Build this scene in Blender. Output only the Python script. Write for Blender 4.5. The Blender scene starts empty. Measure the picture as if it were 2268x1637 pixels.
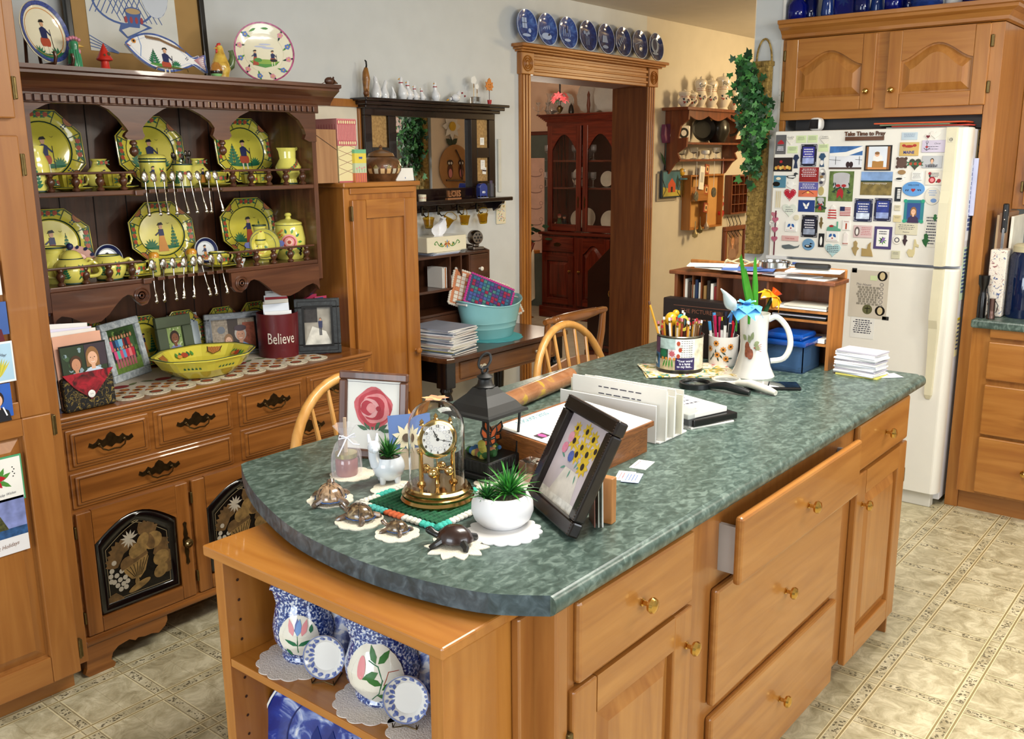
import bpy,bmesh,math,random
from mathutils import Vector as V,Matrix
MT=Matrix.Translation;MR=Matrix.Rotation
def MI4():return Matrix.Identity(4)
C=bpy.data.collections.new('kitchen');bpy.context.scene.collection.children.link(C)
SC=bpy.context.scene
pi=math.pi;cos=math.cos;sin=math.sin;R=math.radians
rnd=random.Random(7)
FP=2083.248;YAW,PIT,ROL=.885237384,.221137928,-.00738082980
EYE=V((0,0,1.625))
_f=V((sin(YAW)*cos(PIT),cos(YAW)*cos(PIT),-sin(PIT)));_r=V((cos(YAW),-sin(YAW),0));_u=_r.cross(_f)
CR=_r*cos(ROL)+_u*sin(ROL);CU=CR.cross(_f)
cam=bpy.data.cameras.new('camera');camo=bpy.data.objects.new('camera',cam);C.objects.link(camo)
cam.sensor_width=36;cam.lens=FP*36/2268;cam.clip_start=.05
camo.matrix_world=Matrix(((CR.x,CU.x,-_f.x,EYE.x),(CR.y,CU.y,-_f.y,EYE.y),(CR.z,CU.z,-_f.z,EYE.z),(0,0,0,1)))
SC.camera=camo
def ray(px,py):return CR*((px-1134)/FP)-CU*((py-818.5)/FP)+_f
def PX(px,py,X):d=ray(px,py);return EYE+d*(X/d.x)
def PY(px,py,Y):d=ray(px,py);return EYE+d*(Y/d.y)
def PZ(px,py,Z):d=ray(px,py);return EYE+d*((Z-EYE.z)/d.z)
w=bpy.data.worlds.new('world');SC.world=w;w.use_nodes=True
w.node_tree.nodes['Background'].inputs[0].default_value=(.80,.90,1,1)
w.node_tree.nodes['Background'].inputs[1].default_value=.55
SC.view_settings.view_transform='Standard';SC.view_settings.look='None'
SC.view_settings.exposure=0.12;SC.view_settings.gamma=1
def area(name,loc,to,sx,sy,power,color):
 l=bpy.data.lights.new(name,'AREA');l.shape='RECTANGLE';l.size=sx;l.size_y=sy;l.energy=power;l.color=color
 o=bpy.data.objects.new(name,l);C.objects.link(o);o.location=loc
 o.rotation_euler=(V(to)-V(loc)).to_track_quat('-Z','Y').to_euler();return o
def point(name,loc,power,color,r=.08):
 l=bpy.data.lights.new(name,'POINT');l.energy=power;l.color=color;l.shadow_soft_size=r
 o=bpy.data.objects.new(name,l);C.objects.link(o);o.location=loc;return o
area('window_light_west',(-2.7,1.05,1.5),(2.2,2.2,1.0),2.0,1.3,88,(.84,.92,1))
area('window_light_south',(.9,-2.5,1.6),(1.2,2.8,.7),3.0,1.3,80,(.9,.95,1))
area('ceiling_light_kitchen',(2.2,.95,2.44),(2.2,.95,0),1.6,.5,62,(1,.95,.86))
point('ceiling_light_cooking',(3.7,-.5,2.34),66,(1,.94,.82),.15)
point('ceiling_light_hall',(6.7,1.8,2.05),82,(1,.74,.40),.2)
point('chandelier_light',(6.3,4.9,1.9),50,(1,.84,.66),.2)
def lin(h):
 h=h.lstrip('#');c=[int(h[i:i+2],16)/255 for i in(0,2,4)]
 return tuple(x/12.92 if x<=.04045 else((x+.055)/1.055)**2.4 for x in c)+(1,)
_mc={}
def mat(h,rough=.5,metal=0,trans=0,alpha=1,var=.06,vs=9,bump=0,bs=60,coat=0,ior=1.45,emit=0):
 k=(h,rough,metal,trans,alpha,var,vs,bump,bs,coat,ior,emit)
 if k in _mc:return _mc[k]
 m=bpy.data.materials.new('m'+h.strip('#'));m.use_nodes=True;t=m.node_tree;b=t.nodes['Principled BSDF']
 c=lin(h);b.inputs['Base Color'].default_value=c
 b.inputs['Roughness'].default_value=rough;b.inputs['Metallic'].default_value=metal
 b.inputs['Transmission Weight'].default_value=trans;b.inputs['Alpha'].default_value=alpha
 b.inputs['Coat Weight'].default_value=coat;b.inputs['IOR'].default_value=ior
 if emit:b.inputs['Emission Color'].default_value=c;b.inputs['Emission Strength'].default_value=emit
 if var or bump:
  tc=t.nodes.new('ShaderNodeTexCoord');n=t.nodes.new('ShaderNodeTexNoise');n.inputs['Scale'].default_value=vs
  t.links.new(tc.outputs['Object'],n.inputs['Vector'])
  if var:
   mr=t.nodes.new('ShaderNodeMapRange');mr.inputs[3].default_value=1-var*1.6;mr.inputs[4].default_value=1+var*1.6
   mr.inputs[1].default_value=.25;mr.inputs[2].default_value=.75
   vm=t.nodes.new('ShaderNodeVectorMath');vm.operation='SCALE';vm.inputs[0].default_value=c[:3]
   t.links.new(n.outputs[0],mr.inputs[0]);t.links.new(mr.outputs[0],vm.inputs['Scale']);t.links.new(vm.outputs[0],b.inputs['Base Color'])
  if bump:
   n2=t.nodes.new('ShaderNodeTexNoise');n2.inputs['Scale'].default_value=bs;t.links.new(tc.outputs['Object'],n2.inputs['Vector'])
   bp=t.nodes.new('ShaderNodeBump');bp.inputs['Strength'].default_value=bump;bp.inputs['Distance'].default_value=.004
   t.links.new(n2.outputs[0],bp.inputs['Height']);t.links.new(bp.outputs[0],b.inputs['Normal'])
 _mc[k]=m;return m
def fl(h):return mat(h,.45,var=0)
def mixmat(stops,scale=(5,5,5),noise=4,detail=5,dist=0,rough=.4,bump=0,coat=0,metal=0,kind='N'):
 """colour ramp over stretched noise: woods, laminates, stone, fabric"""
 k=('mix',tuple(stops),scale,noise,detail,dist,rough,bump,coat,metal,kind)
 if k in _mc:return _mc[k]
 m=bpy.data.materials.new('mix');m.use_nodes=True;t=m.node_tree;b=t.nodes['Principled BSDF']
 tc=t.nodes.new('ShaderNodeTexCoord');mp=t.nodes.new('ShaderNodeMapping');mp.inputs['Scale'].default_value=scale
 t.links.new(tc.outputs['Object'],mp.inputs[0])
 if kind=='V':n=t.nodes.new('ShaderNodeTexVoronoi');n.inputs['Scale'].default_value=noise
 else:
  n=t.nodes.new('ShaderNodeTexNoise');n.inputs['Scale'].default_value=noise;n.inputs['Detail'].default_value=detail;n.inputs['Distortion'].default_value=dist
 t.links.new(mp.outputs[0],n.inputs['Vector'])
 r=t.nodes.new('ShaderNodeValToRGB');e=r.color_ramp.elements
 while len(e)<len(stops):e.new(.5)
 for i,(p,h)in enumerate(stops):e[i].position=p;e[i].color=lin(h)
 t.links.new(n.outputs[0],r.inputs[0]);t.links.new(r.outputs[0],b.inputs['Base Color'])
 b.inputs['Roughness'].default_value=rough;b.inputs['Coat Weight'].default_value=coat;b.inputs['Metallic'].default_value=metal
 if bump:
  bp=t.nodes.new('ShaderNodeBump');bp.inputs['Strength'].default_value=bump;bp.inputs['Distance'].default_value=.003
  t.links.new(n.outputs[0],bp.inputs['Height']);t.links.new(bp.outputs[0],b.inputs['Normal'])
 _mc[k]=m;return m
def wood(a,b,c,axis='z',rough=.33,s=1,coat=.25):
 st={'x':(.55,7,7),'y':(7,.55,7),'z':(7,7,.55)}[axis];st=tuple(i*s for i in st)
 return mixmat(((.28,a),(.5,b),(.72,c)),st,4,6,.9,rough,.05,coat)
MAPLE={a:wood('#935b26','#a26a2f','#ad7639',a,.32)for a in 'xyz'}
MAPLED={a:wood('#8c5625','#98612c','#a36c34',a,.35)for a in 'xyz'}
SHELF={a:wood('#9c5e20','#a96c29','#b47834',a,.36)for a in 'xyz'}
HUT={a:wood('#6a3d17','#834f20','#98602c',a,.3)for a in 'xyz'}
HUTU={a:wood('#3c2115','#53301f','#684029',a,.3)for a in 'xyz'}
HUTD={a:wood('#3a2013','#4b2b1a','#5c3622',a,.3)for a in 'xyz'}
OAKC={a:wood('#8a531f','#9d6226','#ac7130',a,.35)for a in 'xyz'}
CHERRY={a:wood('#3c1009','#541a0d','#682414',a,.25)for a in 'xyz'}
DARKW={a:wood('#21110b','#2f1912','#3c2319',a,.3)for a in 'xyz'}
CHAIR={a:wood('#b07a38','#c08a45','#cf9c58',a,.35)for a in 'xyz'}
BRASS=mat('#cfa65a',.14,1,var=.02);BRZ=mat('#4a3a22',.35,.9,var=.2,vs=60);GOLD=mat('#cfb070',.12,1,var=.02)
WHITE=mat('#e9e9e6',.25,coat=.4,var=.02);PAPER=mat('#e8e6df',.7,var=.03);BLACK=mat('#0c0a0a',.3,coat=.2)
CHROME=mat('#c9c9c9',.15,1);GLASS=mat('#ffffff',.02,trans=1,var=0,ior=1.3)
class B:
 def __init__(s):s.v=[];s.f=[];s.mi=[];s.sm=[];s.ms=[];s.T=MI4()
 def add(s,vs,fs,m,smooth=False):
  if m not in s.ms:s.ms.append(m)
  k=s.ms.index(m);o=len(s.v)
  s.v+=[tuple(s.T@V(p))for p in vs]
  for f in fs:s.f.append(tuple(i+o for i in f));s.mi.append(k);s.sm.append(smooth)
  return s
 def at(s,loc=(0,0,0),rz=0,rx=0,ry=0,sc=1):
  s.T=MT(V(loc))@MR(rz,4,'Z')@MR(ry,4,'Y')@MR(rx,4,'X')@Matrix.Scale(sc,4);return s
 def frame(s,o,u,vv):
  u=V(u).normalized();vv=V(vv).normalized();n=u.cross(vv).normalized()
  s.T=Matrix(((u.x,vv.x,n.x,o[0]),(u.y,vv.y,n.y,o[1]),(u.z,vv.z,n.z,o[2]),(0,0,0,1)));return s
 k=0
 def box(s,x0,y0,z0,x1,y1,z1,m,bv=0,seg=2):
  s.k+=1;e=s.k%16*1.5e-5
  if x0>x1:x0,x1=x1,x0
  if y0>y1:y0,y1=y1,y0
  if z0>z1:z0,z1=z1,z0
  if x1-x0>.004 and y1-y0>.004 and z1-z0>.004:x0+=e;y0+=e;z0+=e;x1-=e;y1-=e;z1-=e
  bv=min(bv,.45*min(x1-x0,y1-y0,z1-z0))
  if bv<=0:
   vs=[(x,y,z)for x in(x0,x1)for y in(y0,y1)for z in(z0,z1)]
   return s.add(vs,[(0,1,3,2),(4,6,7,5),(0,4,5,1),(2,3,7,6),(0,2,6,4),(1,5,7,3)],m)
  bm=bmesh.new();bmesh.ops.create_cube(bm,size=1)
  for v in bm.verts:v.co=V(((x0+x1)/2+v.co.x*(x1-x0),(y0+y1)/2+v.co.y*(y1-y0),(z0+z1)/2+v.co.z*(z1-z0)))
  bmesh.ops.bevel(bm,geom=bm.edges[:],offset=bv,segments=seg,affect='EDGES',profile=.5)
  return s.bm(bm,m)
 def bm(s,bm,m,smooth=False):
  bm.verts.index_update();vs=[tuple(v.co)for v in bm.verts];fs=[[v.index for v in f.verts]for f in bm.faces];bm.free()
  return s.add(vs,fs,m,smooth)
 def lt(s,prof,m,c=(0,0,0),seg=24,sx=1,sy=1,a0=0,a1=2*pi,fn=None,mats=None,smooth=True):
  full=abs(a1-a0-2*pi)<1e-6;k=seg if full else seg+1;vs=[]
  for r,z in prof:
   for i in range(k):
    a=a0+(a1-a0)*i/seg;rr=r*(fn(a,z)if fn else 1)
    vs.append((c[0]+rr*cos(a)*sx,c[1]+rr*sin(a)*sy,c[2]+z))
  for j in range(len(prof)-1):
   fs=[(j*k+i,j*k+(i+1)%k,(j+1)*k+(i+1)%k,(j+1)*k+i)for i in range(seg)]
   if j==0:allf=[]
   allf.append(fs)
  if mats is None:s.add(vs,[f for q in allf for f in q],m,smooth)
  else:
   o=len(s.v);s.v+=[tuple(s.T@V(p))for p in vs]
   for j,q in enumerate(allf):
    mm=mats.get(j,m)
    if mm not in s.ms:s.ms.append(mm)
    for f in q:s.f.append(tuple(i+o for i in f));s.mi.append(s.ms.index(mm));s.sm.append(smooth)
  return s
 def cyl(s,c,r,h,m,seg=20,r2=None,bv=0):
  r2=r if r2 is None else r2
  p=[(1e-5,0),(r-bv,0),(r,bv),(r2,h-bv),(r2-bv,h),(1e-5,h)]if bv else[(1e-5,0),(r,0),(r,0),(r2,h),(r2,h),(1e-5,h)]
  return s.lt(p,m,c,seg,smooth=False if seg<9 else True)
 def ball(s,c,r,m,sx=1,sy=1,sz=1,seg=16,ring=8,z0=-1):
  a0=math.asin(z0)if z0>-1 else-pi/2
  return s.lt([(max(1e-5,r*cos(a)),r*sin(a)*sz)for a in[a0+(pi/2-a0)*i/ring for i in range(ring+1)]],m,c,seg,sx,sy)
 def tb(s,pts,r,m,seg=8,closed=False,cap=True):
  pts=[V(p)for p in pts];n=len(pts);rr=r if isinstance(r,(list,tuple))else[r]*n;vs=[];pn=None
  for i,p in enumerate(pts):
   if closed:t=pts[(i+1)%n]-pts[i-1]
   else:t=pts[min(i+1,n-1)]-pts[max(i-1,0)]
   if t.length<1e-9:t=V((0,0,1))
   t.normalize()
   if pn is None:
    up=V((0,0,1))if abs(t.z)<.9 else V((1,0,0));pn=t.cross(up).normalized()
   else:
    pn=(pn-t*pn.dot(t))
    if pn.length<1e-6:pn=t.orthogonal()
    pn.normalize()
   b=t.cross(pn)
   for k in range(seg):a=2*pi*k/seg;vs.append(tuple(p+(pn*cos(a)+b*sin(a))*rr[i]))
  fs=[]
  for i in range(n if closed else n-1):
   j=(i+1)%n
   for k in range(seg):l=(k+1)%seg;fs.append((i*seg+k,i*seg+l,j*seg+l,j*seg+k))
  s.add(vs,fs,m,seg>5)
  if cap and not closed:s.add([vs[k]for k in range(seg)],[tuple(range(seg))[::-1]],m);s.add(vs[-seg:],[tuple(range(seg))],m)
  return s
 def ps(s,poly,z0,z1,m,bv=0,msides=None):
  n=len(poly)
  if bv or 1:
   bm=bmesh.new();a=[bm.verts.new((x,y,z0))for x,y in poly];b=[bm.verts.new((x,y,z1))for x,y in poly]
   bm.faces.new(a[::-1]);tf=bm.faces.new(b)
   for i in range(n):bm.faces.new((a[i],a[(i+1)%n],b[(i+1)%n],b[i]))
   bmesh.ops.recalc_face_normals(bm,faces=bm.faces[:])
   if bv:bmesh.ops.bevel(bm,geom=[e for e in bm.edges if e in tf.edges[:]],offset=bv,segments=2,affect='EDGES',profile=.5)
   return s.bm(bm,m)
 pf=None
 def poly(s,pts,m,z=0):
  s.k+=1;z+=s.k%24*1e-5;g=s.pf
  if not g:return s.add([(p[0],p[1],z)for p in pts],[tuple(range(len(pts)))],m)
  n=len(pts);q=[];
  for i in range(n):a,b=pts[i],pts[(i+1)%n];q+=[(a[0],a[1]),((a[0]+b[0])/2,(a[1]+b[1])/2)]
  n*=2;cx=sum(p[0]for p in q)/n;cy=sum(p[1]for p in q)/n
  return s.add([g(cx+(p[0]-cx)*k,cy+(p[1]-cy)*k,z)for k in(1,.5)for p in q]+[g(cx,cy,z)],[(i,(i+1)%n,n+(i+1)%n,n+i)for i in range(n)]+[(n+i,n+(i+1)%n,2*n)for i in range(n)],m,True)
 def ell(s,x,y,rx,ry,m,z=0,rot=0,n=16,a0=0,a1=2*pi):
  ps=[]
  for i in range(n+(0 if a1-a0>6.28 else 1)):
   a=a0+(a1-a0)*i/n;p,q=rx*cos(a),ry*sin(a);ps.append((x+p*cos(rot)-q*sin(rot),y+p*sin(rot)+q*cos(rot)))
  return s.poly(ps,m,z)
 def disc(s,x,y,rx,ry,m,z=0,n=20,k=4):
  for j in range(k):
   a,c=j/k,(j+1)/k
   for i in range(n):
    t,u=2*pi*i/n,2*pi*(i+1)/n;s.poly([(x+rx*q*cos(w_),y+ry*q*sin(w_))for q,w_ in((a,t),(c,t),(c,u),(a,u))][(0 if j else 1):],m,z)
  return s
 def rect(s,x0,y0,x1,y1,m,z=0):return s.poly([(x0,y0),(x1,y0),(x1,y1),(x0,y1)],m,z)
 def line(s,pts,w,m,z=0,closed=False):
  n=len(pts);k=n if closed else n-1
  for i in range(k):
   a=V(pts[i][:2]+(0,));b=V(pts[(i+1)%n][:2]+(0,));d=b-a
   if d.length<1e-7:continue
   q=V((-d.y,d.x,0)).normalized()*w/2;e=d.normalized()*w*.25
   s.poly([tuple(a-e+q),tuple(a-e-q),tuple(b+e-q),tuple(b+e+q)],m,z)
  return s
 def ring(s,x,y,rx,ry,w,m,z=0,n=32):
  o=[(x+rx*cos(2*pi*i/n),y+ry*sin(2*pi*i/n),z)for i in range(n)];k=[(x+(rx-w)*cos(2*pi*i/n),y+(ry-w)*sin(2*pi*i/n),z)for i in range(n)]
  if s.pf:o=[s.pf(*p)for p in o];k=[s.pf(*p)for p in k]
  return s.add(o+k,[(i,(i+1)%n,n+(i+1)%n,n+i)for i in range(n)],m)
 def leaf(s,x,y,l,w,rot,m,z=0):
  ps=[(0,0),(l*.3,w/2),(l*.65,w*.42),(l,0),(l*.65,-w*.42),(l*.3,-w/2)]
  return s.poly([(x+p*cos(rot)-q*sin(rot),y+p*sin(rot)+q*cos(rot))for p,q in ps],m,z)
 def text(s,t,x,y,size,m,z=0,rot=0,align='CENTER',ext=0,map=None,sx=1,bold=0,shear=0):
  key=(t,align,ext>0,bold,shear)
  if key not in _tx:
   cu=bpy.data.curves.new('t','FONT');cu.body=t;cu.size=1;cu.align_x=align;cu.align_y='CENTER';cu.resolution_u=2;cu.offset=bold;cu.shear=shear
   o=bpy.data.objects.new('t',cu);C.objects.link(o);dg=bpy.context.evaluated_depsgraph_get()
   me=bpy.data.meshes.new_from_object(o.evaluated_get(dg));_tx[key]=([tuple(v.co)for v in me.vertices],[tuple(p.vertices)for p in me.polygons])
   bpy.data.objects.remove(o);bpy.data.curves.remove(cu);bpy.data.meshes.remove(me)
  vs,fs=_tx[key];P=[]
  for p in vs:
   a,b=p[0]*size*sx,p[1]*size;P.append((x+a*cos(rot)-b*sin(rot),y+a*sin(rot)+b*cos(rot),z))
  if s.pf:P=[s.pf(*p)for p in P]
  s.add(P,fs,m)
  return s
 def merge(s,o,T=None):
  T=T or MI4()
  for i,f in enumerate(o.f):
   pass
  off=len(s.v);s.v+=[tuple(s.T@T@V(p))for p in o.v]
  for f,mi,sm in zip(o.f,o.mi,o.sm):
   m=o.ms[mi]
   if m not in s.ms:s.ms.append(m)
   s.f.append(tuple(i+off for i in f));s.mi.append(s.ms.index(m));s.sm.append(sm)
  return s
 def mk(s,name,parent=None):
  me=bpy.data.meshes.new(name);me.from_pydata(s.v,[],s.f)
  for m in s.ms:me.materials.append(m)
  me.polygons.foreach_set('material_index',s.mi);me.polygons.foreach_set('use_smooth',s.sm);me.update()
  if any(s.sm):
   bm=bmesh.new();bm.from_mesh(me)
   for e in bm.edges:
    if len(e.link_faces)==2 and e.calc_face_angle(0)>.7:e.smooth=False
   bm.to_mesh(me);bm.free()
  o=bpy.data.objects.new(name,me);C.objects.link(o)
  if parent is not None:o.parent=parent
  return o
_tx={}
def tag(o,label,cat,group=None,kind=None):
 o['label']=label;o['category']=cat
 if group:o['group']=group
 if kind:o['kind']=kind
 return o
def thing(name,label,cat,loc=(0,0,0),rz=0,group=None,rx=0,ry=0):
 o=bpy.data.objects.new(name,None);o.empty_display_size=.05;C.objects.link(o)
 o.location=loc;o.rotation_euler=(rx,ry,rz);return tag(o,label,cat,group)
def solo(name,b,label,cat,loc=(0,0,0),rz=0,group=None,rx=0,ry=0):
 o=b.mk(name);o.location=loc;o.rotation_euler=(rx,ry,rz);return tag(o,label,cat,group)
def dup(root,loc,rz=None,label=None,group=None,sc=None):
 r=root.copy();C.objects.link(r);r.location=loc
 if rz is not None:r.rotation_euler[2]=rz
 if sc:r.scale=(sc,sc,sc)
 if label:r['label']=label
 if group:r['group']=group
 for ch in list(root.children):
  c=ch.copy();C.objects.link(c);c.parent=r
  for g in list(ch.children):
   d=g.copy();C.objects.link(d);d.parent=c
 return r
def struct(name,b,parent=None):
 o=b.mk(name,parent)
 if parent is None:o['kind']='structure'
 return o
def arch(x0,x1,y0,rise,n=14,cath=True):
 """points left to right along a cathedral arch"""
 o=[]
 for i in range(n+1):
  t=i/n;h=(.5-.5*cos(2*pi*t))**(.8 if cath else.5)if cath else sin(pi*t)
  o.append((x0+(x1-x0)*t,y0+rise*h))
 return o
def door(b,w,h,W,fr=.06,t=.02,style='raised',rise=0,fb=None,ft=None):
 """panel door in the current frame: uv plane, outward = +z, origin lower left"""
 st,rl=W['v'],W['h']
 b.box(0,0,0,fr,h,t,st,.004);b.box(w-fr,0,0,w,h,t,st,.004);fb=fb or fr;ft=ft or fr;b.box(fr,0,0,w-fr,fb,t,rl,.003)
 a=arch(fr,w-fr,h-ft-rise,rise)if rise else[(fr,h-ft),(w-fr,h-ft)]
 b.ps([(fr,h),(fr,a[0][1])]+a[1:-1]+[(w-fr,a[-1][1]),(w-fr,h)],0,t,rl)
 if style=='flat':b.rect(fr,fb,w-fr,h-ft,st,t-.011);return b
 g=.008;q=.032
 a1=[(x*1.0,y-g)for x,y in(arch(fr+g,w-fr-g,h-ft-rise,rise)if rise else[(fr+g,h-ft),(w-fr-g,h-ft)])]
 a2=[(x,y-g-q)for x,y in(arch(fr+g+q,w-fr-g-q,h-ft-rise,rise)if rise else[(fr+g+q,h-ft),(w-fr-g-q,h-ft)])]
 b.rect(fr,fb,w-fr,h-ft,st,t-.0165)if not rise else b.poly([(fr,fb),(w-fr,fb)]+[(x,y)for x,y in a[::-1]],st,t-.0165)
 o1=[(fr+g,fb+g),(w-fr-g,fb+g)]+a1[::-1];o2=[(fr+g+q,fb+g+q),(w-fr-g-q,fb+g+q)]+a2[::-1];n=len(o1)
 b.add([(x,y,t-.0155)for x,y in o1]+[(x,y,t-.001)for x,y in o2],[(i,(i+1)%n,n+(i+1)%n,n+i)for i in range(n)],st)
 b.poly(o2,st,t-.0012);return b
def knob(b,c,m,s=1):
 """brass mushroom knob, axis +z of current frame"""
 return b.lt([(1e-4,0),(.008*s,0),(.008*s,.003*s),(.005*s,.005*s),(.005*s,.014*s),(.014*s,.018*s),(.0165*s,.024*s),(.014*s,.03*s),(.007*s,.033*s),(1e-4,.034*s)],m,c,20)
 # setting
YA=3.33;XW=4.60;CEIL=2.5
def nd(t,op,a,b=None,c=None):
 n=t.nodes.new('ShaderNodeMath');n.operation=op
 for i,x in enumerate((a,b,c)):
  if x is None:continue
  if isinstance(x,(int,float)):n.inputs[i].default_value=x
  else:t.links.new(x,n.inputs[i])
 return n.outputs[0]
def floor_mat():
 m=bpy.data.materials.new('vinyl_floor');m.use_nodes=True;t=m.node_tree;b=t.nodes['Principled BSDF'];b.inputs['Roughness'].default_value=.38
 g=t.nodes.new('ShaderNodeTexCoord');s=t.nodes.new('ShaderNodeSeparateXYZ');t.links.new(g.outputs['Object'],s.inputs[0])
 P=.2421
 fx=nd(t,'FRACT',nd(t,'ADD',nd(t,'DIVIDE',nd(t,'SUBTRACT',s.outputs[0],1.354),P),.5))
 fy=nd(t,'FRACT',nd(t,'ADD',nd(t,'DIVIDE',nd(t,'SUBTRACT',s.outputs[1],.822),P),.5))
 dx=nd(t,'ABSOLUTE',nd(t,'SUBTRACT',fx,.5));dy=nd(t,'ABSOLUTE',nd(t,'SUBTRACT',fy,.5))
 def band(d,lo,hi):return nd(t,'MULTIPLY',nd(t,'GREATER_THAN',d,lo),nd(t,'LESS_THAN',d,hi))
 n=t.nodes.new('ShaderNodeTexNoise');n.inputs['Scale'].default_value=13;n.inputs['Detail'].default_value=12;n.inputs['Roughness'].default_value=.68;n.inputs['Distortion'].default_value=.8;t.links.new(g.outputs['Object'],n.inputs['Vector'])
 r=t.nodes.new('ShaderNodeValToRGB');e=r.color_ramp.elements;e.new(.5)
 for i,(p,h)in enumerate(((.36,'#9c9272'),(.5,'#b9b090'),(.62,'#d2caab'))):e[i].position=p;e[i].color=lin(h)
 t.links.new(n.outputs[0],r.inputs[0])
 col=r.outputs[0]
 def mix(f,h,amt=1):
  nonlocal col
  x=t.nodes.new('ShaderNodeMixRGB');x.inputs[2].default_value=lin(h)
  if amt!=1:f=nd(t,'MULTIPLY',f,amt)
  t.links.new(f,x.inputs[0]);t.links.new(col,x.inputs[1]);col=x.outputs[0]
 vo=t.nodes.new('ShaderNodeTexVoronoi');vo.inputs['Scale'].default_value=95;t.links.new(g.outputs['Object'],vo.inputs['Vector'])
 v2=t.nodes.new('ShaderNodeTexNoise');v2.inputs['Scale'].default_value=55;v2.inputs['Distortion'].default_value=2;t.links.new(g.outputs['Object'],v2.inputs['Vector'])
 leafm=nd(t,'MULTIPLY',nd(t,'LESS_THAN',vo.outputs[0],.44),nd(t,'GREATER_THAN',v2.outputs[0],.44))
 inX=nd(t,'MULTIPLY',nd(t,'LESS_THAN',dy,.055),nd(t,'MULTIPLY',nd(t,'GREATER_THAN',dx,.13),nd(t,'LESS_THAN',dx,.47)))
 inY=nd(t,'MULTIPLY',nd(t,'LESS_THAN',dx,.05),nd(t,'MULTIPLY',nd(t,'GREATER_THAN',dy,.13),nd(t,'LESS_THAN',dy,.46)))
 mix(nd(t,'LESS_THAN',nd(t,'ABSOLUTE',nd(t,'SUBTRACT',fx,0.0)),.006),'#877a58',.5)
 mix(nd(t,'MULTIPLY',nd(t,'MAXIMUM',inX,inY),leafm),'#514b38',.85)
 mix(band(dx,.082,.092),'#ddd2a8');mix(band(dx,.062,.073),'#8d7f5c')
 mix(band(dy,.066,.108),'#ddd2a8');mix(band(dy,.075,.099),'#93835c')
 t.links.new(col,b.inputs['Base Color'])
 bp=t.nodes.new('ShaderNodeBump');bp.inputs['Strength'].default_value=.08;bp.inputs['Distance'].default_value=.002;t.links.new(n.outputs[0],bp.inputs['Height']);t.links.new(bp.outputs[0],b.inputs['Normal'])
 return m
b=B();b.box(-3,-2.6,-.05,4.9,YA+.02,0,floor_mat());b.box(4.9,-2.6,-.05,9.2,YA+.02,0,mat('#a39a86',.8,bump=.3))
struct('floor',b)
b=B();b.box(1,YA+.02,-.05,9.2,7.4,0,mat('#a79f8d',.9,bump=.4,bs=200));struct('floor_dining',b)
WALLM=mat('#cdd0cf',.75,var=.02);WALL_WARMLIT=mat('#d0c8b8',.75,var=.02);WALLD=mat('#dfc4ae',.75,var=.02)  # hall walls: same paint with the warm lamp light put into the colour
dl=PY(1177,400,YA-.02).x;dr=PY(1431,400,YA-.02).x;dtop=PY(1175,166,YA-.02).z
JB=PX(1362,400,dr).y
b=B();b.box(-3,YA,0,dl,JB,CEIL,WALLM);b.box(dl,YA,dtop,dr,JB,CEIL,WALLM)
struct('wall_north',b)
b=B();b.box(dr,YA,0,9.2,JB,CEIL,WALL_WARMLIT);struct('wall_hall',b)
wy=PX(1674,60,XW).y;wz=PX(1735,300,XW).y
b=B();b.box(XW,2.024,0,XW+.85,wy,CEIL,WALLM)
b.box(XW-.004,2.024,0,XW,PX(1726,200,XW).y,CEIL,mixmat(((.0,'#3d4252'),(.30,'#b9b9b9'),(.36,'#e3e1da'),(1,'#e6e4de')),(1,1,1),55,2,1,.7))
b.box(XW+.0,wy-.001,0,XW+.85,wy+.004,CEIL,mat('#ecdcc4',.75,var=.02));struct('wall_east',b)  # sheet on the hall side carries the warm yellow light in its colour
b=B();b.box(XW+.85,-2.6,0,XW+.95,wy+.004,CEIL,WALLM);struct('wall_east_kitchen',b)
CD=2.8;b=B();b.box(-3,-2.6,CEIL,9.2,JB,CEIL+.08,mat('#c9c2b8',.8,var=.02));struct('ceiling',b);b=B();b.box(1.9,JB,CD,9.2,7.4,CD+.08,WALLD);b.box(1.9,JB,CEIL,9.2,JB+.02,CD,WALLD);struct('ceiling_dining',b)
rl=PX(1180,300,8.3).z;b=B();b.box(8.3,JB+.02,0,8.4,7.4,CD,WALLD);b.box(8.29,5.98,0,8.3,7.3,rl,mat('#59655f',.7));b.box(8.28,5.98,rl,8.3,7.3,rl+.04,CHERRY['y'],.006);struct('wall_dining_east',b)
b=B();b.box(2,7.3,0,8.4,7.4,CD,WALLD)
struct('wall_dining_north',b)
b=B();b.box(1.9,JB,0,2,7.4,CD,WALLD);struct('wall_dining_west',b)
b=B();b.box(9.1,-2.6,0,9.2,YA,CEIL,WALL_WARMLIT);struct('wall_hall_east',b)
b=B();b.box(-3.1,-2.6,0,-3,-.1,CEIL,WALLM);b.box(-3.1,2.2,0,-3,YA,CEIL,WALLM);b.box(-3.1,-.1,0,-3,2.2,.85,WALLM);b.box(-3.1,-.1,2.2,-3,2.2,CEIL,WALLM);struct('wall_west',b)
b=B();b.box(-3,-2.7,0,-.3,-2.6,CEIL,WALLM);b.box(3.2,-2.7,0,9.2,-2.6,CEIL,WALLM);b.box(-.3,-2.7,0,3.2,-2.6,.9,WALLM);b.box(-.3,-2.7,2.25,3.2,-2.6,CEIL,WALLM);struct('wall_south',b)
b=B();JM=wood('#5a2f12','#6d3c18','#7d4a20','z',.6,1,0)
b.box(dr-.001,YA-.01,0,dr+.012,JB+.02,dtop,JM);b.box(dl-.012,YA-.01,0,dl+.001,JB+.02,dtop,JM);b.box(dl,YA-.01,dtop-.001,dr,JB+.02,dtop+.012,JM)
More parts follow.
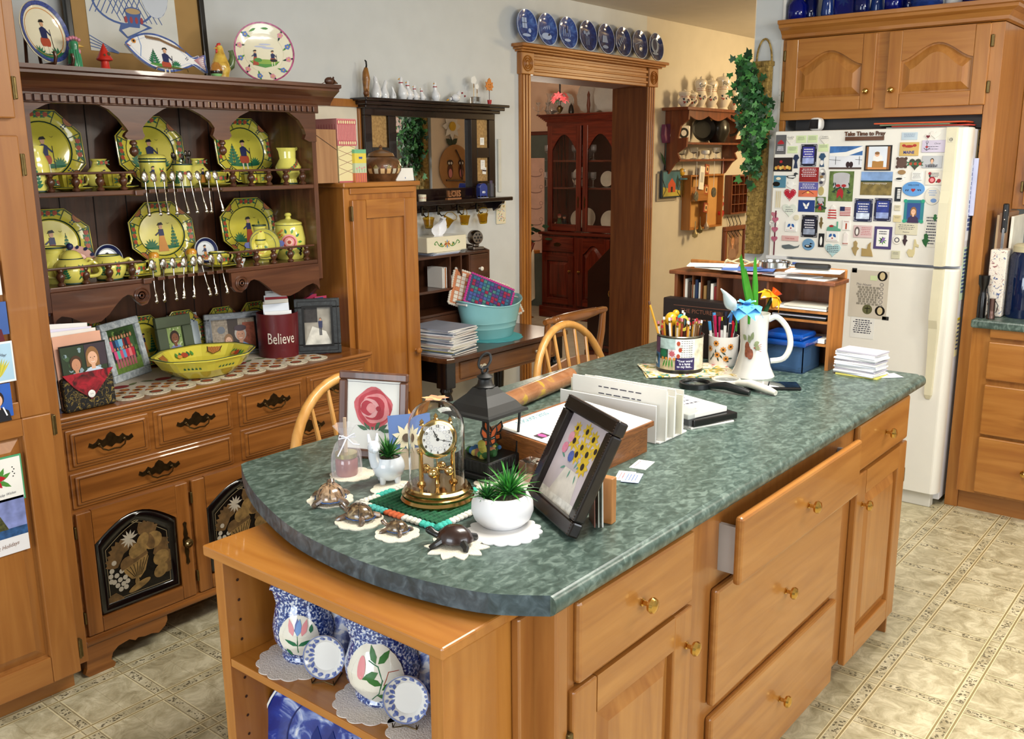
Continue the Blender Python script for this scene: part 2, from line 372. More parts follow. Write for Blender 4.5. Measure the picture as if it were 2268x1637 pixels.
b.box(dl-.02,JB+.0,0,dl,JB+.03,dtop,JM);b.box(dr,JB+.0,0,dr+.1,JB+.03,dtop,JM)
OK=OAKC
cw=dl-PY(1155,400,YA-.02).x
for x0,x1 in((dl-cw,dl),(dr,dr+cw)):
 w_=x1-x0
 b.box(x0,YA-.02,0,x1,YA,dtop+.02,OK['z'],.004)
 for k in range(3):xx=x0+w_*(.22+.28*k);b.box(xx-w_*.09,YA-.027,0,xx+w_*.09,YA-.018,dtop,OK['z'],.003)
 b.box(x0-.012,YA-.034,dtop+.0,x1+.012,YA,dtop+.115,OK['z'],.004)
 for rr in(.042,.03,.018):b.at(((x0+x1)/2,YA-.034,dtop+.057),rx=pi/2).lt([(rr,0),(rr,.004),(rr-.003,.006),(rr-.006,.004),(rr-.006,0)],OK['z'],seg=24);b.at()
for z0,z1,d in((.0,.115,.018),(.018,.034,.027),(.052,.064,.03),(.08,.1,.027)):b.box(dl+.012,YA-d,dtop+z0,dr-.012,YA,dtop+z1,OK['x'],.004)
b.box(dl-cw-.03,YA-.05,dtop+.115,dr+cw+.03,YA,dtop+.125,OK['x'],.003)
b.box(dl-cw-.045,YA-.07,dtop+.125,dr+cw+.045,YA,dtop+.137,OK['x'],.004);b.box(dl-cw-.06,YA-.085,dtop+.137,dr+cw+.06,YA,dtop+.155,OK['x'],.005)
DOORTOP=dtop+.155
struct('trim_1',b)
# pantry on the left
MP=dict(v=MAPLE['z'],h=MAPLE['x']);MS=dict(v=MAPLED['z'],h=MAPLED['x'])
HINGE=mat('#6b5a35',.35,.8,var=.15,vs=80)
PYF=2.74;PXR=1.235;PD=PYF-.022
t=thing('pantry_cabinet','tall maple pantry cabinet at the left edge with cards taped to its doors','cabinet',(0,0,0))
b=B();b.box(.3,PYF,.09,PXR,YA-.01,2.44,MAPLED['z'],.002);b.box(.3,PYF+.05,0,PXR-.03,YA-.01,.09,MAPLED['x']);b.mk('body',t)
dxr=PY(178,1460,PD).x;zA=PY(30,262,PD).z;zB=PY(40,300,PD).z;zC=PY(178,1488,PD).z;zM=PY(60,925,PD).z
def pdoor(z0,z1,mid=None):
 w_=.62;x0=dxr-w_;b=B();b.frame((x0,PYF,z0),(1,0,0),(0,0,1))
 h=z1-z0
 if mid:
  door(b,w_,mid-z0,MS,.085,.022,ft=.05);b.frame((x0,PYF,mid),(1,0,0),(0,0,1));door(b,w_,z1-mid,MS,.085,.022,fb=.05)
 else:door(b,w_,h,MS,.085,.022)
 return b.mk('door',t)
d=pdoor(zC,zB,zM);u=pdoor(zA,2.42)
for dd,pts in((u,((35,195),)),(d,((54,365),(119,940),(177,1435)))):
 for p in pts:
  q=PY(p[0],p[1],PYF-.012);b=B();b.box(dxr+.001,PYF-.02,q.z-.03,dxr+.014,PYF,q.z+.03,HINGE,.003);b.tb([(dxr+.003,PYF-.021,q.z-.03),(dxr+.003,PYF-.021,q.z+.03)],.0035,HINGE);b.mk('hinge',dd)
  # hutch
HY=2.79;HF=2.812
t=thing('hutch','dark stained wooden hutch with arched top shelves, drawers and black painted door panels','cabinet',(0,0,0))
HUTCH=t
b=B();b.box(1.265,HF,.1,2.5,YA-.03,.834,HUT['x'],.002);b.mk('base_cabinet',t)
b=B()
b.box(1.25,HY,.852,2.525,YA-.02,.868,HUT['x'],.006);b.box(1.255,HY+.006,.84,2.52,YA-.02,.852,HUT['x'],.004);b.box(1.26,HY+.014,.828,2.513,YA-.02,.842,HUT['x'],.005);b.mk('counter_top',t)
b=B();b.box(1.255,HF-.018,.105,2.51,HF+.01,.125,HUT['x'],.006);b.box(1.258,HF-.01,.12,2.507,HF+.01,.133,HUT['x'],.004);b.mk('base_moulding',t)
def foot(m):
 ps=[(0,0),(.085,0),(.092,.012),(.078,.03),(.085,.05),(.105,.065),(.145,.072),(.165,.06),(.175,.066),(.2,.06),(.225,.06),(.25,.052),(.275,.068),(.285,.085),(.285,.107),(0,.107),(-.004,.03),(-.012,.012)]
 b=B();b.T=Matrix(((m,0,0,1.258 if m>0 else 2.507),(0,0,1,HF-.012),(0,1,0,0),(0,0,0,1)));b.ps(ps,0,.018,HUT['x']);
 b.T=MI4();x=1.262 if m>0 else 2.485
 b.box(x,HF,.0,x+.018,HF+.12,.105,HUT['z'],.002);return b
foot(1).mk('foot',t);foot(-1).mk('foot',t)
INK=fl('#2a120a')
def pull(b,cx,cz,y,s=1):
 P=[(-.075,0),(-.07,.012),(-.06,.006),(-.05,.010),(-.04,.02),(-.028,.012),(-.018,.016),(-.012,.026),(0,.034),(.012,.026),(.018,.016),(.028,.012),(.04,.02),(.05,.010),(.06,.006),(.07,.012),(.075,0),(.06,-.008),(.045,-.004),(.03,-.012),(.015,-.006),(0,-.016),(-.015,-.006),(-.03,-.012),(-.045,-.004),(-.06,-.008)]
 b.frame((cx,y,cz),(1,0,0),(0,0,1));b.ps([(a*s,c*s)for a,c in P],0,.003,BRZ)
 b.tb([(-.042*s,.003,.003),(-.042*s,.0,.014),(-.036*s,-.012*s,.017),(-.02*s,-.02*s,.018),(0,-.018*s,.018),(.02*s,-.02*s,.018),(.036*s,-.012*s,.017),(.042*s,.0,.014),(.042*s,.003,.003)],.0028,mat('#8a7a55',.2,1),6)
 for k in(-1,1):b.ball((k*.042*s,.003,.004),.006,BRZ,seg=10,ring=6)
 b.at()
def hdrawer(x0,x1,z0,z1,t):
 b=B();b.box(x0,HF-.006,z0,x1,HF+.004,z1,HUT['x'],.004);b.box(x0+.012,HF-.013,z0+.01,x1-.012,HF,z1-.01,HUT['x'],.006)
 y=HF-.0133
 b.frame((0,y,0),(1,0,0),(0,0,1));b.line([(x0+.024,z0+.02),(x1-.024,z0+.02),(x1-.024,z1-.02),(x0+.024,z1-.02)],.0015,INK,.0002,True);b.at()
 o=b.mk('drawer',t);p=B();pull(p,(x0+x1)/2,(z0+z1)/2,HF-.013);p.mk('drawer_pull',o)
for x0,x1 in((1.272,1.548),(1.565,1.865),(1.893,2.182),(2.2,2.492)):hdrawer(x0,x1,.692,.82,t)
for x0,x1 in((1.272,1.858),(1.893,2.492)):hdrawer(x0,x1,.565,.68,t)
STG=mat('#7a5f35',.5,var=.3,vs=50);STB=mat('#5c4426',.5,var=.3,vs=50);STS=mat('#a59c8c',.5,var=.1)
LAQ=mat('#050406',.16,coat=.6,var=0)
def fruit(b,cx,cz,s,z):
 e=lambda x,y,rx,ry,m,r=0,k=0:b.ell(cx+x*s,cz+y*s,rx*s,ry*s,m,z+k*.0003,r)
 lf=lambda x,y,r,L=.055,m=STB,k=1:[b.leaf(cx+x*s,cz+y*s,L*s,.035*s,r+a,m,z+k*.0003)for a in(-.7,-.35,0,.35,.7)]
 for x,y,r in((-.06,.03,2.6),(.03,.09,1.2),(.06,.04,-.4),(-.07,-.09,3.9),(-.02,-.12,-.9),(-.05,.05,2.0)):lf(x,y,r)
 e(.055,.065,.035,.03,STG,.3,2);e(.045,.065,.016,.03,STB,.3,3)
 e(0,.045,.032,.028,STG,0,3);e(-.035,.01,.03,.028,STB,0,2);e(.02,.075,.02,.028,STG,-.5,3)
 e(.08,-.005,.03,.026,STG,.3,3);e(.095,-.01,.03,.026,STB,.8,2);e(.075,-.05,.028,.022,STG,.6,3);e(.1,-.045,.02,.02,STB,0,2)
 b.poly([(cx+x*s,cz+y*s)for x,y in((-.06,0),(.03,.03),(.035,.015),(.02,-.03),(0,-.05),(-.03,-.045),(-.05,-.02))],STG,z+.0012)
 for k in range(7):b.line([(cx+(-.045+k*.013)*s,cz+(-.005+.004*k)*s),(cx+(-.02+k*.004)*s,cz-.04*s)],.002*s,LAQ,z+.0014)
 b.line([(cx-.06*s,cz+0*s),(cx+.03*s,cz+.03*s)],.012*s,STB,z+.0016);e(-.005,-.075,.042,.012,STG,.3,4);e(-.012,-.06,.008,.016,STG,0,4)
 for i,(x,y)in enumerate([(-.085,.03),(-.095,.005),(-.1,-.012),(-.08,-.015),(-.062,-.005),(-.09,-.035),(-.07,-.033),(-.052,-.03),(-.08,-.05),(-.06,-.05),(-.045,-.046),(-.07,-.066),(-.052,-.064),(-.1,-.03)]):e(x,y,.0085,.0085,STS,0,5)
 for k in range(11):a=.3+k*.52;b.leaf(cx-.025*s,cz+.095*s,.032*s,.008*s,a,STS,z+.0012)
 e(-.02,.078,.014,.012,STB,0,3)
def hdoor(x0,x1,hx,t,left):
 z0,z1=.135,.552;b=B();w_=x1-x0;h=z1-z0
 b.frame((x0,HF+.004,z0),(1,0,0),(0,0,1))
 fr=.05;a=arch(fr,w_-fr,h-.115,.07,n=12,cath=False)
 b.box(0,0,0,fr,h,.018,HUT['z'],.004);b.box(w_-fr,0,0,w_,h,.018,HUT['z'],.004);b.box(fr,0,0,w_-fr,fr,.018,HUT['x'],.003)
 b.ps([(fr,h),(fr,a[0][1])]+a[1:-1]+[(w_-fr,a[-1][1]),(w_-fr,h)],0,.018,HUT['x'])
 o=b.mk('door',t);b=B();b.frame((x0,HF+.004,z0),(1,0,0),(0,0,1))
 o1=[(fr,fr),(w_-fr,fr)]+a[::-1];cxx=w_/2;cy=h*.45
 def ins(p,d):
  x,y=p;return(x+d*(1 if x<cxx-.01 else-1 if x>cxx+.01 else 0)*(1),y+(d if y<.1 else-d))
 n=len(o1);L=[(0,.004),(.006,.013),(.016,.017),(.026,.012),(.032,.006)]
 V_=[];F_=[]
 for d_,hh in L:V_+=[ins(p,d_)+(hh,)for p in o1]
 for j in range(len(L)-1):F_+=[(j*n+i,j*n+(i+1)%n,(j+1)*n+(i+1)%n,(j+1)*n+i)for i in range(n)]
 b.add(V_,F_,LAQ,True);b.poly([ins(p,.032)for p in o1],LAQ,.006)
 b.line([ins(p,.037)for p in o1],.0016,fl('#8b7c5c'),.0065,True)
 fruit(b,w_*.5,h*.44,1.0,.0068);b.mk('black_panel',o)['label']='glossy black panel stencilled with a bowl of fruit'
 b=B();b.frame((hx-.0,HF-.014,.34),(1,0,0),(0,0,1))
 b.ps([(0,.075),(.007,.07),(.004,.055),(.008,.03),(.006,.02),(.014,.012),(.014,-.008),(.006,-.018),(.008,-.035),(.004,-.055),(.008,-.075),(0,-.082),(-.006,-.075),(-.004,-.055),(-.008,-.035),(-.006,-.018),(-.012,-.008),(-.012,.012),(-.006,.02),(-.008,.03),(-.004,.055),(-.007,.07)],0,.003,BRZ)
 b.lt([(1e-4,0),(.005,0),(.005,.014),(.016,.017),(.016,.02),(.01,.019),(.006,.024),(1e-4,.025)],mat('#9a8560',.25,1),(0,0,0),18);b.mk('door_handle',o)
 for z in(.2,.49):b=B();b.box(x0-.007,HF-.012,z-.02,x0,HF+.002,z+.02,HINGE,.002);b.mk('hinge',o)
for x0,x1,hx in((1.272,1.662,1.637),(1.678,2.07,2.045),(2.09,2.492,2.115)):hdoor(x0,x1,hx,t,1)
UF=2.94
xl,xr=1.318,2.412
SH1=PY(400,428,UF).z+.016;SH2=PY(560,602,UF).z+.02
b=B()
b.box(xl,YA-.045,.868,xr,YA-.03,1.86,HUTD['z'])
for k in range(1,9):x=xl+k*(xr-xl)/9;b.box(x-.0015,YA-.047,.87,x+.0015,YA-.044,1.82,mat('#150a06',.7))
b.mk('back_boards',t)['label']='dark tongue and groove back boards'
for x in(xl,xr-.02):
 b=B();b.T=Matrix(((0,0,1,x),(1,0,0,0),(0,1,0,0),(0,0,0,1)))
 b.ps([(YA-.04,.868),(2.99,.868),(2.99,.9),(3.07,.98),(3.08,1.06),(3.0,1.1),(2.96,1.13),(2.965,1.15),(UF,1.165),(UF,1.83),(YA-.04,1.83)],0,.02,HUTU['z']);b.mk('side_panel',t)
b=B();b.box(xl,2.955,1.826,xr,YA-.03,1.845,HUTU['x'])
prof=[(UF-.005,1.828),(UF-.012,1.84),(UF-.03,1.858),(UF-.052,1.872),(UF-.062,1.878),(UF-.062,1.886),(UF-.075,1.89),(UF-.075,1.902),(UF+.05,1.902),(UF+.05,1.828)]
b.T=Matrix(((0,0,1,0),(1,0,0,0),(0,1,0,0),(0,0,0,1)));b.ps(prof,xl-.06,xr+.075,HUTU['x']);b.at()
b.box(xl-.06,UF,1.888,xr+.075,YA-.02,1.902,HUTU['x'],.003)
b.T=Matrix(((1,0,0,0),(0,1,0,0),(0,0,1,0),(0,0,0,1)))
for i in range(6):b.box(xr,UF,1.828+i*.01,xr+.01+i*.012,YA-.03,1.838+i*.011,HUTU['x'],.002)
b.mk('crown_moulding',t)
b=B();b.box(xl-.01,UF-.012,1.797,xr+.01,UF+.01,1.828,HUTD['x'],.002)
n=42
for i in range(n):x=xl+(xr-xl)*(i+.5)/n;b.box(x-.0095,UF-.022,1.801,x+.0095,UF-.011,1.822,HUTU['x'],.002)
b.mk('dentil_moulding',t)
def Zp(px,py,Y=UF):p=PY(px,py,Y);return(p.x,p.z)
pa=[(57,258),(75,243),(100,231),(135,224),(175,223),(210,229),(240,243),(262,263),(278,283),(283,290),(277,296),(275,302),(283,309),(300,311),(315,309),(320,301),(316,293),(314,284),(322,272),(338,256),(360,242),(385,233),(400,235),(425,244),(447,256),(465,270),(474,283),(473,291),(470,300),(478,309),(492,311),(506,309),(512,301),(508,291),(507,282),(514,272),(530,257),(555,244),(582,238),(610,240),(640,250),(660,266),(672,285),(676,298),(673,308),(684,314)]
b=B();P=[Zp(*p)for p in pa];P=[(xl+.0,P[0][1]-.02)]+P+[(xr,P[-1][1]),(xr,1.80),(xl,1.80)]
b.T=Matrix(((1,0,0,0),(0,0,1,UF-.004),(0,1,0,0),(0,0,0,1)));b.ps(P,0,.018,HUTU['x']);b.mk('arched_valance',t)
for px in(296,493):
 q=PY(px,311,UF);b=B();b.lt([(1e-4,-.052),(.006,-.05),(.013,-.042),(.015,-.034),(.012,-.026),(.006,-.02),(.006,-.016),(.012,-.012),(.012,-.006),(.007,0)],HUTD['z'],(q.x,UF+.004,q.z),16);b.mk('pendant_finial',t)
gx0,gx1=PY(316,440,UF).x,PY(493,430,UF).x
def shelf(z,name='shelf'):
 b=B();b.box(xl+.02,UF+.035,z-.016,xr-.02,YA-.045,z,HUTU['x']);b.box(xl+.02,UF,z-.016,gx0,UF+.036,z,HUTU['x'],.003);b.box(gx1,UF,z-.016,xr-.02,UF+.036,z,HUTU['x'],.003)
 b.box(gx0-.03,UF-.012,z-.019,gx0,UF+.03,z,HUTU['x'],.003)
 return b.mk(name,t)
s1=shelf(SH1);s2=shelf(SH2)
def spoonrack(z,o,n):
 b=B();b.box(gx0,UF+.02,z-.012,gx1,UF+.04,z,HUTD['x']);k=(gx1-gx0)/n
 for i in range(n+1):
  x=gx0+i*k;b.box(max(gx0,x-k*.36),UF-.008,z-.012,min(gx1,x+k*.36),UF+.022,z,HUTD['x'],.002)
 return b.mk('spoon_rack',o)
spoonrack(SH1,s1,9);spoonrack(SH2,s2,8)
def gallery(x0,x1,z,o,n):
 b=B();b.box(x0,UF+.002,z+.052,x1,UF+.022,z+.06,HUTU['x'],.003);b.mk('gallery_rail',o)
 for i in range(n):
  x=x0+(x1-x0)*(i+.55)/n;b=B();b.lt([(.010,0),(.013,.004),(.011,.009),(.006,.013),(.010,.02),(.014,.028),(.013,.036),(.007,.042),(.011,.048),(.009,.053)],HUTD['z'],(x,UF+.012,z),12);b.mk('gallery_spindle',o)
for z,o in((SH1,s1),(SH2,s2)):gallery(xl+.02,gx0-.02,z,o,4);gallery(gx1+.012,xr-.03,z,o,5)
def apron(x0,x1,m):
 w_=x1-x0;top=SH2-.016;S=lambda u,d:(x0+u*w_ if m>0 else x1-u*w_,top-d)
 ps=[S(0,0),S(0,.105),S(.03,.085),S(.08,.075),S(.16,.082),S(.26,.1),S(.36,.112),S(.46,.108),S(.55,.088),S(.63,.06),S(.7,.04),S(.76,.032),S(.8,.036),S(.84,.055),S(.9,.075),S(.96,.07),S(1,.05),S(1,0)]
 b=B();b.T=Matrix(((1,0,0,0),(0,0,1,UF-.002),(0,1,0,0),(0,0,0,1)));b.ps(ps,0,.016,HUTU['x'])
 c=S(.9,.04);b.T=Matrix(((1,0,0,c[0]),(0,0,-1,UF-.002),(0,1,0,c[1]),(0,0,0,1)))
 for rr in(.027,.019,.01):b.lt([(rr,0),(rr,.005),(rr-.003,.008),(rr-.006,.004),(1e-4,.004)],HUTU['x'],seg=20)
 b.mk('scrolled_apron',s2)
apron(xl+.02,gx0-.005,1);apron(gx1+.01,xr-.02,-1)
# tall narrow cabinet
t=thing('tall_cabinet','narrow tall oak cabinet with one flat panel door right of the hutch','cabinet')
CY=2.95;cx0=2.545;cx1=PY(922,405,CY).x;cz=PY(922,400,CY).z
b=B();b.box(cx0,CY,.0,cx1,YA-.01,cz-.02,OAKC['z'],.002);b.box(cx0-.012,CY-.018,cz-.02,cx1+.008,YA-.01,cz,OAKC['x'],.005)
z1=PY(800,430,CY-.018).z;b.box(cx0+.03,CY-.008,z1,cx1-.02,CY,cz-.022,OAKC['x'],.002);b.mk('body',t)
b=B();b.frame((cx0+.03,CY,.09),(1,0,0),(0,0,1));zt=PY(820,442,CY-.018).z
door(b,cx1-.02-cx0-.03,zt-.09-.0,dict(v=OAKC['z'],h=OAKC['x']),.075,.018,'flat');b.box(.05,.52,.0,cx1-cx0-.11,.60,.018,OAKC['x'],.002);d=b.mk('door',t)
q=PY(922,775,CY-.02);b=B();b.frame((q.x,CY-.018,q.z),(1,0,0),(0,0,1));knob(b,(0,0,0),OAKC['x'],.9);b.mk('knob',d)
b=B();q=PY(763,475,CY-.018);b.box(cx0+.024,CY-.02,q.z-.03,cx0+.032,CY-.005,q.z+.03,HINGE,.002);b.mk('hinge',d)
TCZ=cz;TX0,TX1=cx0,cx1
# desk
DK=wood('#3a200f','#4c2b16','#5f3a1f','x',.2);DKZ=wood('#5a3517','#6e4420','#80532a','x',.25);BLK=mat('#0b090b',.2,coat=.3)
t=thing('writing_desk','dark wooden writing desk on turned black legs under the black mirror shelf','desk')
DX0,DX1,DY0=2.985,3.93,2.815
b=B();c=.05;b.ps([(DX0+c,DY0),(DX1-c,DY0),(DX1-.012,DY0+.012),(DX1,DY0+c),(DX1,YA-.02),(DX0,YA-.02),(DX0,DY0+c),(DX0+.012,DY0+.012)],.728,.75,DK,.006);b.mk('desk_top',t)
b=B();b.box(DX0+.05,DY0+.035,.62,DX1-.05,DY0+.05,.728,DKZ,.002);b.box(DX0+.04,DY0+.05,.62,DX0+.055,YA-.04,.728,BLK);b.box(DX1-.055,DY0+.05,.62,DX1-.04,YA-.04,.728,BLK);b.mk('apron',t)
b=B();b.box(DX0+.12,DY0+.027,.635,DX1-.12,DY0+.037,.715,DKZ,.004);d=b.mk('drawer',t)
for x in(DX0+.26,DX1-.26):b=B();b.frame((x,DY0+.027,.675),(1,0,0),(0,0,1));knob(b,(0,0,0),mat('#cfc6ae',.2,.3),.9);b.mk('knob',d)
for x in(DX0+.06,DX1-.06):
 for y in(DY0+.065,YA-.07):
  b=B();b.box(x-.032,y-.032,.6,x+.032,y+.032,.728,BLK,.004)
  b.lt([(.026,.6),(.031,.585),(.024,.57),(.03,.55),(.031,.53),(.027,.4),(.019,.3),(.017,.28)],BLK,(x,y,0),18,mats={})
  b.lt([(.017,.28),(.02,.275),(.02,.262),(.017,.257)],mat('#9c7a3c',.3,.8),(x,y,0),18);b.lt([(.017,.257),(.022,.24),(.018,.1),(.013,0),(1e-4,0)],BLK,(x,y,0),18);b.mk('leg',t)
t=thing('desk_cubby','dark pigeonhole letter organiser with small white knobs standing on the desk','organiser')
OY=3.13;OX0=2.99;OX1=PY(1084,560,OY).x;OZ=PY(1000,563,OY).z;DKB=HUTD
b=B();T=.012
b.box(OX0,OY,.75,OX0+T,YA-.02,OZ,DKB['z']);b.box(OX1-T,OY,.75,OX1,YA-.02,OZ,DKB['z'])
b.T=Matrix(((0,0,1,OX1-T),(1,0,0,0),(0,1,0,0),(0,0,0,1)));b.ps([(YA-.02,OZ),(YA-.02,OZ+.025),(YA-.1,OZ+.02),(OY+.04,OZ+.012),(OY,OZ)],0,T,DKB['z']);b.at()
zs=[PY(1000,y,OY).z for y in(640,690)]
b.box(OX0,OY,OZ-T,OX1,YA-.02,OZ,DKB['x']);b.box(OX0,OY,zs[0]-T/2,OX1,YA-.02,zs[0]+T/2,DKB['x'])
b.box(OX0,YA-.028,.75,OX1,YA-.02,OZ,DKB['z']);b.box(OX0,OY,.752,OX1,YA-.02,.765,DKB['x'])
xd=[PY(px,600,OY).x for px in(998,1022,1040)]
for x in xd:b.box(x-.004,OY,zs[0],x+.004,YA-.02,OZ,DKB['z'])
z3=PY(1000,692,OY).z;b.box(OX0,OY,z3-.006,PY(1035,680,OY).x,YA-.02,z3+.006,DKB['x']);xs=PY(1035,680,OY).x;b.box(xs-.006,OY,.76,xs+.006,YA-.02,zs[0],DKB['z'])
b.mk('case',t)
for x0,x1,z0,z1 in((xd[2]+.006,OX1-T-.002,zs[0]+.008,OZ-T-.003),(OX0+T+.002,xs-.008,.767,z3-.008)):
 b=B();b.box(x0,OY-.002,z0,x1,OY+.14,z1,DKB['x'],.003);d=b.mk('drawer',t);b=B();b.frame(((x0+x1)/2,OY-.002,(z0+z1)/2),(1,0,0),(0,0,1));knob(b,(0,0,0),mat('#e4dccb',.2),.7);b.mk('knob',d)
t2=(OX0,OX1,OY,OZ,zs,z3,xd,xs);CUB=t2
# spindle back chairs
def hoopchair(x,y,rz,label,ztop,wid=.21):
 t=thing('spindle_chair',label,'chair',(x,y,0),rz,'light wood spindle back chairs at the counter')
 sz=.45;W=CHAIR
 b=B();b.lt([(1e-4,sz-.03),(.2,sz-.03),(.218,sz-.012),(.215,sz),(.18,sz-.004),(1e-4,sz-.008)],W['x'],(0,0,0),32,1,.95);b.mk('seat',t)
 hp=[];N=26
 for i in range(N+1):
  a=pi*i/N;xx=wid*cos(a)*(1 if abs(cos(a))<.99 else 1);zz=sz+.02+(ztop-sz-.02)*(max(0,sin(a))**.62);hp.append((xx*(1-.12*(1-sin(a))**2),-.17-.12*(zz-sz)/(ztop-sz)*1.0,zz))
 b=B();b.tb([(hp[0][0]*.95,-.16,sz-.01)]+hp+[(hp[-1][0]*.95,-.16,sz-.01)],.0145,W['z'],10);b.mk('backrest_hoop',t)
 for k in range(7):
  u=-1+2*(k+.5)/7;x1=u*wid*.88;h=ztop
  s_=min(.999,abs(x1)/wid);zz=sz+.02+(ztop-sz-.02)*((1-s_*s_)**.31);yy=-.17-.12*(zz-sz)/(ztop-sz)
  b=B();b.tb([(x1*.62,-.165,sz-.005),((x1*.62+x1)/2,(-.165+yy)/2,(sz+zz)/2-.05),(x1,yy,zz-.008)],[.006,.0085,.006],W['z'],8);b.mk('spindle',t)
 for sx in(-1,1):
  for sy in(-1,1):
   b=B();p0=V((sx*.15,sy*.14,sz-.025));p1=V((sx*.2,sy*.19,0));b.tb([p0,p0.lerp(p1,.2),p0.lerp(p1,.5),p0.lerp(p1,.55),p0.lerp(p1,1)],[.012,.017,.018,.013,.011],W['z'],12);b.mk('leg',t)
 for sx in(-1,1):b=B();b.tb([(sx*.173,-.165,.24),(sx*.173,.165,.24)],.009,W['y'],8);b.mk('stretcher',t)
 b=B();b.tb([(-.17,0,.24),(.17,0,.24)],.009,W['x'],8);b.mk('stretcher',t)
 return t
for pxs,Y_,lab in(((614,868,768),1.72,'light wood spindle back chair standing nearest the hutch drawers'),((1165,1340,704),1.75,'light wood spindle back chair standing in front of the doorway')):
 q0=PZ(pxs[0],900 if pxs[0]<700 else 800,1.0);
 zt=None
 if pxs[0]<700:
  top=PY(762,824,Y_+.29);x=top.x;zt=top.z-.012;wl=abs(PY(618,960,Y_+.25).x-x)
 else:
  top=PY(1248,712,Y_+.29);x=top.x;zt=top.z-.012;wl=abs(PY(1172,830,Y_+.25).x-x)
 print('chair',x,zt,wl)
 hoopchair(x,Y_,pi,lab,zt,wl)
t=thing('desk_chair','dark brown wooden chair with a turned crest rail pulled up to the desk','chair',(3.42,2.62,0))
W=HUT;sz=.45
b=B();b.lt([(1e-4,sz-.03),(.2,sz-.03),(.215,sz-.012),(.21,sz),(1e-4,sz-.008)],mat('#4a1712',.4),(0,.05,0),28);b.mk('seat',t)
a=PY(1125,715,2.42)-V((3.42,2.62,0));c=PY(1250,722,2.42)-V((3.42,2.62,0));ztc=(a.z+c.z)/2
hw=.215
b=B();b.tb([(-hw-.02,-.2,ztc),(-hw,-.2,ztc),(-hw+.02,-.2,ztc)],[.012,.016,.014],W['x'],12)
b.tb([(-hw+.02,-.2,ztc),(-hw+.04,-.2,ztc),(-hw+.045,-.2,ztc),(-hw+.055,-.2,ztc),(-hw+.06,-.2,ztc),(-hw+.07,-.2,ztc),(-hw+.075,-.2,ztc),(-.06,-.21,ztc),(.06,-.21,ztc),(hw-.075,-.2,ztc),(hw-.07,-.2,ztc),(hw-.06,-.2,ztc),(hw-.05,-.2,ztc),(hw,-.2,ztc),(hw+.02,-.2,ztc)],[.014,.016,.019,.016,.019,.016,.02,.024,.024,.02,.016,.019,.016,.016,.012],W['x'],14);b.mk('crest_rail',t)
for sx in(-1,1):
 b=B();b.tb([(sx*hw,-.2,ztc),(sx*(hw-.005),-.195,ztc-.1),(sx*.19,-.16,sz+.1),(sx*.185,-.14,sz-.02)],[.014,.017,.018,.015],W['z'],12);b.mk('back_post',t)
 for sy in(-1,1):b=B();b.tb([(sx*.16,sy*.14+.04,sz-.02),(sx*.18,sy*.16+.04,.25),(sx*.19,sy*.18+.04,0)],[.014,.017,.01],W['z'],10);b.mk('leg',t)
b=B();b.ps([(-.18,.0),(.18,.0),(.18,.07),(.06,.09),(-.06,.09),(-.18,.07)],-.006,.006,W['x']);o=b.mk('back_slat',t);o.location=(0,-.185,sz+.2);o.rotation_euler=(pi/2,0,0)
# china cabinet in the dining room
t=thing('china_cabinet','red cherry china cabinet with arched glass doors in the dining room','cabinet')
KX=7.78;W=dict(v=CHERRY['z'],h=CHERRY['y'])
ky1=PX(1200,600,KX).y;ky0=ky1-1.75;kz0=PX(1260,515,KX).z;kz1=PX(1250,272,KX+.08).z
b=B();b.box(KX,ky0,.08,KX+.45,ky1,kz0-.03,CHERRY['z'],.003);b.box(KX-.03,ky0-.03,kz0-.03,KX+.47,ky1+.03,kz0,CHERRY['y'],.008);b.box(KX-.03,ky0-.02,.0,KX+.46,ky1+.02,.12,CHERRY['y'],.01);b.mk('base_cabinet',t)
b=B();UX=KX+.08;b.box(UX+.02,ky0,kz0,UX+.37,ky0+.02,kz1,CHERRY['z']);b.box(UX+.02,ky1-.02,kz0,UX+.37,ky1,kz1,CHERRY['z']);b.box(UX+.36,ky0,kz0,UX+.37,ky1,kz1,mat('#3a120b',.5))
for i in range(7):b.box(UX-.012*i,ky0-.012*i,kz1+.012*i,UX+.37,ky1+.012*i,kz1+.012*(i+1),CHERRY['y'],.003)
b.box(UX,ky0,kz1-.03,UX+.37,ky1,kz1,CHERRY['y']);b.mk('upper_case',t)
CHZ=[PX(1240,y,UX).z for y in(415,355)]
for z in CHZ:b=B();b.box(UX+.03,ky0+.02,z-.018,UX+.36,ky1-.02,z,CHERRY['y']);b.mk('shelf',t)
CHTOP=kz1+.084;CHX=UX
nd_=4;dw=(ky1-ky0)/nd_
for i in range(nd_):
 y1=ky1-i*dw;b=B();b.frame((UX+.02,y1-.01,kz0+.005),(0,-1,0),(0,0,1));w_=dw-.02;h=kz1-kz0-.03;fr=.06
 b.box(0,0,0,fr,h,.02,W['v'],.004);b.box(w_-fr,0,0,w_,h,.02,W['v'],.004);b.box(fr,0,0,w_-fr,.07,.02,W['h'],.003)
 a=arch(fr,w_-fr,h-.24,.15,14,False);b.ps([(fr,h),(fr,a[0][1])]+a[1:-1]+[(w_-fr,a[-1][1]),(w_-fr,h)],0,.02,W['h']);d=b.mk('door',t)
 b=B();b.frame((UX+.02,y1-.01,kz0+.005),(0,-1,0),(0,0,1));b.box(fr-.005,.06,.006,w_-fr+.005,h-.09,.009,GLASS);b.mk('glass_pane',d)
 b=B();b.frame((UX+.0,y1-.01-(fr/2 if i%2 else w_-fr/2),kz0+.3),(0,-1,0),(0,0,1));b.ps([(0,.06),(.01,.03),(.004,0),(.01,-.03),(0,-.06),(-.01,-.03),(-.004,0),(-.01,.03)],0,.004,BRZ);b.mk('handle',d)
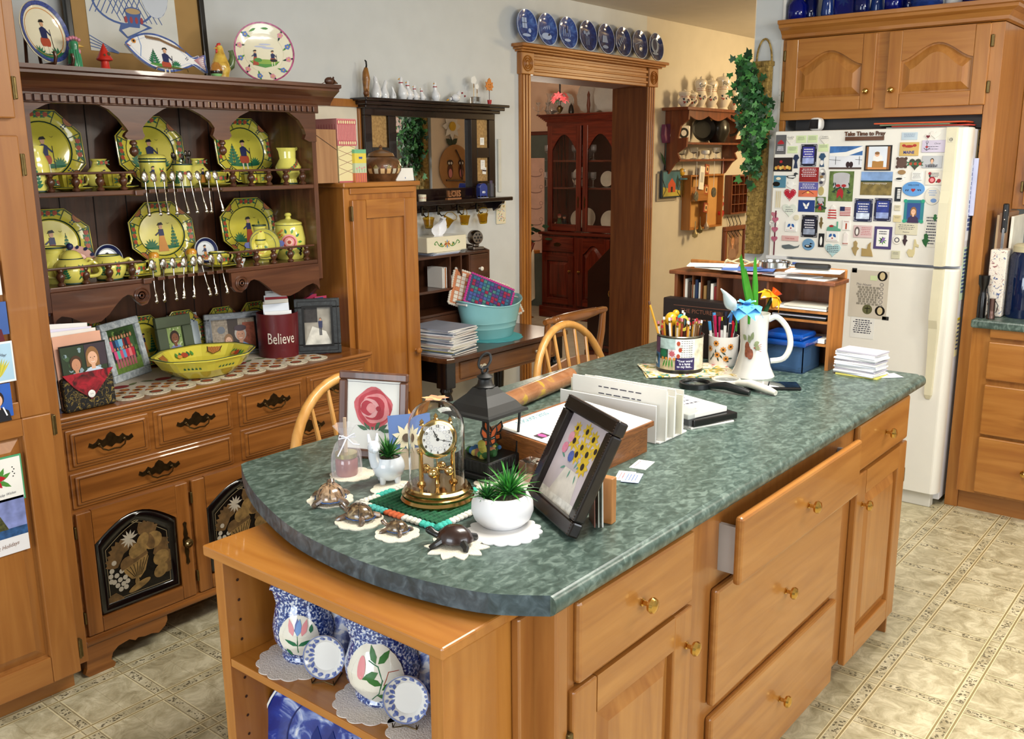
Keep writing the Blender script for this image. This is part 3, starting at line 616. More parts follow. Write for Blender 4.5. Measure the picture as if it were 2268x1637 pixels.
for i in range(nd_):
 y1=ky1-i*dw
 if i in(0,3):
  b=B();b.frame((KX,y1-.02,kz0-.2),(0,-1,0),(0,0,1));b.box(0,0,0,dw-.05,.15,.018,W['h'],.006);d=b.mk('drawer',t);b=B();pull(b,0,0,0)
  b=B();b.frame((KX-.018,y1-.02-(dw-.05)/2,kz0-.125),(0,-1,0),(0,0,1));b.ps([(-.05,0),(-.03,.015),(0,.02),(.03,.015),(.05,0),(.03,-.012),(0,-.018),(-.03,-.012)],0,.003,BRZ);b.tb([(-.03,0,.003),(-.028,-.014,.014),(0,-.02,.016),(.028,-.014,.014),(.03,0,.003)],.003,BRZ,6);b.mk('drawer_pull',d)
  b=B();b.frame((KX,y1-.02,.15),(0,-1,0),(0,0,1));door(b,dw-.05,kz0-.38,W,.06,.018)
 else:b=B();b.frame((KX,y1-.02,.15),(0,-1,0),(0,0,1));door(b,dw-.05,kz0-.2,W,.07,.018,rise=.09)
 d=b.mk('door',t);b=B();b.frame((KX-.018,y1-.02-(dw-.085 if i%2==0 else.03),.5),(0,-1,0),(0,0,1));knob(b,(0,0,0),BRASS,.8);b.mk('knob',d)
t=thing('secretary_desk','dark slant front secretary desk just inside the dining room doorway','desk')
sx0=PZ(1305,757,0.02);SYF=JB+.06
Pq=[PX(p[0],p[1],6.2)for p in((1302,600),(1357,543),(1302,755))]
SXP=6.2
b=B();pz0=Pq[0].z;yl=Pq[0].y;yr=yl-.62
b.T=Matrix(((0,0,1,SXP),(1,0,0,0),(0,1,0,0),(0,0,0,1)))
b.ps([(yl,.1),(yl,pz0),(Pq[1].y,Pq[1].z),(yr,Pq[1].z+.1),(yr,.1)],0,.8,mat('#2a0a08',.25,coat=.3));b.mk('case',t)
b=B();b.box(SXP-.012,yr,.04,SXP+.82,yl+.02,.1,CHERRY['y'],.008);b.box(SXP-.006,yr,.13,SXP+.0,yl,.15,CHERRY['y']);b.mk('base_moulding',t)
b=B();q=PX(1352,650,SXP);b.frame((SXP,q.y,q.z),(0,-1,0),(0,0,1));b.tb([(0,.02,0),(0,.02,.02),(0,0,.028),(0,-.02,.02),(0,-.02,0)],.004,BRASS,8);b.mk('side_handle',t)
# refrigerator
t=thing('refrigerator','white top freezer refrigerator covered with magnets and photos','refrigerator');FRI=t
FX=4.458;FY0,FY1=1.10,1.992;FRW=mat('#e3e1d9',.28,coat=.3,var=.01,bump=.05,bs=300);CRM=mat('#d5cfb4',.35,var=.02)
b=B();b.box(FX+.075,FY0+.004,.03,5.18,FY1-.003,1.735,mat('#dcdde4',.35,var=.01),.004)
b.box(FX+.03,FY0+.03,.0,FX+.08,FY1-.03,.075,mat('#cfcdc4',.5),.004);b.mk('body',t)
def fdoor(z0,z1):
 r=.05;P=[(FX,FY1-.012),(FX+.012,FY1),(FX+.07,FY1),(FX+.07,FY0)]+[(FX+r-r*sin(a),FY0+.03-.03*cos(a))for a in[i*pi/2/8 for i in range(9)]]
 b=B();bm=bmesh.new();b.ps([(x,y)for x,y in P[::-1]],z0,z1,FRW,.008);return b.mk('door',t)
d1=fdoor(1.142,1.742);d2=fdoor(.075,1.128)
hy=PX(2107,290,FX-.02).y;hy2=PX(2083,560,FX-.02).y
def fh(ys,zs,ws,o,dep):
 b=B();n=len(zs);V_=[]
 for y,z,w_,d in zip(ys,zs,ws,dep):
  for dx,dy in((0,w_/2),(0,-w_/2),(-d,-w_/2*.8),(-d,w_/2*.8)):V_.append((FX+.004+dx,y+dy,z))
 F_=[(k*4+i,k*4+(i+1)%4,k*4+4+(i+1)%4,k*4+4+i)for k in range(n-1)for i in range(4)]+[(0,1,2,3),(4*n-1,4*n-2,4*n-3,4*n-4)]
 b.add(V_,F_,CRM);return b.mk('handle',o)
hY=hy
fh([hY]*6,[1.742,1.55,1.47,1.42,1.25,1.142],[.052,.05,.05,.047,.045,.045],d1,[.018,.02,.028,.045,.045,.04])
fh([hY]*7,[1.128,1.0,.9,.86,.72,.55,.53],[.045,.045,.045,.047,.04,.038,.02],d2,[.04,.045,.045,.03,.022,.018,.01])
b=B();q=PX(2106,309,FX-.02);b.frame((FX-.0165,q.y,q.z),(0,-1,0),(0,0,1));b.rect(-.011,-.011,.011,.011,mat('#cfcab4',.3),.0);b.ring(0,0,.007,.007,.0015,mat('#333333',.4),.0006);b.text('GE',0,0,.009,mat('#333333',.4),.0007,shear=.3);b.mk('emblem',d1)
b=B()
for k in range(4):b.box(FX+.028,FY1-.62+k*.0,.028+k*.009,FX+.031,FY1-.1,.032+k*.009,BLACK)
b.mk('vent_slots',t)
b=B();b.box(FX-.01,FY1-.1,1.127,FX+.06,FY1+.002,1.143,mat('#cfd0d2',.3));b.mk('door_hinge',t)
# cabinet over the refrigerator with the tall side panel
CXF=4.58
t=thing('refrigerator_cabinet','maple cabinet with two arched doors above the refrigerator','cabinet')
MY=dict(v=MAPLE['z'],h=MAPLE['y'])
b=B();b.box(CXF,1.092,1.797,5.19,2.02,2.176,MAPLE['y'],.002);b.mk('case',t);b=B();b.box(CXF,1.994,.0,CXF+.02,2.02,1.796,MAPLE['z'],.002);tag(b.mk('filler_strip'),'narrow upright maple strip between the refrigerator and the white wall','panel')
b=B();b.box(CXF,1.033,0,5.19,1.09,2.175,MAPLE['z'],.002);tag(b.mk('tall_end_panel'),'tall maple end panel between the refrigerator and the right counter','panel')
b=B()
pr=[(0,0),(-.012,.006),(-.014,.02),(-.03,.038),(-.052,.05),(-.055,.062),(-.068,.066),(-.07,.082),(-.06,.085)]
pts=[]
def crown(b,path,z,m):
 n=len(path);V_=[];k=len(pr)
 for i,(x,y,ox,oy)in enumerate(path):V_+=[(x+ox*-p[0],y+oy*-p[0],z+p[1])for p in pr]
 b.add(V_,[(i*k+j,(i+1)*k+j,(i+1)*k+j+1,i*k+j+1)for i in range(n-1)for j in range(k-1)],m)
crown(b,[(CXF,2.025,-1,0),(CXF,1.033,-1,-1),(5.19,1.033,0,-1)],2.178,MAPLE['y'])
b.box(CXF-.06,.975,2.255,5.19,2.025,2.263,MAPLE['y']);b.box(CXF,1.033,2.178,5.19,2.025,2.256,MAPLE['y']);b.mk('crown_moulding',t)
CROWNZ=2.263
for y1,y0 in((1.996,1.562),(1.508,1.083)):
 b=B();b.frame((CXF,y1,1.836),(0,-1,0),(0,0,1));door(b,y1-y0,.336,MY,.062,.02,rise=.07);d=b.mk('door',t)
 ky=y0+.03 if y1>1.6 else y1-.03;b=B();b.frame((CXF-.02,ky,1.915),(0,-1,0),(0,0,1));knob(b,(0,0,0),BRASS,.85);b.mk('knob',d)
 hy_=y1+.008 if y1>1.6 else y0-.008
 for z in(1.91,2.1):b=B();b.box(CXF-.018,hy_-.006,z-.025,CXF,hy_+.006,z+.025,HINGE,.003);b.mk('hinge',d)
b=B();b.box(4.62,1.1,1.742,4.64,1.95,1.797,mat('#2b2b2d',.6));b.mk('gap_shade',t)  # dark sheet standing in for the shade in the gap over the refrigerator
# right hand base cabinets and counter
LAM=mixmat(((.3,'#30413b'),(.46,'#41534c'),(.56,'#53655e'),(.66,'#6a7c74'),(.78,'#495b54')),(5,7,5),8,13,1,.33,.02,0)
LAME=mixmat(((.3,'#2c393c'),(.46,'#38464c'),(.6,'#4a5960'),(.72,'#5d6c72')),(5,5,5),7,12,1.1,.35,.02)
t=thing('corner_counter','green laminate counter standing right of the refrigerator','counter')
b=B();b.box(4.488,-.6,.873,5.4,1.032,.911,LAM,.008);b.mk('worktop',t)
b=B();b.box(5.38,-.6,.911,5.42,1.03,1.02,LAM,.005);b.mk('backsplash',t)
BX=4.53
t=thing('drawer_base_cabinet','maple base cabinet with a stack of drawers right of the refrigerator','cabinet')
b=B();b.box(BX,-.6,.1,5.4,1.032,.873,MAPLE['z'],.002);b.box(BX+.06,-.6,0,5.4,1.032,.1,MAPLED['y']);b.mk('case',t)
rz=[(PX(2195,722,BX-.02).z,PX(2192,748,BX-.02).z),(PX(2190,757,BX-.02).z,PX(2182,840,BX-.02).z),(PX(2182,852,BX-.02).z,PX(2175,962,BX-.02).z),(PX(2173,968,BX-.02).z,PX(2163,1090,BX-.02).z)]
ry=PX(2190,757,BX-.02).y
for i,(a,c)in enumerate(rz):
 b=B();b.box(BX-.022,ry-.62,c,BX,ry,a,MAPLE['y'],.005);d=b.mk('drawer' if i else 'pull_out_board',t)
 if i:b=B();b.frame((BX-.022,PX(2268,1045,BX-.02).y-.004,(a+c)/2),(0,-1,0),(0,0,1));knob(b,(0,0,0),BRASS,1);b.mk('knob',d)
q=PY(2250,470,1.033)
t=thing('upper_wall_cabinet','maple wall cabinet at the right edge above the counter','cabinet')
b=B();b.box(5.05,-.6,1.37,5.4,1.032,2.19,MAPLE['z'],.002);b.mk('case',t)
b=B();b.frame((5.05,.985,1.39),(0,-1,0),(0,0,1));door(b,.42,.76,MY,.06,.02,rise=.08);d=b.mk('door',t)
q=PX(2261,426,5.03);b=B();b.box(5.03,.988,1.45,5.05,1.0,1.5,HINGE,.003);b.mk('hinge',d)
# island
t=thing('kitchen_island','maple kitchen island cabinet with brass knobs under the green counter','cabinet')
IY=.897;b=B()
b.box(1.232,IY,.1,3.14,1.45,.877,MAPLED['z'],.002);b.box(1.3,IY+.06,0,3.1,1.42,.1,MAPLED['x']);b.box(1.18,.955,0,1.235,1.59,.877,MAPLED['z'],.001)
b.mk('body',t)
b=B();b.box(1.2,IY-.012,0,1.236,.957,.877,MAPLED['z'],.006);b.box(1.16,.937,0,1.206,.9565,.845,MAPLED['z'],.004);b.box(1.236,IY-.006,.0,1.262,IY+.004,.877,MAPLED['z'],.003);b.mk('corner_post',t)
b=B();b.box(3.14,IY,.0,3.152,1.45,.877,MAPLED['z'],.001);b.ps([(0,0),(.1,0),(.1,.0),(.1,.01)],0,.001,MAPLED['z']);b.v=b.v[:8]if 0 else b.v;b.mk('end_panel',t)
MD=dict(v=MAPLE['z'],h=MAPLE['x'])
def idraw(x0,x1,z0,z1,y,kz=None,op=0):
 b=B();b.box(x0,y-.02,z0,x1,y,z1,MAPLE['x'],.0075,2);d=b.mk('drawer',t)
 b=B();b.frame(((x0+x1)/2,y-.02,(z0+z1)/2),(1,0,0),(0,0,1));knob(b,(0,0,0),BRASS,1);b.mk('knob',d)
 if op:
  b=B();G=mat('#b4b3b5',.4,.2);b.box(x0+.012,y,z0+.02,x0+.024,IY+.3,z1-.03,G);b.box(x1-.024,y,z0+.02,x1-.012,IY+.3,z1-.03,G);b.box(x0+.012,y,z0+.02,x1-.012,IY+.3,z0+.03,G);b.mk('drawer_box',d)
idraw(1.257,1.68,.696,.858,IY);idraw(1.815,2.565,.69,.852,.855,op=1)
idraw(1.795,2.567,.383,.676,IY);idraw(1.793,2.575,.082,.354,IY);idraw(2.668,3.132,.715,.862,IY)
for x0,x1,z0,z1,kx in((1.24,1.676,.09,.69,1.652),(2.676,3.132,.088,.706,2.722)):
 b=B();b.frame((x0,IY,z0),(1,0,0),(0,0,1));door(b,x1-x0,z1-z0,MD,.075,.021);d=b.mk('door',t)
 b=B();b.frame((kx,IY-.021,.605),(1,0,0),(0,0,1));knob(b,(0,0,0),BRASS,1);b.mk('knob',d)
 hx=x0-.004 if x0<2 else x1+.004
 q=.5
 b=B();b.box(hx-.008,IY-.02,.56,hx+.006,IY+.002,.61,HINGE,.003);b.mk('hinge',d)
t=thing('island_countertop','green marbled laminate countertop with a bowed end covering the island','countertop')
cv=[(1.155,.866),(1.098,.953),(1.068,1.06),(1.054,1.181),(1.056,1.306),(1.078,1.456),(1.134,1.63),(1.19,1.757),(1.25,1.862)]
def smooth(ps,n=5):
 o=[]
 for i in range(len(ps)-1):
  p0=ps[max(i-1,0)];p1=ps[i];p2=ps[i+1];p3=ps[min(i+2,len(ps)-1)]
  for k in range(n):
   t_=k/n;o.append(tuple(.5*((2*p1[j])+(-p0[j]+p2[j])*t_+(2*p0[j]-5*p1[j]+4*p2[j]-p3[j])*t_*t_+(-p0[j]+3*p1[j]-3*p2[j]+p3[j])*t_**3)for j in range(len(p1))))
 return o+[tuple(ps[-1])]
cs=smooth(cv,5)
P=cs+[(1.27,1.868),(3.2,1.868),(3.208,1.85),(3.208,.884),(3.19,.872)]
b=B();b.ps([(x,y)for x,y in P][::-1],.877,.915,LAM,.0)
for i in range(len(b.f)):
 f=b.f[i];zz=[b.v[k][2]for k in f]
 if max(zz)-min(zz)>.01:
  xs=[b.v[k][0]for k in f]
  if max(xs)<1.26:
   if LAME not in b.ms:b.ms.append(LAME)
   b.mi[i]=b.ms.index(LAME)
nn=10;E_=[]
for i in range(nn+1):
 a=-pi/2+pi*i/nn;E_.append((.872-.019*max(0,cos(a))**.8,.896+.019*sin(a)))
V_=[];
for x in(1.155,3.2):V_+=[(x,y,z)for y,z in E_]
m=nn+1;b.add(V_,[(i,i+1,m+i+1,m+i)for i in range(nn)]+[tuple(range(m))[::-1],tuple(range(m,2*m))],LAM,True)
b.mk('laminate_slab',t)
t=thing('end_bookcase','open maple bookcase standing against the bowed end of the island','bookcase')
BX0,BY0,BY1=.988,.957,1.592;SW=SHELF
b=B();b.box(BX0-.012,BY0-.012,.845,1.178,BY1+.018,.868,SW['y'],.004);b.mk('top_board',t)
for y in(BY0,BY1-.03):
 b=B();b.box(BX0,y,0,1.178,y+.03,.845,SHELF['z'],.0015);o=b.mk('side_panel',t)
b=B();b.box(1.17,BY0,0,1.178,BY1,.845,SHELF['z']);b.mk('back_panel',t)
b=B()
for k in range(12):
 z=.79-k*.044
 for x in(1.02,):b.frame((x,BY1-.0302,z),(1,0,0),(0,0,1));b.ell(0,0,.0034,.0034,mat('#3a1c0a',.8),.0003,n=10)
b.mk('peg_holes',t)['kind']='stuff'
BSH=.626
for z in(BSH,.2):b=B();b.box(BX0+.002,BY0+.03,z-.018,1.17,BY1-.03,z,SW['y'],.002);b.mk('shelf',t)
b=B();b.box(BX0+.01,BY0+.03,0,1.17,BY1-.03,.06,SW['y'],.002);b.mk('plinth',t)
# painted yellow pottery and the rest on the hutch
YEL=mat('#d2c548',.16,coat=.6,var=.03);YELC=mat('#d8cf63',.16,coat=.6,var=.03);DGR=fl('#16352b');GRN=fl('#1f6a45');GR2=fl('#4d8a3a')
RBR=fl('#a8452a');ORG=fl('#cf8a3a');NAV=fl('#1b2350');SKIN=fl('#c99a78');RED=fl('#a31f26');PNK=fl('#d98a8e');CRE=mat('#e4dcc0',.16,coat=.6,var=.02)
PORC=mat('#e6e4e0',.12,coat=.6,var=.01);COB=mat('#16307c',.2,coat=.5,var=.05);LBL=fl('#6f93c9');BLK2=fl('#141210')
def face_cam(x,y,k=1):return-math.atan2(x,y)*k
def fig(b,x,y,s,kind=0,z=0):
 J=(NAV,BLK2)[kind%2 if kind<4 else 0];
 if kind in(0,3):
  b.ell(x-.008*s,y-.03*s,.012*s,.016*s,RBR,z);b.ell(x+.009*s,y-.03*s,.012*s,.016*s,RBR,z)
  b.rect(x-.012*s,y-.075*s,x-.006*s,y-.044*s,CRE,z);b.rect(x+.006*s,y-.075*s,x+.012*s,y-.044*s,CRE,z)
  b.poly([(x-.012*s,y-.018*s),(x+.012*s,y-.018*s),(x+.014*s,y+.012*s),(x,y+.02*s),(x-.014*s,y+.012*s)],NAV,z+.0003)
  b.line([(x+.012*s,y+.008*s),(x+.026*s,y-.006*s)],.005*s,NAV,z+.0004);b.line([(x+.028*s,y+.012*s),(x+.028*s,y-.06*s)],.002*s,BLK2,z+.0002)
 else:
  b.poly([(x-.02*s,y-.06*s),(x+.02*s,y-.06*s),(x+.008*s,y),(x-.008*s,y)],ORG if kind==1 else RBR,z)
  b.poly([(x-.01*s,y-.005*s),(x+.01*s,y-.005*s),(x+.009*s,y+.018*s),(x-.009*s,y+.018*s)],NAV,z+.0003);b.line([(x-.008*s,y+.008*s),(x-.022*s,y-.002*s)],.005*s,NAV,z+.0004)
 b.ell(x,y+.027*s,.007*s,.009*s,SKIN,z+.0005);b.poly([(x-.012*s,y+.031*s),(x+.012*s,y+.033*s),(x+.006*s,y+.042*s),(x-.006*s,y+.04*s)],BLK2,z+.0006)
def tree(b,x,y,h,w,z=0,m=None):
 m=m or GRN
 for k in range(6):
  u=k/6;b.leaf(x,y+h*u,w*(1-u)*1.1,h*.16,.5,m,z);b.leaf(x,y+h*u,w*(1-u)*1.1,h*.16,pi-.5,m,z)
 b.line([(x,y),(x,y+h)],w*.08,DGR,z+.0002)
def bush(b,x,y,r,z=0):
 for a in(.15,.55,.95,1.35,1.75,2.15,2.6,3.0):b.leaf(x,y,r,r*.24,a,GRN,z)
def sprig(b,x,y,s,rot,z=0,n=3):
 c,d=cos(rot),sin(rot)
 for k in range(n):
  u=(k-(n-1)/2)*.02*s;px,py=x+c*u,y+d*u
  for q in(-.9,.9):b.leaf(px,py,.02*s,.006*s,rot+pi/2+q*1.2,GRN,z);b.leaf(px,py,.02*s,.006*s,rot-pi/2+q*1.2,GRN,z)
  for q in(-.35,0,.35):b.leaf(px-c*.006*s,py-d*.006*s,.017*s,.007*s,rot+q,RBR,z+.0003)
def dots(b,x,y,s,m=NAV,z=0):
 for dx,dy in((0,1),(1,0),(0,-1),(-1,0)):b.ell(x+dx*s,y+dy*s,s*.5,s*.5,m,z,n=6)
def octa(a):
 q=(a+pi/8)%(pi/4)-pi/8;return 1/cos(q)
def oplate(w,h,kind=0,full=True):
 """octagonal platter, face toward -y, resting at z=0, leaning axis at its foot"""
 b=B();b.T=Matrix(((1,0,0,0),(0,0,-1,-.004),(0,1,0,h/2),(0,0,0,1)));N=32;rx,ry=w/2,h/2
 def oc(s,z):return[(rx*s*octa(2*pi*i/N)*cos(2*pi*i/N)*.93,ry*s*octa(2*pi*i/N)*sin(2*pi*i/N)*.93,z)for i in range(N)]
 def el(s,z):return[(rx*s*cos(2*pi*i/N),ry*s*sin(2*pi*i/N),z)for i in range(N)]
 L=[oc(.97,.0),oc(1.03,.012),oc(1.03,.017),oc(1.0,.018),el(.68,.010),el(.64,.004)]
 V_=[p for l in L for p in l];b.add(V_,[(j*N+i,j*N+(i+1)%N,(j+1)*N+(i+1)%N,(j+1)*N+i)for j in range(len(L)-1)for i in range(N)],YEL,True)
 b.add(L[-1],[tuple(range(N))],YEL);b.add(L[0],[tuple(range(N))[::-1]],YEL)
 def pf(x,y,z):
  t=math.hypot(x/rx,y/ry);zz=.0045 if t<.64 else.0045+.0065*(t-.64)/.04 if t<.68 else.011+.008*(t-.68)/.28
  return(x,y,zz+z)
 b.pf=pf
 b.ring(0,0,rx*.69,ry*.69,.0035,DGR,.0006)
 for i in range(N):
  a=L[3][i];c=L[3][(i+1)%N];b.poly([(a[0],a[1]),(c[0],c[1]),(c[0]*.975,c[1]*.975),(a[0]*.975,a[1]*.975)],DGR,.0012)
 for k in range(8):
  a=pi/8+k*pi/4;R_=.95;p=(rx*.7*cos(a),ry*.7*sin(a));q=(rx*R_*cos(a)*1.02,ry*R_*sin(a)*1.02);b.line([p,q],.0025,DGR,.0014)
 for k in range(4):
  a=pi/4+k*pi/2;cxx,cyy=rx*.97*cos(a),ry*.97*sin(a);r_=w*.085
  ps=[(cxx-r_*cos(a+t)*.8,cyy-r_*sin(a+t)*.8)for t in(-1.35,-1,-.6,-.2,.2,.6,1,1.35)]
  b.poly(ps,fl('#b07a3a'),.0016)
  for i in range(4):b.line([ps[i],ps[7-i]],.0012,RBR,.0020)
  for i in range(3):b.line([ps[i],ps[i+5]],.0012,RBR,.0020)
  b.line(ps,.0022,DGR,.0022)
  dots(b,rx*.77*cos(a),ry*.77*sin(a),.006 if w>.15 else.003,NAV,.0016)
 for k in range(4):
  a=k*pi/2;sprig(b,rx*.84*cos(a),ry*.84*sin(a),w*4.2,a+pi/2,.0015,3)
 s=w/.2
 b.poly([(rx*.5*cos(t),-ry*.42+ry*.06*sin(t))for t in[i*2*pi/16 for i in range(16)]],GRN,.0006)
 if kind in(0,3):tree(b,-rx*.35,-ry*.4,ry*.6,rx*.24,.0009);bush(b,rx*.35,-ry*.4,rx*.2,.0009)
 else:bush(b,-rx*.34,-ry*.4,rx*.24,.0009);tree(b,rx*.36,-ry*.4,ry*.65,rx*.14,.0009)
 fig(b,0,-ry*.02,s*.78,kind,.0012)
 b.line([(rx*.2,ry*.32),(rx*.24,ry*.29),(rx*.28,ry*.32)],.001,BLK2,.0006)
 return b
def lean(name,b,label,cat,loc,rz=0,ang=.16,group=None):return solo(name,b,label,cat,loc,rz,group,rx=-ang)
PB=3.205
def platter(x0,x1,y0,zs,kind,label,Yb=PB,cxo=None,wset=None):
 a=PY(x1,(y0+zs)/2 if 0 else y0+60,Yb+.02);top=PY((x0+x1)/2,y0,Yb+.04).z
 w_=wset or a.x-PY(x0,y0+60,Yb+.02).x;xc=a.x-w_/2;h=(top-zs)/cos(.2)
 lean('platter',oplate(w_,h,kind),label,'platter',(xc,Yb,zs+.001),0,.16,'yellow painted octagonal platters on the hutch');return w_
w_=platter(248,402,258,SH1,0,'yellow octagonal platter with a piper, middle of the top hutch shelf')
platter(248,180,248,SH1,3,'yellow octagonal platter at the left end of the top hutch shelf',wset=w_)
platter(468,598,263,SH1,0,'yellow octagonal platter with a red trousered man, right on the top hutch shelf')
platter(277,425,447,SH2,1,'yellow octagonal platter with an orange skirted woman, middle of the second hutch shelf')
platter(248,198,458,SH2,2,'yellow octagonal platter at the left end of the second hutch shelf',wset=w_)
platter(481,610,438,SH2,2,'yellow octagonal platter behind the vase, right on the second hutch shelf')
def wrap(b,prof,front=0):
 zs=[p[1]for p in prof];rs=[p[0]for p in prof]
 def rad(z):
  for i in range(len(zs)-1):
   if min(zs[i],zs[i+1])<=z<=max(zs[i],zs[i+1])and zs[i]!=zs[i+1]:return rs[i]+(rs[i+1]-rs[i])*(z-zs[i])/(zs[i+1]-zs[i])
  return max(rs)
 R_=max(rs)
 def pf(x,y,z):
  a=-pi/2+x/R_+front;r=rad(y)+.0012+z;return(r*cos(a),r*sin(a),y)
 b.pf=pf;return b
def vessel(name,label,cat,loc,prof,m,deco=None,handle=None,lid=None,spout=None,group=None,rz=None,hm=None,rim=None):
 rz=face_cam(loc[0],loc[1])if rz is None else rz
 t=thing(name,label,cat,loc,rz,group);b=B()
 mid=max(p[1]for p in prof);fn=None
 if spout:
  def fn(a,z):
   d=abs(((a-spout[0])+pi)%(2*pi)-pi);return 1+spout[1]*max(0,1-d/.6)**1.5*max(0,(z/mid-.65)/.35)
 inner=[(prof[-1][0]-.004,prof[-1][1]),(prof[-1][0]-.006,prof[-1][1]-mid*.5),(1e-4,prof[-1][1]-mid*.55)]
 b.lt([(1e-4,0)]+prof+inner,m,seg=32,fn=fn)
 for z in(rim or()):
  r_=[p for p in prof if abs(p[1]-z)<1e-9]or prof[-1:];b.lt([(r_[0][0]+.0008,z-.003),(r_[0][0]+.0016,z),(r_[0][0]+.0008,z+.002)],DGR,seg=32,fn=fn)
 if deco:wrap(b,prof);deco(b);b.pf=None
 b.mk('body',t)
 if handle:
  for a,z0,z1,out,r in(handle if isinstance(handle,list)else[handle]):
   b=B();ra=lambda z:min(prof,key=lambda p:abs(p[1]-z))[0]
   r0,r1=ra(z0)-.002,ra(z1)-.002;rm=max(p[0]for p in prof if z0<=p[1]<=z1)if[1 for p in prof if z0<=p[1]<=z1]else r0;out+=rm-r0 if rm>r0 else 0
   pts=[(r0,z0),(r0+out*.7,z0+(z1-z0)*.08),(r0+out,z0+(z1-z0)*.4),(max(r1+out*.7,r0+out*.8),z0+(z1-z0)*.8),(r1+out*.45,z1+r),(r1,z1)]
   pts=smooth2(pts,4);b.tb([(p*cos(a),p*sin(a),z)for p,z in pts],r,hm or m,8);b.mk('handle',t)
 if lid:
  b=B();b.lt(lid[0],lid[1]or m,(0,0,prof[-1][1]),24);
  b.mk('lid',t)
 return t
def smooth2(ps,n=5):
 o=[]
 for i in range(len(ps)-1):
  p0=ps[max(i-1,0)];p1=ps[i];p2=ps[i+1];p3=ps[min(i+2,len(ps)-1)]
  for k in range(n):
   t_=k/n;o.append(tuple(.5*((2*p1[j])+(-p0[j]+p2[j])*t_+(2*p0[j]-5*p1[j]+4*p2[j]-p3[j])*t_*t_+(-p0[j]+3*p1[j]-3*p2[j]+p3[j])*t_**3)for j in range(len(p1))))
 return o+[tuple(ps[-1])]
def at(px,zs,Y):return(PY(px,400,Y).x,Y,zs)
def cupsaucer(px,zs,Y,label,s=1,sau=True,kind=0,hs=1):
 x,y,z=at(px,zs,Y);t=thing('teacup',label,'cup',(x,y,z+.0005),0,'yellow octagonal cups on the hutch')
 b=B();p=[(.022,.008),(.03,.012),(.034,.03),(.036,.055*hs)];o8=lambda a,z:octa(a)*.97
 b.lt([(1e-4,.008)]+[(r*s,zz*s)for r,zz in p]+[(.033*s,.055*s*hs),(.028*s,.015*s),(1e-4,.013*s)],YEL,seg=32,fn=o8);
 b.lt([(.0365*s,.052*s*hs),(.037*s,.055*s*hs),(.035*s,.056*s*hs)],DGR,seg=32,fn=o8);wrap(b,[(.037*s,0),(.037*s,1)]);
 sprig(b,0,.03*s,.9*s,0,.001,2)
 for q in(-.028,.028):b.line([(q*s,.012*s),(q*s,.05*s*hs)],.0015,DGR,.001)
 b.pf=None
 b.mk('cup_bowl',t);b=B();b.tb([(.034*s,0,.045*s),(.05*s,0,.05*s),(.056*s,0,.035*s),(.048*s,0,.02*s),(.033*s,0,.018*s)],.004*s,YELC,8);b.mk('handle',t)
 if sau:b=B();b.lt([(1e-4,.0),(.035,.0),(.066,.010),(.067,.013),(.035,.006),(1e-4,.006)],YEL,seg=32,fn=lambda a,z:octa(a)*.96);b.lt([(.0665,.0115),(.0672,.0132),(.063,.0135)],DGR,seg=32,fn=lambda a,z:octa(a)*.96);b.mk('saucer',t)
 return t
cupsaucer(158,SH1,3.02,'yellow cup on a saucer behind the left rail of the top hutch shelf')
cupsaucer(257,SH1,3.02,'yellow cup on a saucer just left of the lidded jar on the top shelf')
cupsaucer(480,SH1,3.02,'yellow cup on a saucer right of the crock of spoons')
cupsaucer(552,SH1,3.0,'small yellow cup beside another, left of the cream jug on the top shelf',.8,False)
cupsaucer(580,SH1,3.0,'small yellow cup standing right next to the cream jug',.8,False)
cupsaucer(280,SH2,3.0,'low yellow cup behind the left rail, right of the open teapot',1,True,0,.9)
cupsaucer(473,SH2,3.02,'yellow cup on a saucer in front of the right blue rimmed plate',1,True)
def decoA(b):tree(b,-.03,.02,.05,.016);fig(b,.0,.055,.5,1,.0005);sprig(b,.03,.045,.9,pi/2,.0005,2)
vessel('lidded_jar','yellow lidded jar with a black knob, middle of the top hutch shelf','jar',at(341,SH1,3.03),[(.04,0),(.043,.004),(.043,.09),(.044,.1)],YELC,decoA,rim=(.004,.09,.1),lid=([(.045,0),(.046,.006),(.04,.012),(.01,.016),(1e-4,.016)],YELC))
t=vessel('spoon_crock','small yellow crock crammed with upright silver spoons','crock',at(405,SH1,3.03),[(.03,0),(.034,.004),(.034,.075),(.035,.08)],YELC,lambda b:(sprig(b,0,.05,.8,0,.0005,2),tree(b,-.02,.015,.04,.012)),rim=(.004,.08))
for k in range(7):
 a=k*2.4;b=B();c_=V((.018*cos(a),.018*sin(a),.03));e=V((.03*cos(a),.026*sin(a),.098+.006*(k%3)));b.tb([c_,e],.0018,mat('#4a4540',.25,1),6);b.ball(e+V((0,0,.006)),.008,mat('#4a4540',.25,1),.8,.4,1.4,10,6)
 o=b.mk('silver_spoon');o.location=t.location;tag(o,'silver spoon standing in the small yellow crock','spoon','spoons standing in the yellow crock')
def decoP(b):
 for k in range(6):sprig(b,-.03+.012*k,.05+.008*k,.7,.6,.0005,1)
 b.line([(-.03,.04),(.03,.095)],.0015,GRN,.0004)
vessel('cream_jug','yellow cream jug with an orange rim at the right end of the top hutch shelf','jug',at(640,SH1,3.04),[(.03,0),(.033,.004),(.03,.02),(.046,.045),(.05,.065),(.03,.1),(.029,.115),(.036,.138)],YELC,decoP,handle=(0,.04,.13,.03,.006),spout=(pi,.35),rim=(.004,),rz=-.1)
vessel('tall_jug','yellow jug with a green fern at the far left of the top shelf','jug',at(80,SH1,3.0),[(.035,0),(.04,.004),(.045,.04),(.04,.09),(.028,.12),(.032,.14)],YELC,lambda b:tree(b,0,.015,.07,.02),rim=(.004,),rz=-.4)
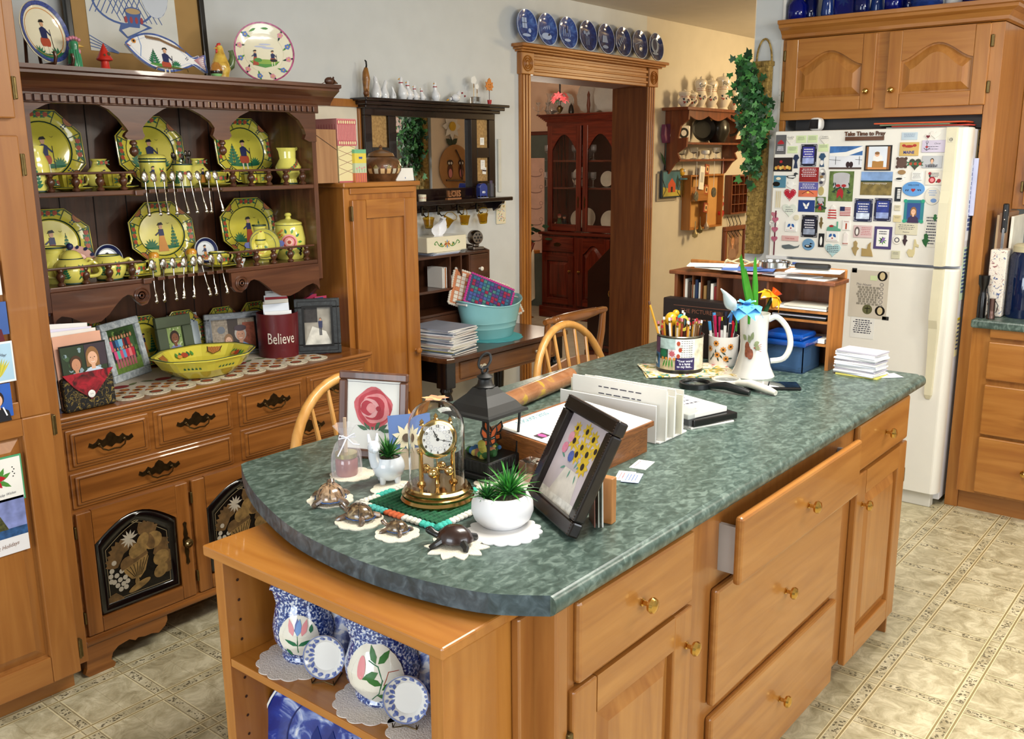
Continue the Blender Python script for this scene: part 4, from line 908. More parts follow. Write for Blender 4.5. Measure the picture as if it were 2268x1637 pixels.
for px,lab in((222,'small yellow wall pocket vase behind the left cups on the top shelf'),(440,'small yellow wall pocket vase right of the spoon crock')):
 x,y,z=at(px,SH1,3.08);b=B();b.lt([(1e-4,0),(.03,0),(.05,.03),(.048,.05),(.025,.075),(.02,.09),(.03,.1),(.018,.09),(1e-4,.06)],YELC,seg=28,sy=.55);wrap(b,[(.03,0),(.05,.03),(.048,.05),(.025,.075),(.02,.09)]);
 b.pf=None;b.frame((0,-.031,.0),(1,0,0),(0,0,1));fig(b,0,.045,.5,1);sprig(b,0,.088,.8,0,0,2);solo('wall_pocket_vase',b,lab,'vase',(x,y,z))
def pot(px,Y,label,lid,s=1):
 pr=[(.035,0),(.04,.004),(.052,.025),(.056,.045),(.05,.065),(.035,.08)];pr=[(a*s,c*s)for a,c in pr]
 return vessel('teapot',label,'teapot',at(px,SH2,Y),pr,YELC,lambda b:(tree(b,-.02,.02*s,.045*s,.016),sprig(b,.03,.04*s,.9,pi/2,.0005,2)),handle=[(0,.02*s,.06*s,.028,.006),(pi,.02*s,.065*s,.024,.006)],lid=([(.036*s,0),(.03*s,.014),(.02*s,.022),(.012,.026),(1e-4,.027)],YELC)if lid else None,rim=(.004*s,.08*s))
t=pot(138,3.0,'yellow two handled lidded pot with a dark knob, left on the second shelf',True);b=B();b.ball((0,0,.118),.011,NAV,seg=12,ring=8);b.mk('lid_knob',t)
pot(222,3.0,'yellow open pot without a lid behind the left rail of the second shelf',False)
vessel('serving_jug','yellow jug with dark green rim at the far left of the second shelf','jug',at(100,SH2,3.06),[(.04,0),(.05,.03),(.05,.08),(.035,.1),(.042,.115)],YELC,None,rim=(.115,),rz=-.3)
def rplate(r,m,deco=None,scal=0,rimm=None,d=.012):
 b=B();b.T=Matrix(((1,0,0,0),(0,0,-1,-.003),(0,1,0,r),(0,0,0,1)))
 fn=(lambda a,z:1+scal*abs(sin(a*6)))if scal else None
 rm=rimm or m;b.lt([(1e-4,0),(r*.6,0),(r*.98,d*.7),(r,d),(r*.98,d+.002),(r*.7,.006),(r*.64,.003),(1e-4,.003)],m,seg=40,fn=fn,mats={3:rm,4:rm}if rimm else None)
 def pf(x,y,z):
  t=math.hypot(x,y)/r;return(x,y,.0035+(0 if t<.64 else(t-.64)*(d-.0)/.36)+z)
 b.pf=pf
 if deco:deco(b,r)
 return b
WP=mat('#dfe3e6',.15,coat=.5,var=.01)
def dblue(b,r):b.ring(0,0,r*.94,r*.94,r*.2,NAV,.0015,40);fig(b,0,0,.55,1,.0008);sprig(b,0,-r*.4,.8,0,.0008,3)
for px,py0,py1,lab in((242,543,600,'white plate with a dark blue rim behind the left pots'),(457,528,582,'white plate with a dark blue rim right of the middle platter')):
 Y=3.14;top=PY(px,py0,Y).z;r_=(top-SH2)/2/.98;lean('blue_rim_plate',rplate(r_,WP,dblue),lab,'plate',(PY(px,py1,Y).x,Y,SH2+.001),0,.16,'blue rimmed plates on the hutch')
Y=3.04;r_=(PY(175,548,Y).z-SH2)/2;lean('scalloped_plate',rplate(r_,mat('#d4a8a0',.2,coat=.4),lambda b,r:(fig(b,0,-.01,.5,1,.0005),[b.ell(r*.97*cos(k*pi/6),r*.97*sin(k*pi/6),.006,.006,NAV,.0012,n=8)for k in range(12)]),.06),'pink scalloped plate leaning behind the left yellow pots','plate',(PY(176,600,Y).x,Y,SH2+.001))
for px,Y,lab in((325,2.99,'yellow shaker with an orange top, left of the yellow box'),(411,3.0,'yellow shaker with an orange top, right of the yellow box')):
 vessel('shaker',lab,'shaker',at(px,SH2,Y),[(.017,0),(.019,.004),(.016,.05),(.017,.06)],YELC,lambda b:sprig(b,0,.03,.7,pi/2,.0004,2),lid=([(.018,0),(.018,.01),(.012,.018),(1e-4,.02)],mat('#c98a2a',.2,coat=.4)),group='yellow shakers on the second shelf')
b=B();x,y,z=at(368,SH2,3.0);b.box(-.042,-.02,0,.042,.02,.05,YELC,.006);b.box(-.038,-.016,.045,.038,.016,.0505,mat('#8f8430',.4));b.frame((0,-.0205,0),(1,0,0),(0,0,1));sprig(b,0,.028,1.1,0,0,4);b.line([(-.04,.046),(.04,.046)],.002,DGR);solo('butter_dish',b,'rectangular yellow dish between the two shakers','dish',(x,y,z),face_cam(x,y,.5))
vessel('small_bowl','tiny white and blue bowl behind the left rail of the second shelf','bowl',at(277,SH2,2.975),[(.012,0),(.015,.01),(.021,.022),(.022,.028)],WP,lambda b:sprig(b,0,.016,.5,0,.0004,3),group='tiny bowls on the second shelf')
vessel('small_bowl','tiny white and blue bowl left of the leaning yellow bowl','bowl',at(518,SH2,2.985),[(.012,0),(.015,.01),(.021,.022),(.022,.028)],WP,lambda b:sprig(b,0,.016,.5,0,.0004,3),group='tiny bowls on the second shelf')
vessel('green_vase','little olive green vase beside the right blue rimmed plate','vase',at(513,SH2,3.06),[(.014,0),(.02,.02),(.018,.04),(.01,.05),(.013,.055)],mat('#5a6a2a',.15,coat=.5))
vessel('candlestick','yellow candlestick in front of the right platter on the second shelf','candlestick',at(567,SH2,3.045),[(.03,0),(.03,.006),(.012,.02),(.018,.05),(.012,.075),(.02,.085),(.013,.095),(.024,.13),(.026,.14)],YELC,lambda b:sprig(b,0,.115,.6,0,.0004,2),rim=(.14,.085))
b=B();r_=.06
b.T=Matrix(((1,0,0,0),(0,0,-1,-.0),(0,1,0,r_),(0,0,0,1)));b.lt([(1e-4,0),(.03,0),(.055,.03),(r_,.045),(r_-.002,.048),(.05,.03),(.028,.006),(1e-4,.005)],YELC,seg=32)
b.ring(0,0,.06,.06,.002,DGR,.0475);b.ring(0,0,.05,.05,.002,DGR,.031);fig(b,-.005,.0,.6,1,.008);bush(b,.014,-.012,.016,.008)
for sx in(-1,1):b.T=Matrix(((1,0,0,0),(0,0,-1,0),(0,1,0,r_),(0,0,0,1)));b.ps([(sx*.058,-.012),(sx*.074,-.01),(sx*.08,0),(sx*.074,.01),(sx*.058,.012)],.038,.044,COB)
x,y,z=at(571,SH2,3.03);lean('handled_bowl',b,'yellow eared bowl leaning upright behind the right rail of the second shelf','bowl',(x,y,z+.001),face_cam(x,y,.4),.25)
def decoB(b):
 for rr,m in((.03,PNK),(.024,RBR),(.019,PNK),(.013,fl('#e2b9a0')),(.007,RBR)):b.ell(0,.07,rr,rr,m,.0003*(6-rr*100)+.0006)
 for a in range(10):b.leaf(.034*cos(a*.63),.07+.034*sin(a*.63),.02,.009,a*.63,GRN if a%2 else GR2,.0003)
 for k in range(6):b.ell(.045+.006*(k%2),.05-.006*k,.005,.005,BLK2,.001,n=8);b.ell(-.045+.008*(k%3),.085+.006*k%3,.005,.005,ORG,.001,n=8)
vessel('biscuit_barrel','yellow lidded barrel painted with a large pink rose at the right of the second shelf','jar',at(633,SH2,3.05),[(.048,0),(.052,.004),(.062,.05),(.063,.08),(.055,.125),(.05,.135)],YELC,decoB,lid=([(.053,0),(.052,.008),(.03,.018),(.012,.022),(.009,.03),(.014,.036),(.01,.044),(1e-4,.046)],YELC),rim=(.135,))
SIL=mat('#b8b3a8',.18,1,var=.15,vs=80)
def spoon(name,b_r=.012,L=.115,kind=0):
 b=B();b.T=MI4()
 b.ball((0,-.004,.035),b_r,SIL,.95,.35,1.5,14,8)
 b.tb([(0,-.002,.018),(0,.0,-.01),(0,.002,-.05),(0,.0,-.06-.0),(0,0,-.082)],[.0035,.002,.002,.003,.0055],SIL,8);b.ball((0,0,-.088),.007,SIL,1,.5,1,10,6)
 if kind:b.ball((0,-.001,-.068),.006,SIL,.9,.5,1.3,10,6)
 return b
p0=None
k_=(gx1-gx0)/9
for i in range(9):
 x=gx0+(i+.0)*k_+.012
 lab='silver spoon hanging in the upper rack, number'
 if p0 is None:p0=solo('collector_spoon',spoon('s'),'ornate silver collector spoon hanging in the upper shelf rack','spoon',(x,UF-.004,SH1+.006),0,'collector spoons in the upper rack',rx=-.1)
 else:o=p0.copy();C.objects.link(o);o.location.x=x;o.rotation_euler[1]=rnd.uniform(-.12,.12);o.rotation_euler[0]=rnd.uniform(-.2,0)
k_=(gx1-gx0)/8;p1=None
for i in range(8):
 x=gx0+i*k_+.01
 if p1 is None:p1=solo('collector_spoon',spoon('s',.013,.12,1),'broad bowled silver spoon hanging in the lower shelf rack','spoon',(x,UF-.004,SH2+.006),0,'collector spoons in the lower rack',rx=-.1)
 else:o=p1.copy();C.objects.link(o);o.location.x=x;o.rotation_euler[1]=rnd.uniform(-.2,.2);o.rotation_euler[0]=rnd.uniform(-.2,0)
 # pictures
def UPF(b,z0=0,y=0):b.T=Matrix(((1,0,0,0),(0,0,-1,y),(0,1,0,z0),(0,0,0,1)));return b
SKN=(fl('#c78f6e'),fl('#7a4a30'),fl('#e0b090'));HAIR=(fl('#2a1a12'),fl('#8a6238'),fl('#4a2f1c'),fl('#b8b0a6'))
FOL=[mat(h,.5,var=.15,vs=70)for h in('#2e4a22','#4b6b2f','#6b8a45','#1f3518')]
def leafy(b,x0,y0,x1,y1,n=40,z=0,cols=None,seed=1,s=1):
 r=random.Random(seed);cols=cols or FOL;b.rect(x0,y0,x1,y1,cols[0],z)
 for i in range(n):
  q=min(x1-x0,y1-y0)*.09*s;x=r.uniform(x0+q,x1-q);y=r.uniform(y0+q,y1-q);b.ell(x,y,q*r.uniform(.4,1),q*r.uniform(.4,1),r.choice(cols),z+.0001+.00001*i,n=7)
def bust(b,x,y,s,sk=0,hr=0,shirt='#4a5f9a',z=.001,long=0):
 m=mat(shirt,.6,var=.05)
 b.poly([(x-s*.5,y-s),(x+s*.5,y-s),(x+s*.42,y-.55*s),(x+.15*s,y-.38*s),(x-.15*s,y-.38*s),(x-s*.42,y-.55*s)],m,z)
 b.ell(x,y+.03*s,.27*s,.34*s if not long else.4*s,HAIR[hr],z+.0002);
 if long:b.rect(x-.27*s,y-.35*s,x+.27*s,y,HAIR[hr],z+.0002)
 b.rect(x-.08*s,y-.45*s,x+.08*s,y-.2*s,SKN[sk],z+.0003);b.ell(x,y-.04*s,.2*s,.27*s,SKN[sk],z+.0004)
 for q in(-1,1):b.ell(x+q*.08*s,y+.0*s,.025*s,.018*s,HAIR[0],z+.0006,n=8)
 b.line([(x-.07*s,y-.17*s),(x,y-.195*s),(x+.07*s,y-.17*s)],.02*s,fl('#f0e6e0'),z+.0006);b.line([(x,y-.02*s),(x+.02*s,y-.09*s)],.012*s,HAIR[1],z+.0006)
def person(b,x,y,h,sk,shirt,pants,z=.001,hr=0):
 a=mat(shirt,.6,var=0);c=mat(pants,.6,var=0)
 b.rect(x-.07*h,y,x-.01*h,y+.45*h,c,z);b.rect(x+.01*h,y,x+.07*h,y+.45*h,c,z);b.poly([(x-.1*h,y+.42*h),(x+.1*h,y+.42*h),(x+.12*h,y+.8*h),(x-.12*h,y+.8*h)],a,z+.0001)
 b.ell(x,y+.9*h,.065*h,.085*h,HAIR[hr],z+.0002,n=10);b.ell(x,y+.88*h,.05*h,.068*h,SKN[sk],z+.0003,n=10)
def base2(L,Rr,z):
 a=PZ(L[0],L[1],z);c=PZ(Rr[0],Rr[1],z);d=c-a;return(a+c)/2,d.length,math.atan2(d.y,d.x)
def sframe(name,label,cat,L,Rr,top,z,fw,fm,art,dep=.018,ang=.2,inner=None,mat2=None,group=None,wh=None,strut=True):
 c,w_,rz=base2(L,Rr,z);cy=c.y;n=V((sin(rz),-cos(rz),0))
 if wh:h=wh
 else:
  tp=None;h=.2
  best=1e9
  for k in range(5,90):
   hh=k*.01;p=c+V((-n.x,-n.y,0))*hh*sin(ang)+V((0,0,hh*cos(ang)));d=p-EYE;v=818.5-FP*d.dot(CU)/d.dot(_f)
   if abs(v-top)<best:best=abs(v-top);h=hh
 t=thing(name,label,cat,(c.x,c.y,z+.001),rz,group,rx=-ang)
 b=UPF(B());W2=w_/2
 for x0,y0,x1,y1 in((-W2,0,W2,fw),(-W2,h-fw,W2,h),(-W2,fw,-W2+fw,h-fw),(W2-fw,fw,W2,h-fw)):
  b.box(x0,y0,-.002,x1,y1,dep,fm,min(.004,fw*.2))
 if mat2:
  g=fw*.78;
  for x0,y0,x1,y1 in((-W2+g,g,W2-g,fw+.001),(-W2+g,h-fw-.001,W2-g,h-g),(-W2+g,fw,-W2+fw+.001,h-fw),(W2-fw-.001,fw,W2-g,h-fw)):b.box(x0,y0,dep*.3,x1,y1,dep+.001,mat2)
  b.line([(-W2+fw*.35,fw*.35),(W2-fw*.35,fw*.35),(W2-fw*.35,h-fw*.35),(-W2+fw*.35,h-fw*.35)],fw*.08,mat2,dep+.0006,True)
 b.mk('frame',t)
 b=UPF(B());iw,ih=w_-2*fw,h-2*fw;b.box(-iw/2-.002,fw-.002,-.001,iw/2+.002,h-fw+.002,dep*.35,PAPER)
 b.T=b.T@MT((0,fw,dep*.35+.0004));art(b,iw,ih);b.mk('picture',t)
 if strut:
  b=B();s_=h*.6;b.box(-.02,.0,.02,.02,.004,s_,BLACK,.001);o=b.mk('easel_strut',t);o.location=(0,.006,.0);o.rotation_euler=(-.0,0,0);o.rotation_euler=(0,0,0)
  b2=MR(-(.25),4,'X');o.rotation_euler=(.0,0,0)
 return t,w_,h
def a_group(b,w,h):
 leafy(b,-w/2,0,w/2,h,50,0,seed=3);b.rect(-w/2,0,w/2,h*.28,mat('#5f7a35',.6,var=.2,vs=60),.0008)
 cs=['#c94a6a','#23304f','#3a6ea0','#7ab8d8','#8a2a2a','#2e2a3a','#b03038','#3f5f3a']
 for i in range(8):person(b,-w*.38+i*w*.1,h*.25,h*.62,0,cs[i],'#2a2a3a',.001,i%3)
 for i in range(7):person(b,-w*.33+i*w*.1,h*.12,h*.48,0,['#d8508a','#50b8a0','#d85070','#60a0d0','#d03850','#e08080','#c03040'][i],'#b86070',.0016,(i+1)%3)
def a_child(b,w,h):
 leafy(b,-w/2,0,w/2,h,60,0,[mat('#8aa060',.5,var=.1),mat('#5a7a38',.5,var=.1),mat('#c8d0a8',.5,var=.1)],5,.8);b.T=b.T@MT((0,0,.001));bust(b,0,h*.62,h*.7,1,0,'#8a90c0')
def a_couple(b,w,h):
 m=mat('#9a8d7c',.6,var=.25,vs=120);b.rect(-w/2,0,w/2,h,m);b.rect(-w*.12,0,w*.12,h,mat('#3a2a1c',.5,var=.1),.0003)
 b.rect(w*.22,0,w/2,h*.85,mat('#9a5038',.6,var=.2,vs=90),.0003);b.ell(-w*.27,h*.65,.09*w,.12*h,BLACK,.0004)
 bust(b,-w*.12,h*.3,h*.52,2,1,'#c8b8a8',.0008,1);bust(b,w*.16,h*.48,h*.7,0,3,'#7ea0d0',.001)
 b.ell(w*.16,h*.68,h*.2,h*.1,fl('#3a2028'),.0022)
def a_grad(b,w,h):
 b.rect(-w/2,0,w/2,h,mat('#8e887c',.6,var=.3,vs=20));b.rect(-w/2,h*.6,0,h,mat('#2e2a28',.6,var=.3,vs=60),.0003);b.poly([(-w/2,0),(w*.5,0),(w*.3,h*.35),(-w*.2,h*.5)],mat('#c8c4b8',.6,var=.2,vs=30),.0004)
 person(b,w*.1,h*.25,h*.48,0,'#2a3050','#2a2a35',.0008)
Y=3.28;xL=PY(146,60,Y).x;xR=PY(457,100,Y).x;t=thing('framed_picture','large black framed drawing of a plate, jug and cup on tan mat above the hutch','picture',((xL+xR)/2,Y,1.903),0,rx=-.05)
w_=xR-xL;h=.50;b=UPF(B());fw=.022
for x0,y0,x1,y1 in((-w_/2,0,w_/2,fw),(-w_/2,h-fw,w_/2,h),(-w_/2,fw,-w_/2+fw,h-fw),(w_/2-fw,fw,w_/2,h-fw)):b.box(x0,y0,0,x1,y1,.022,BLACK,.004)
b.mk('frame',t)
b=UPF(B());b.box(-w_/2+.01,.01,0,w_/2-.01,h-.01,.008,mat('#a9854e',.7));x0=PY(195,60,Y).x-(xL+xR)/2;x1=PY(392,60,Y).x-(xL+xR)/2;z0=.095
b.box(x0,z0,.008,x1,h-.08,.010,mat('#d8d8d0',.7));BL=fl('#3a5a9a');RD=fl('#a03038')
cx_,cy_=(x0+x1)/2-.03,z0+.20
b.rect(x0,z0,x1,h-.08,mat('#d8d8d0',.7),.0104)
for k in range(9):
 a=cx_-.08+k*.02;b.line([(a,cy_+.02),(a+.06,cy_-.09)],.003,BL,.0108);b.line([(a+.0,cy_+.02),(a-.05,cy_-.07)],.003,BL,.0108)
b.ring(cx_,cy_-.02,.12,.085,.007,BL,.011);b.ell(cx_+.12,cy_+.02,.055,.09,fl('#cdd4de'),.0112);b.ring(cx_+.12,cy_+.02,.055,.09,.006,BL,.0114)
for k in range(5):b.leaf(cx_+.09+.015*k,cy_+.02,.03,.01,1.2,RD if k%2 else GRN,.0116)
b.poly([(cx_+.06,cy_-.12),(cx_+.0,cy_-.15),(cx_-.03,cy_-.125),(cx_-.02,cy_-.10),(cx_+.06,cy_-.09),(cx_+.10,cy_-.105)],BL,.0118);b.poly([(cx_+.05,cy_-.12),(cx_+.0,cy_-.143),(cx_-.02,cy_-.122),(cx_+.05,cy_-.095),(cx_+.08,cy_-.105)],mat('#d8d8d0',.7),.012)
b.poly([(cx_-.0,cy_-.055),(cx_+.06,cy_-.055),(cx_+.05,cy_-.11),(cx_+.01,cy_-.11)],BL,.0122);b.ell(cx_+.03,cy_-.055,.03,.012,fl('#b89a6a'),.0124);b.ring(cx_+.03,cy_-.055,.032,.014,.004,BL,.0126)
for k in range(4):b.ell(cx_+.0+k*.02,cy_-.085,.006,.012,RD,.0126,n=8)
for k in range(6):b.line([(x0,z0+.05-k*.012),(x0+.1,z0-k*.001)],.003,BL,.0112)if k<4 else None
b.mk('drawing',t)
ZC=1.903
Y=3.0;top=PY(104,0,Y).z;bz=PY(120,132,Y).z;r_=(PY(107,-10,Y).z-bz)/2
def dpl(b,r):
 b.ring(0,0,r*.99,r*.99,r*.13,mat('#3a4a8a',.3,var=.35,vs=120),.0012,40);b.ring(0,0,r*.78,r*.78,.002,ORG,.001);fig(b,0,.0,.95,0,.0006);bush(b,-.035,-.07,.03,.0006);bush(b,.035,-.07,.03,.0006);b.ell(0,-.072,.045,.008,GRN,.0008)
t=thing('display_plate','cream plate with a blue sponged rim on a dark wooden easel atop the hutch','plate',(PY(107,60,Y).x,Y,ZC),.35,rx=-.0)
o=rplate(r_,CRE,dpl,.02).mk('plate',t);o.location=(0,.01,.014);o.rotation_euler=(-.2,0,0)
b=B()
for s_ in(-1,1):b.tb([(s_*.03,.07,.0),(s_*.035,.0,.006),(s_*.035,-.045,.012),(s_*.035,-.05,.03),(s_*.035,-.046,.045)],.0055,HUTD['z'],8);b.tb([(s_*.03,.07,0),(s_*.02,.075,.1)],.005,HUTD['z'],8)
b.tb([(-.03,.02,.006),(.03,.02,.006)],.004,HUTD['x']);b.mk('wooden_easel',t)
def P3(px,py,Y):return PY(px,py,Y)
Y=2.99;x=PY(165,120,Y).x;zt=PY(165,75,Y).z-ZC
b=B();G_=mat('#2e7a52',.2,coat=.5,var=.3,vs=60)
b.lt([(1e-4,0),(.02,0),(.019,.02),(.015,.045),(.012,.06),(.015,.072),(.012,.084),(1e-4,.09)],G_,seg=20)
for k in range(14):
 a=k*pi/7;b.tb([(.019*cos(a),.019*sin(a),.005),(.017*cos(a),.017*sin(a),.035),(.013*cos(a),.013*sin(a),.06)],.0028,mat('#3f9468',.25,coat=.4),6)
t=thing('rooster_vase','green glazed rooster head vase with a pink comb beside the blue rimmed plate','figurine',(x,Y,ZC),-.3);b.mk('body',t)
b=B();PK=mat('#c97f92',.3,coat=.4)
for k in range(5):b.ball((-.016+.008*k,0,.09+.006*sin(k*pi/4)),.006,PK,seg=10,ring=6)
b.mk('comb',t);b=B();b.lt([(.006,0),(1e-4,.018)],mat('#c9a04a',.3),(0,0,0),10);o=b.mk('beak',t);o.location=(.012,-.004,.072);o.rotation_euler=(0,1.7,0);b=B();b.ball((.014,-.006,.055),.006,PK,.7,.7,1.4,10,6);b.mk('wattle',t)
Y=2.975;x=PY(231,125,Y).x;zt=PY(231,95,Y).z-ZC;RM=mat('#c22a1e',.3,coat=.3)
b=B();b.lt([(1e-4,0),(.02,0),(.014,.012),(.012,.03),(.024,.034),(.025,.038),(.02,.045),(.014,.058),(.008,.07),(1e-4,zt if zt>.07 else.075)],RM,seg=24)
b.frame((0,-.0165,.052),(1,0,0),(0,.3,1));b.ell(.006,0,.005,.006,mat('#4a3a20',.4),.001);b.ell(-.008,-.004,.003,.004,mat('#4a3a20',.4),.001);solo('mushroom_shaker',b,'bright red wooden mushroom standing on the hutch crown','figurine',(x,Y,ZC))
Y=2.985;xa=PY(284,115,Y);xb=PY(458,160,Y);t=thing('fish_platter','white fish shaped platter painted with a man, leaning on the hutch crown','platter',((xa.x+xb.x)/2,Y,ZC+.006),0,rx=-.3)
s_=(xb.x-xa.x)/2;b=UPF(B(),.06)
F=[(-1,.14),(-.86,.3),(-.7,.42),(-.5,.52),(-.25,.56),(0,.52),(.25,.42),(.48,.22),(.66,.08),(.82,.1),(1,.2),(.97,0),(1,-.3),(.85,-.22),(.68,-.14),(.5,-.24),(.25,-.38),(0,-.46),(-.25,-.46),(-.5,-.38),(-.72,-.22),(-.9,-.02)]
F=smooth2([(x,y)for x,y in F]+[F[0]],3)[:-1];Fm=[(x*s_,y*s_*.82)for x,y in F]
b.T=b.T@MR(-.1,4,'Z')
b.ps(Fm,0,.012,PORC,.004);b.line(Fm,.006,mat('#4a5f9a',.3,var=.3,vs=90),.0125,True);F2=[(x*.86-.004,y*.82)for x,y in Fm];b.line(F2,.002,fl('#bfc4d4'),.0126,True)
for k in range(26):
 u=k/25;x_=-.5*s_+u*.95*s_;b.leaf(x_,(.52-.35*max(0,u-.35))*s_*.78,.016,.005,-1.2,fl('#7a5a38'),.0128)
b.ell(-.8*s_,.2*s_,.008,.008,ORG,.013);b.ell(-.8*s_,.2*s_,.004,.004,BLK2,.0133);b.line([(-.98*s_,.1*s_),(-.9*s_,.06*s_)],.003,RBR,.013);b.line([(-.68*s_,.33*s_),(-.63*s_,.12*s_),(-.68*s_,-.14*s_)],.002,LBL,.013)
for k in range(7):b.line([(.7*s_,.0),(.97*s_,(-.2+.06*k)*s_)],.0025,fl('#b07a80'),.0129+.00002*k)
tree(b,-.35*s_,-.26*s_,.05,.022,.013);fig(b,-.06*s_,-.01,.85,0,.0132);bush(b,.2*s_,-.22*s_,.02,.013);b.ell(-.05*s_,-.27*s_,.06,.006,GR2,.0131);dots(b,.5*s_,0,.004,NAV,.013)
b.mk('platter',t);b=B();b.tb([(-.06,-.02,.004),(-.055,-.025,.012),(.055,-.025,.012),(.06,-.02,.004)],.002,mat('#7a6238',.3,.8),6);b.mk('wire_stand',t)
Y=2.995;x=PY(487,120,Y).x;t=thing('rooster_figurine','yellow and brown ceramic rooster with green tail on the hutch crown','figurine',(x,Y,ZC),-.2)
b=B();YR=mixmat(((.3,'#8a6228'),(.5,'#c9a23e'),(.7,'#dcc060')),(1,1,1),30,3,.5,.2,0,.5)
b.lt([(1e-4,0),(.026,0),(.028,.02),(.034,.035),(.03,.055),(.022,.075),(.014,.095),(.013,.105),(.009,.115),(1e-4,.118)],YR,seg=24,fn=None);b.mk('body',t)
b=B();b.ball((-.004,0,.118),.006,RM,seg=10);b.ball((-.01,0,.112),.004,RM);b.ball((.001,0,.121),.004,RM);b.ball((-.014,-.006,.096),.006,RM,.6,.6,1.4);b.mk('comb',t)
b=B();b.lt([(.004,0),(1e-4,.012)],mat('#caa040',.3),seg=8);o=b.mk('beak',t);o.location=(-.012,-.003,.106);o.rotation_euler=(0,-1.7,0)
b=B();b.tb([(.02,0,.035),(.038,0,.05),(.046,0,.075),(.042,0,.1),(.032,0,.098)],[.012,.014,.012,.008,.003],mat('#4f6238',.25,coat=.4,var=.3,vs=60),10);b.mk('tail',t)
b=B();b.lt([(1e-4,0),(.012,0),(.02,.012),(.021,.022),(.017,.04),(.008,.05),(1e-4,.051)],mat('#a9702c',.2,coat=.5,var=.2,vs=40),seg=20,mats={0:mat('#8ac07a',.2,coat=.4),1:mat('#8ac07a',.2,coat=.4),2:mat('#2a2018',.2)});solo('egg_ornament',b,'small green and brown egg shaped ornament in front of the rooster','figurine',(PY(473,150,2.94).x,2.925,ZC))
Y=3.02;r_=(PY(590,50,Y).z-ZC)/2/.98
def dfl(b,r):
 b.ring(0,0,r*1.0,r*1.0,r*.05,mat('#a8527a',.3,var=.3,vs=90),.0014,40)
 for k in range(12):
  a=k*pi/6+.26
  if k%3==2 and 0:continue
  c=(fl('#5a78b8'),fl('#d08a98'))[k%2];X,Y_=r*.82*cos(a),r*.82*sin(a)
  if k in(2,3,8,9)and k in(2,3):b.leaf(X,Y_,.03,.008,a+1.8,GR2,.001);continue
  for q in range(5):b.ell(X+.006*cos(q*1.257),Y_+.006*sin(q*1.257),.0045,.0045,c,.0012,n=8)
  b.ell(X,Y_,.003,.003,fl('#d8b040'),.0016,n=8)
  for q in(-1,1):b.leaf(X,Y_,.022,.007,a+pi/2+q*pi/2+.4,DGR if k%2 else GR2,.0009)
 b.ring(0,0,r*.66,r*.66,.0012,CRE,.0006)
 b.poly([(-r*.5,-r*.28),(r*.5,-r*.28),(r*.35,-r*.42),(0,-r*.5),(-r*.35,-r*.42)],GR2,.0005);b.ell(0,-r*.3,r*.45,r*.08,mat('#8aa84a',.3,var=.1),.0007)
 fig(b,-r*.3,-r*.12,.55,2,.001);b.ell(-r*.22,-r*.25,r*.13,r*.07,GR2,.0012);fig(b,r*.28,-r*.1,.5,3,.001);b.ell(r*.3,-r*.25,r*.12,r*.05,BLK2,.0012)
 for q in((-.1,.2),(.05,.28),(.15,.16)):b.ell(r*q[0],r*q[1],r*.2,r*.03,fl('#b8bcd0'),.0004)
lean('floral_plate',rplate(r_,CRE,dfl,.015),'round cream plate with a pink edge and flower garland on the hutch crown','plate',(PY(590,175,Y).x,Y,ZC+.001),-.45,.2)
x=PY(737,184,2.9).x;t=thing('mouse_figurine','small brown mouse figurine at the right end of the hutch crown','figurine',(min(x,2.478),2.92,ZC),.0)
MB=mat('#4a2a1a',.4,coat=.2,var=.2,vs=60);b=B();b.ball((0,0,.015),.015,MB,1.4,1,1,16,8);b.tb([(.018,0,.014),(.03,0,.011),(.038,0,.009)],[.011,.006,.002],MB,10);b.ball((.039,0,.009),.003,BLACK,seg=8);b.mk('body',t)
b=B();b.ball((.014,.008,.027),.005,MB,.5,1,1,10);b.ball((.014,-.008,.027),.005,MB,.5,1,1,10);b.mk('ears',t);b=B();b.tb([(-.02,0,.012),(-.035,.004,.003),(-.05,0,.001)],.0012,MB,6);b.mk('tail',t)
# on the hutch counter
ZH=.868
YW=mat('#b8b0a0',.9,bump=.5,bs=300);t=thing('penny_rug_runner','cream felt table runner edged with round penny scallops on the hutch counter','runner',(0,0,ZH))
xa=PY(262,880,2.84).x;xb=PZ(722,790,ZH).x;b=B();P=[(xa,3.2),(xa,2.87),(xb,2.87),(xb,3.2)];b.ps(P,.0005,.003,YW);b.T=MT((0,0,.003))
CR_=mat('#c9bfa8',.9,bump=.5,bs=300);RS=mat('#8a3f22',.9,var=.15);OR2=mat('#a9702a',.9,var=.15);DB=mat('#3f2618',.9);STI=mat('#4a2c1e',.8,var=0)
for row,(yy,off)in enumerate(((2.9,0),(2.93,.5),(2.96,0))):
 n=15
 for i in range(n-(1 if off else 0)):
  x=xa+(i+.5+off)*(xb-xa)/n;b.ell(x,yy,.0165,.0165,RS if row%2==0 else OR2,.0004+row*.0003,n=14);b.ell(x,yy,.0095,.0095,OR2 if row%2==0 else DB,.0008+row*.0003,n=12)
for k in range(5):X=xa+.1+k*(xb-xa)/5.5;b.ell(X,3.01,.03,.02,mat('#7a1c1c',.9,var=.1),.001);b.leaf(X+.03,3.01,.05,.018,.5,mat('#5a6238',.9),.001);b.leaf(X-.03,3.01,.05,.018,2.6,mat('#5a6238',.9),.001)
b.mk('centre_field',t)
n=9
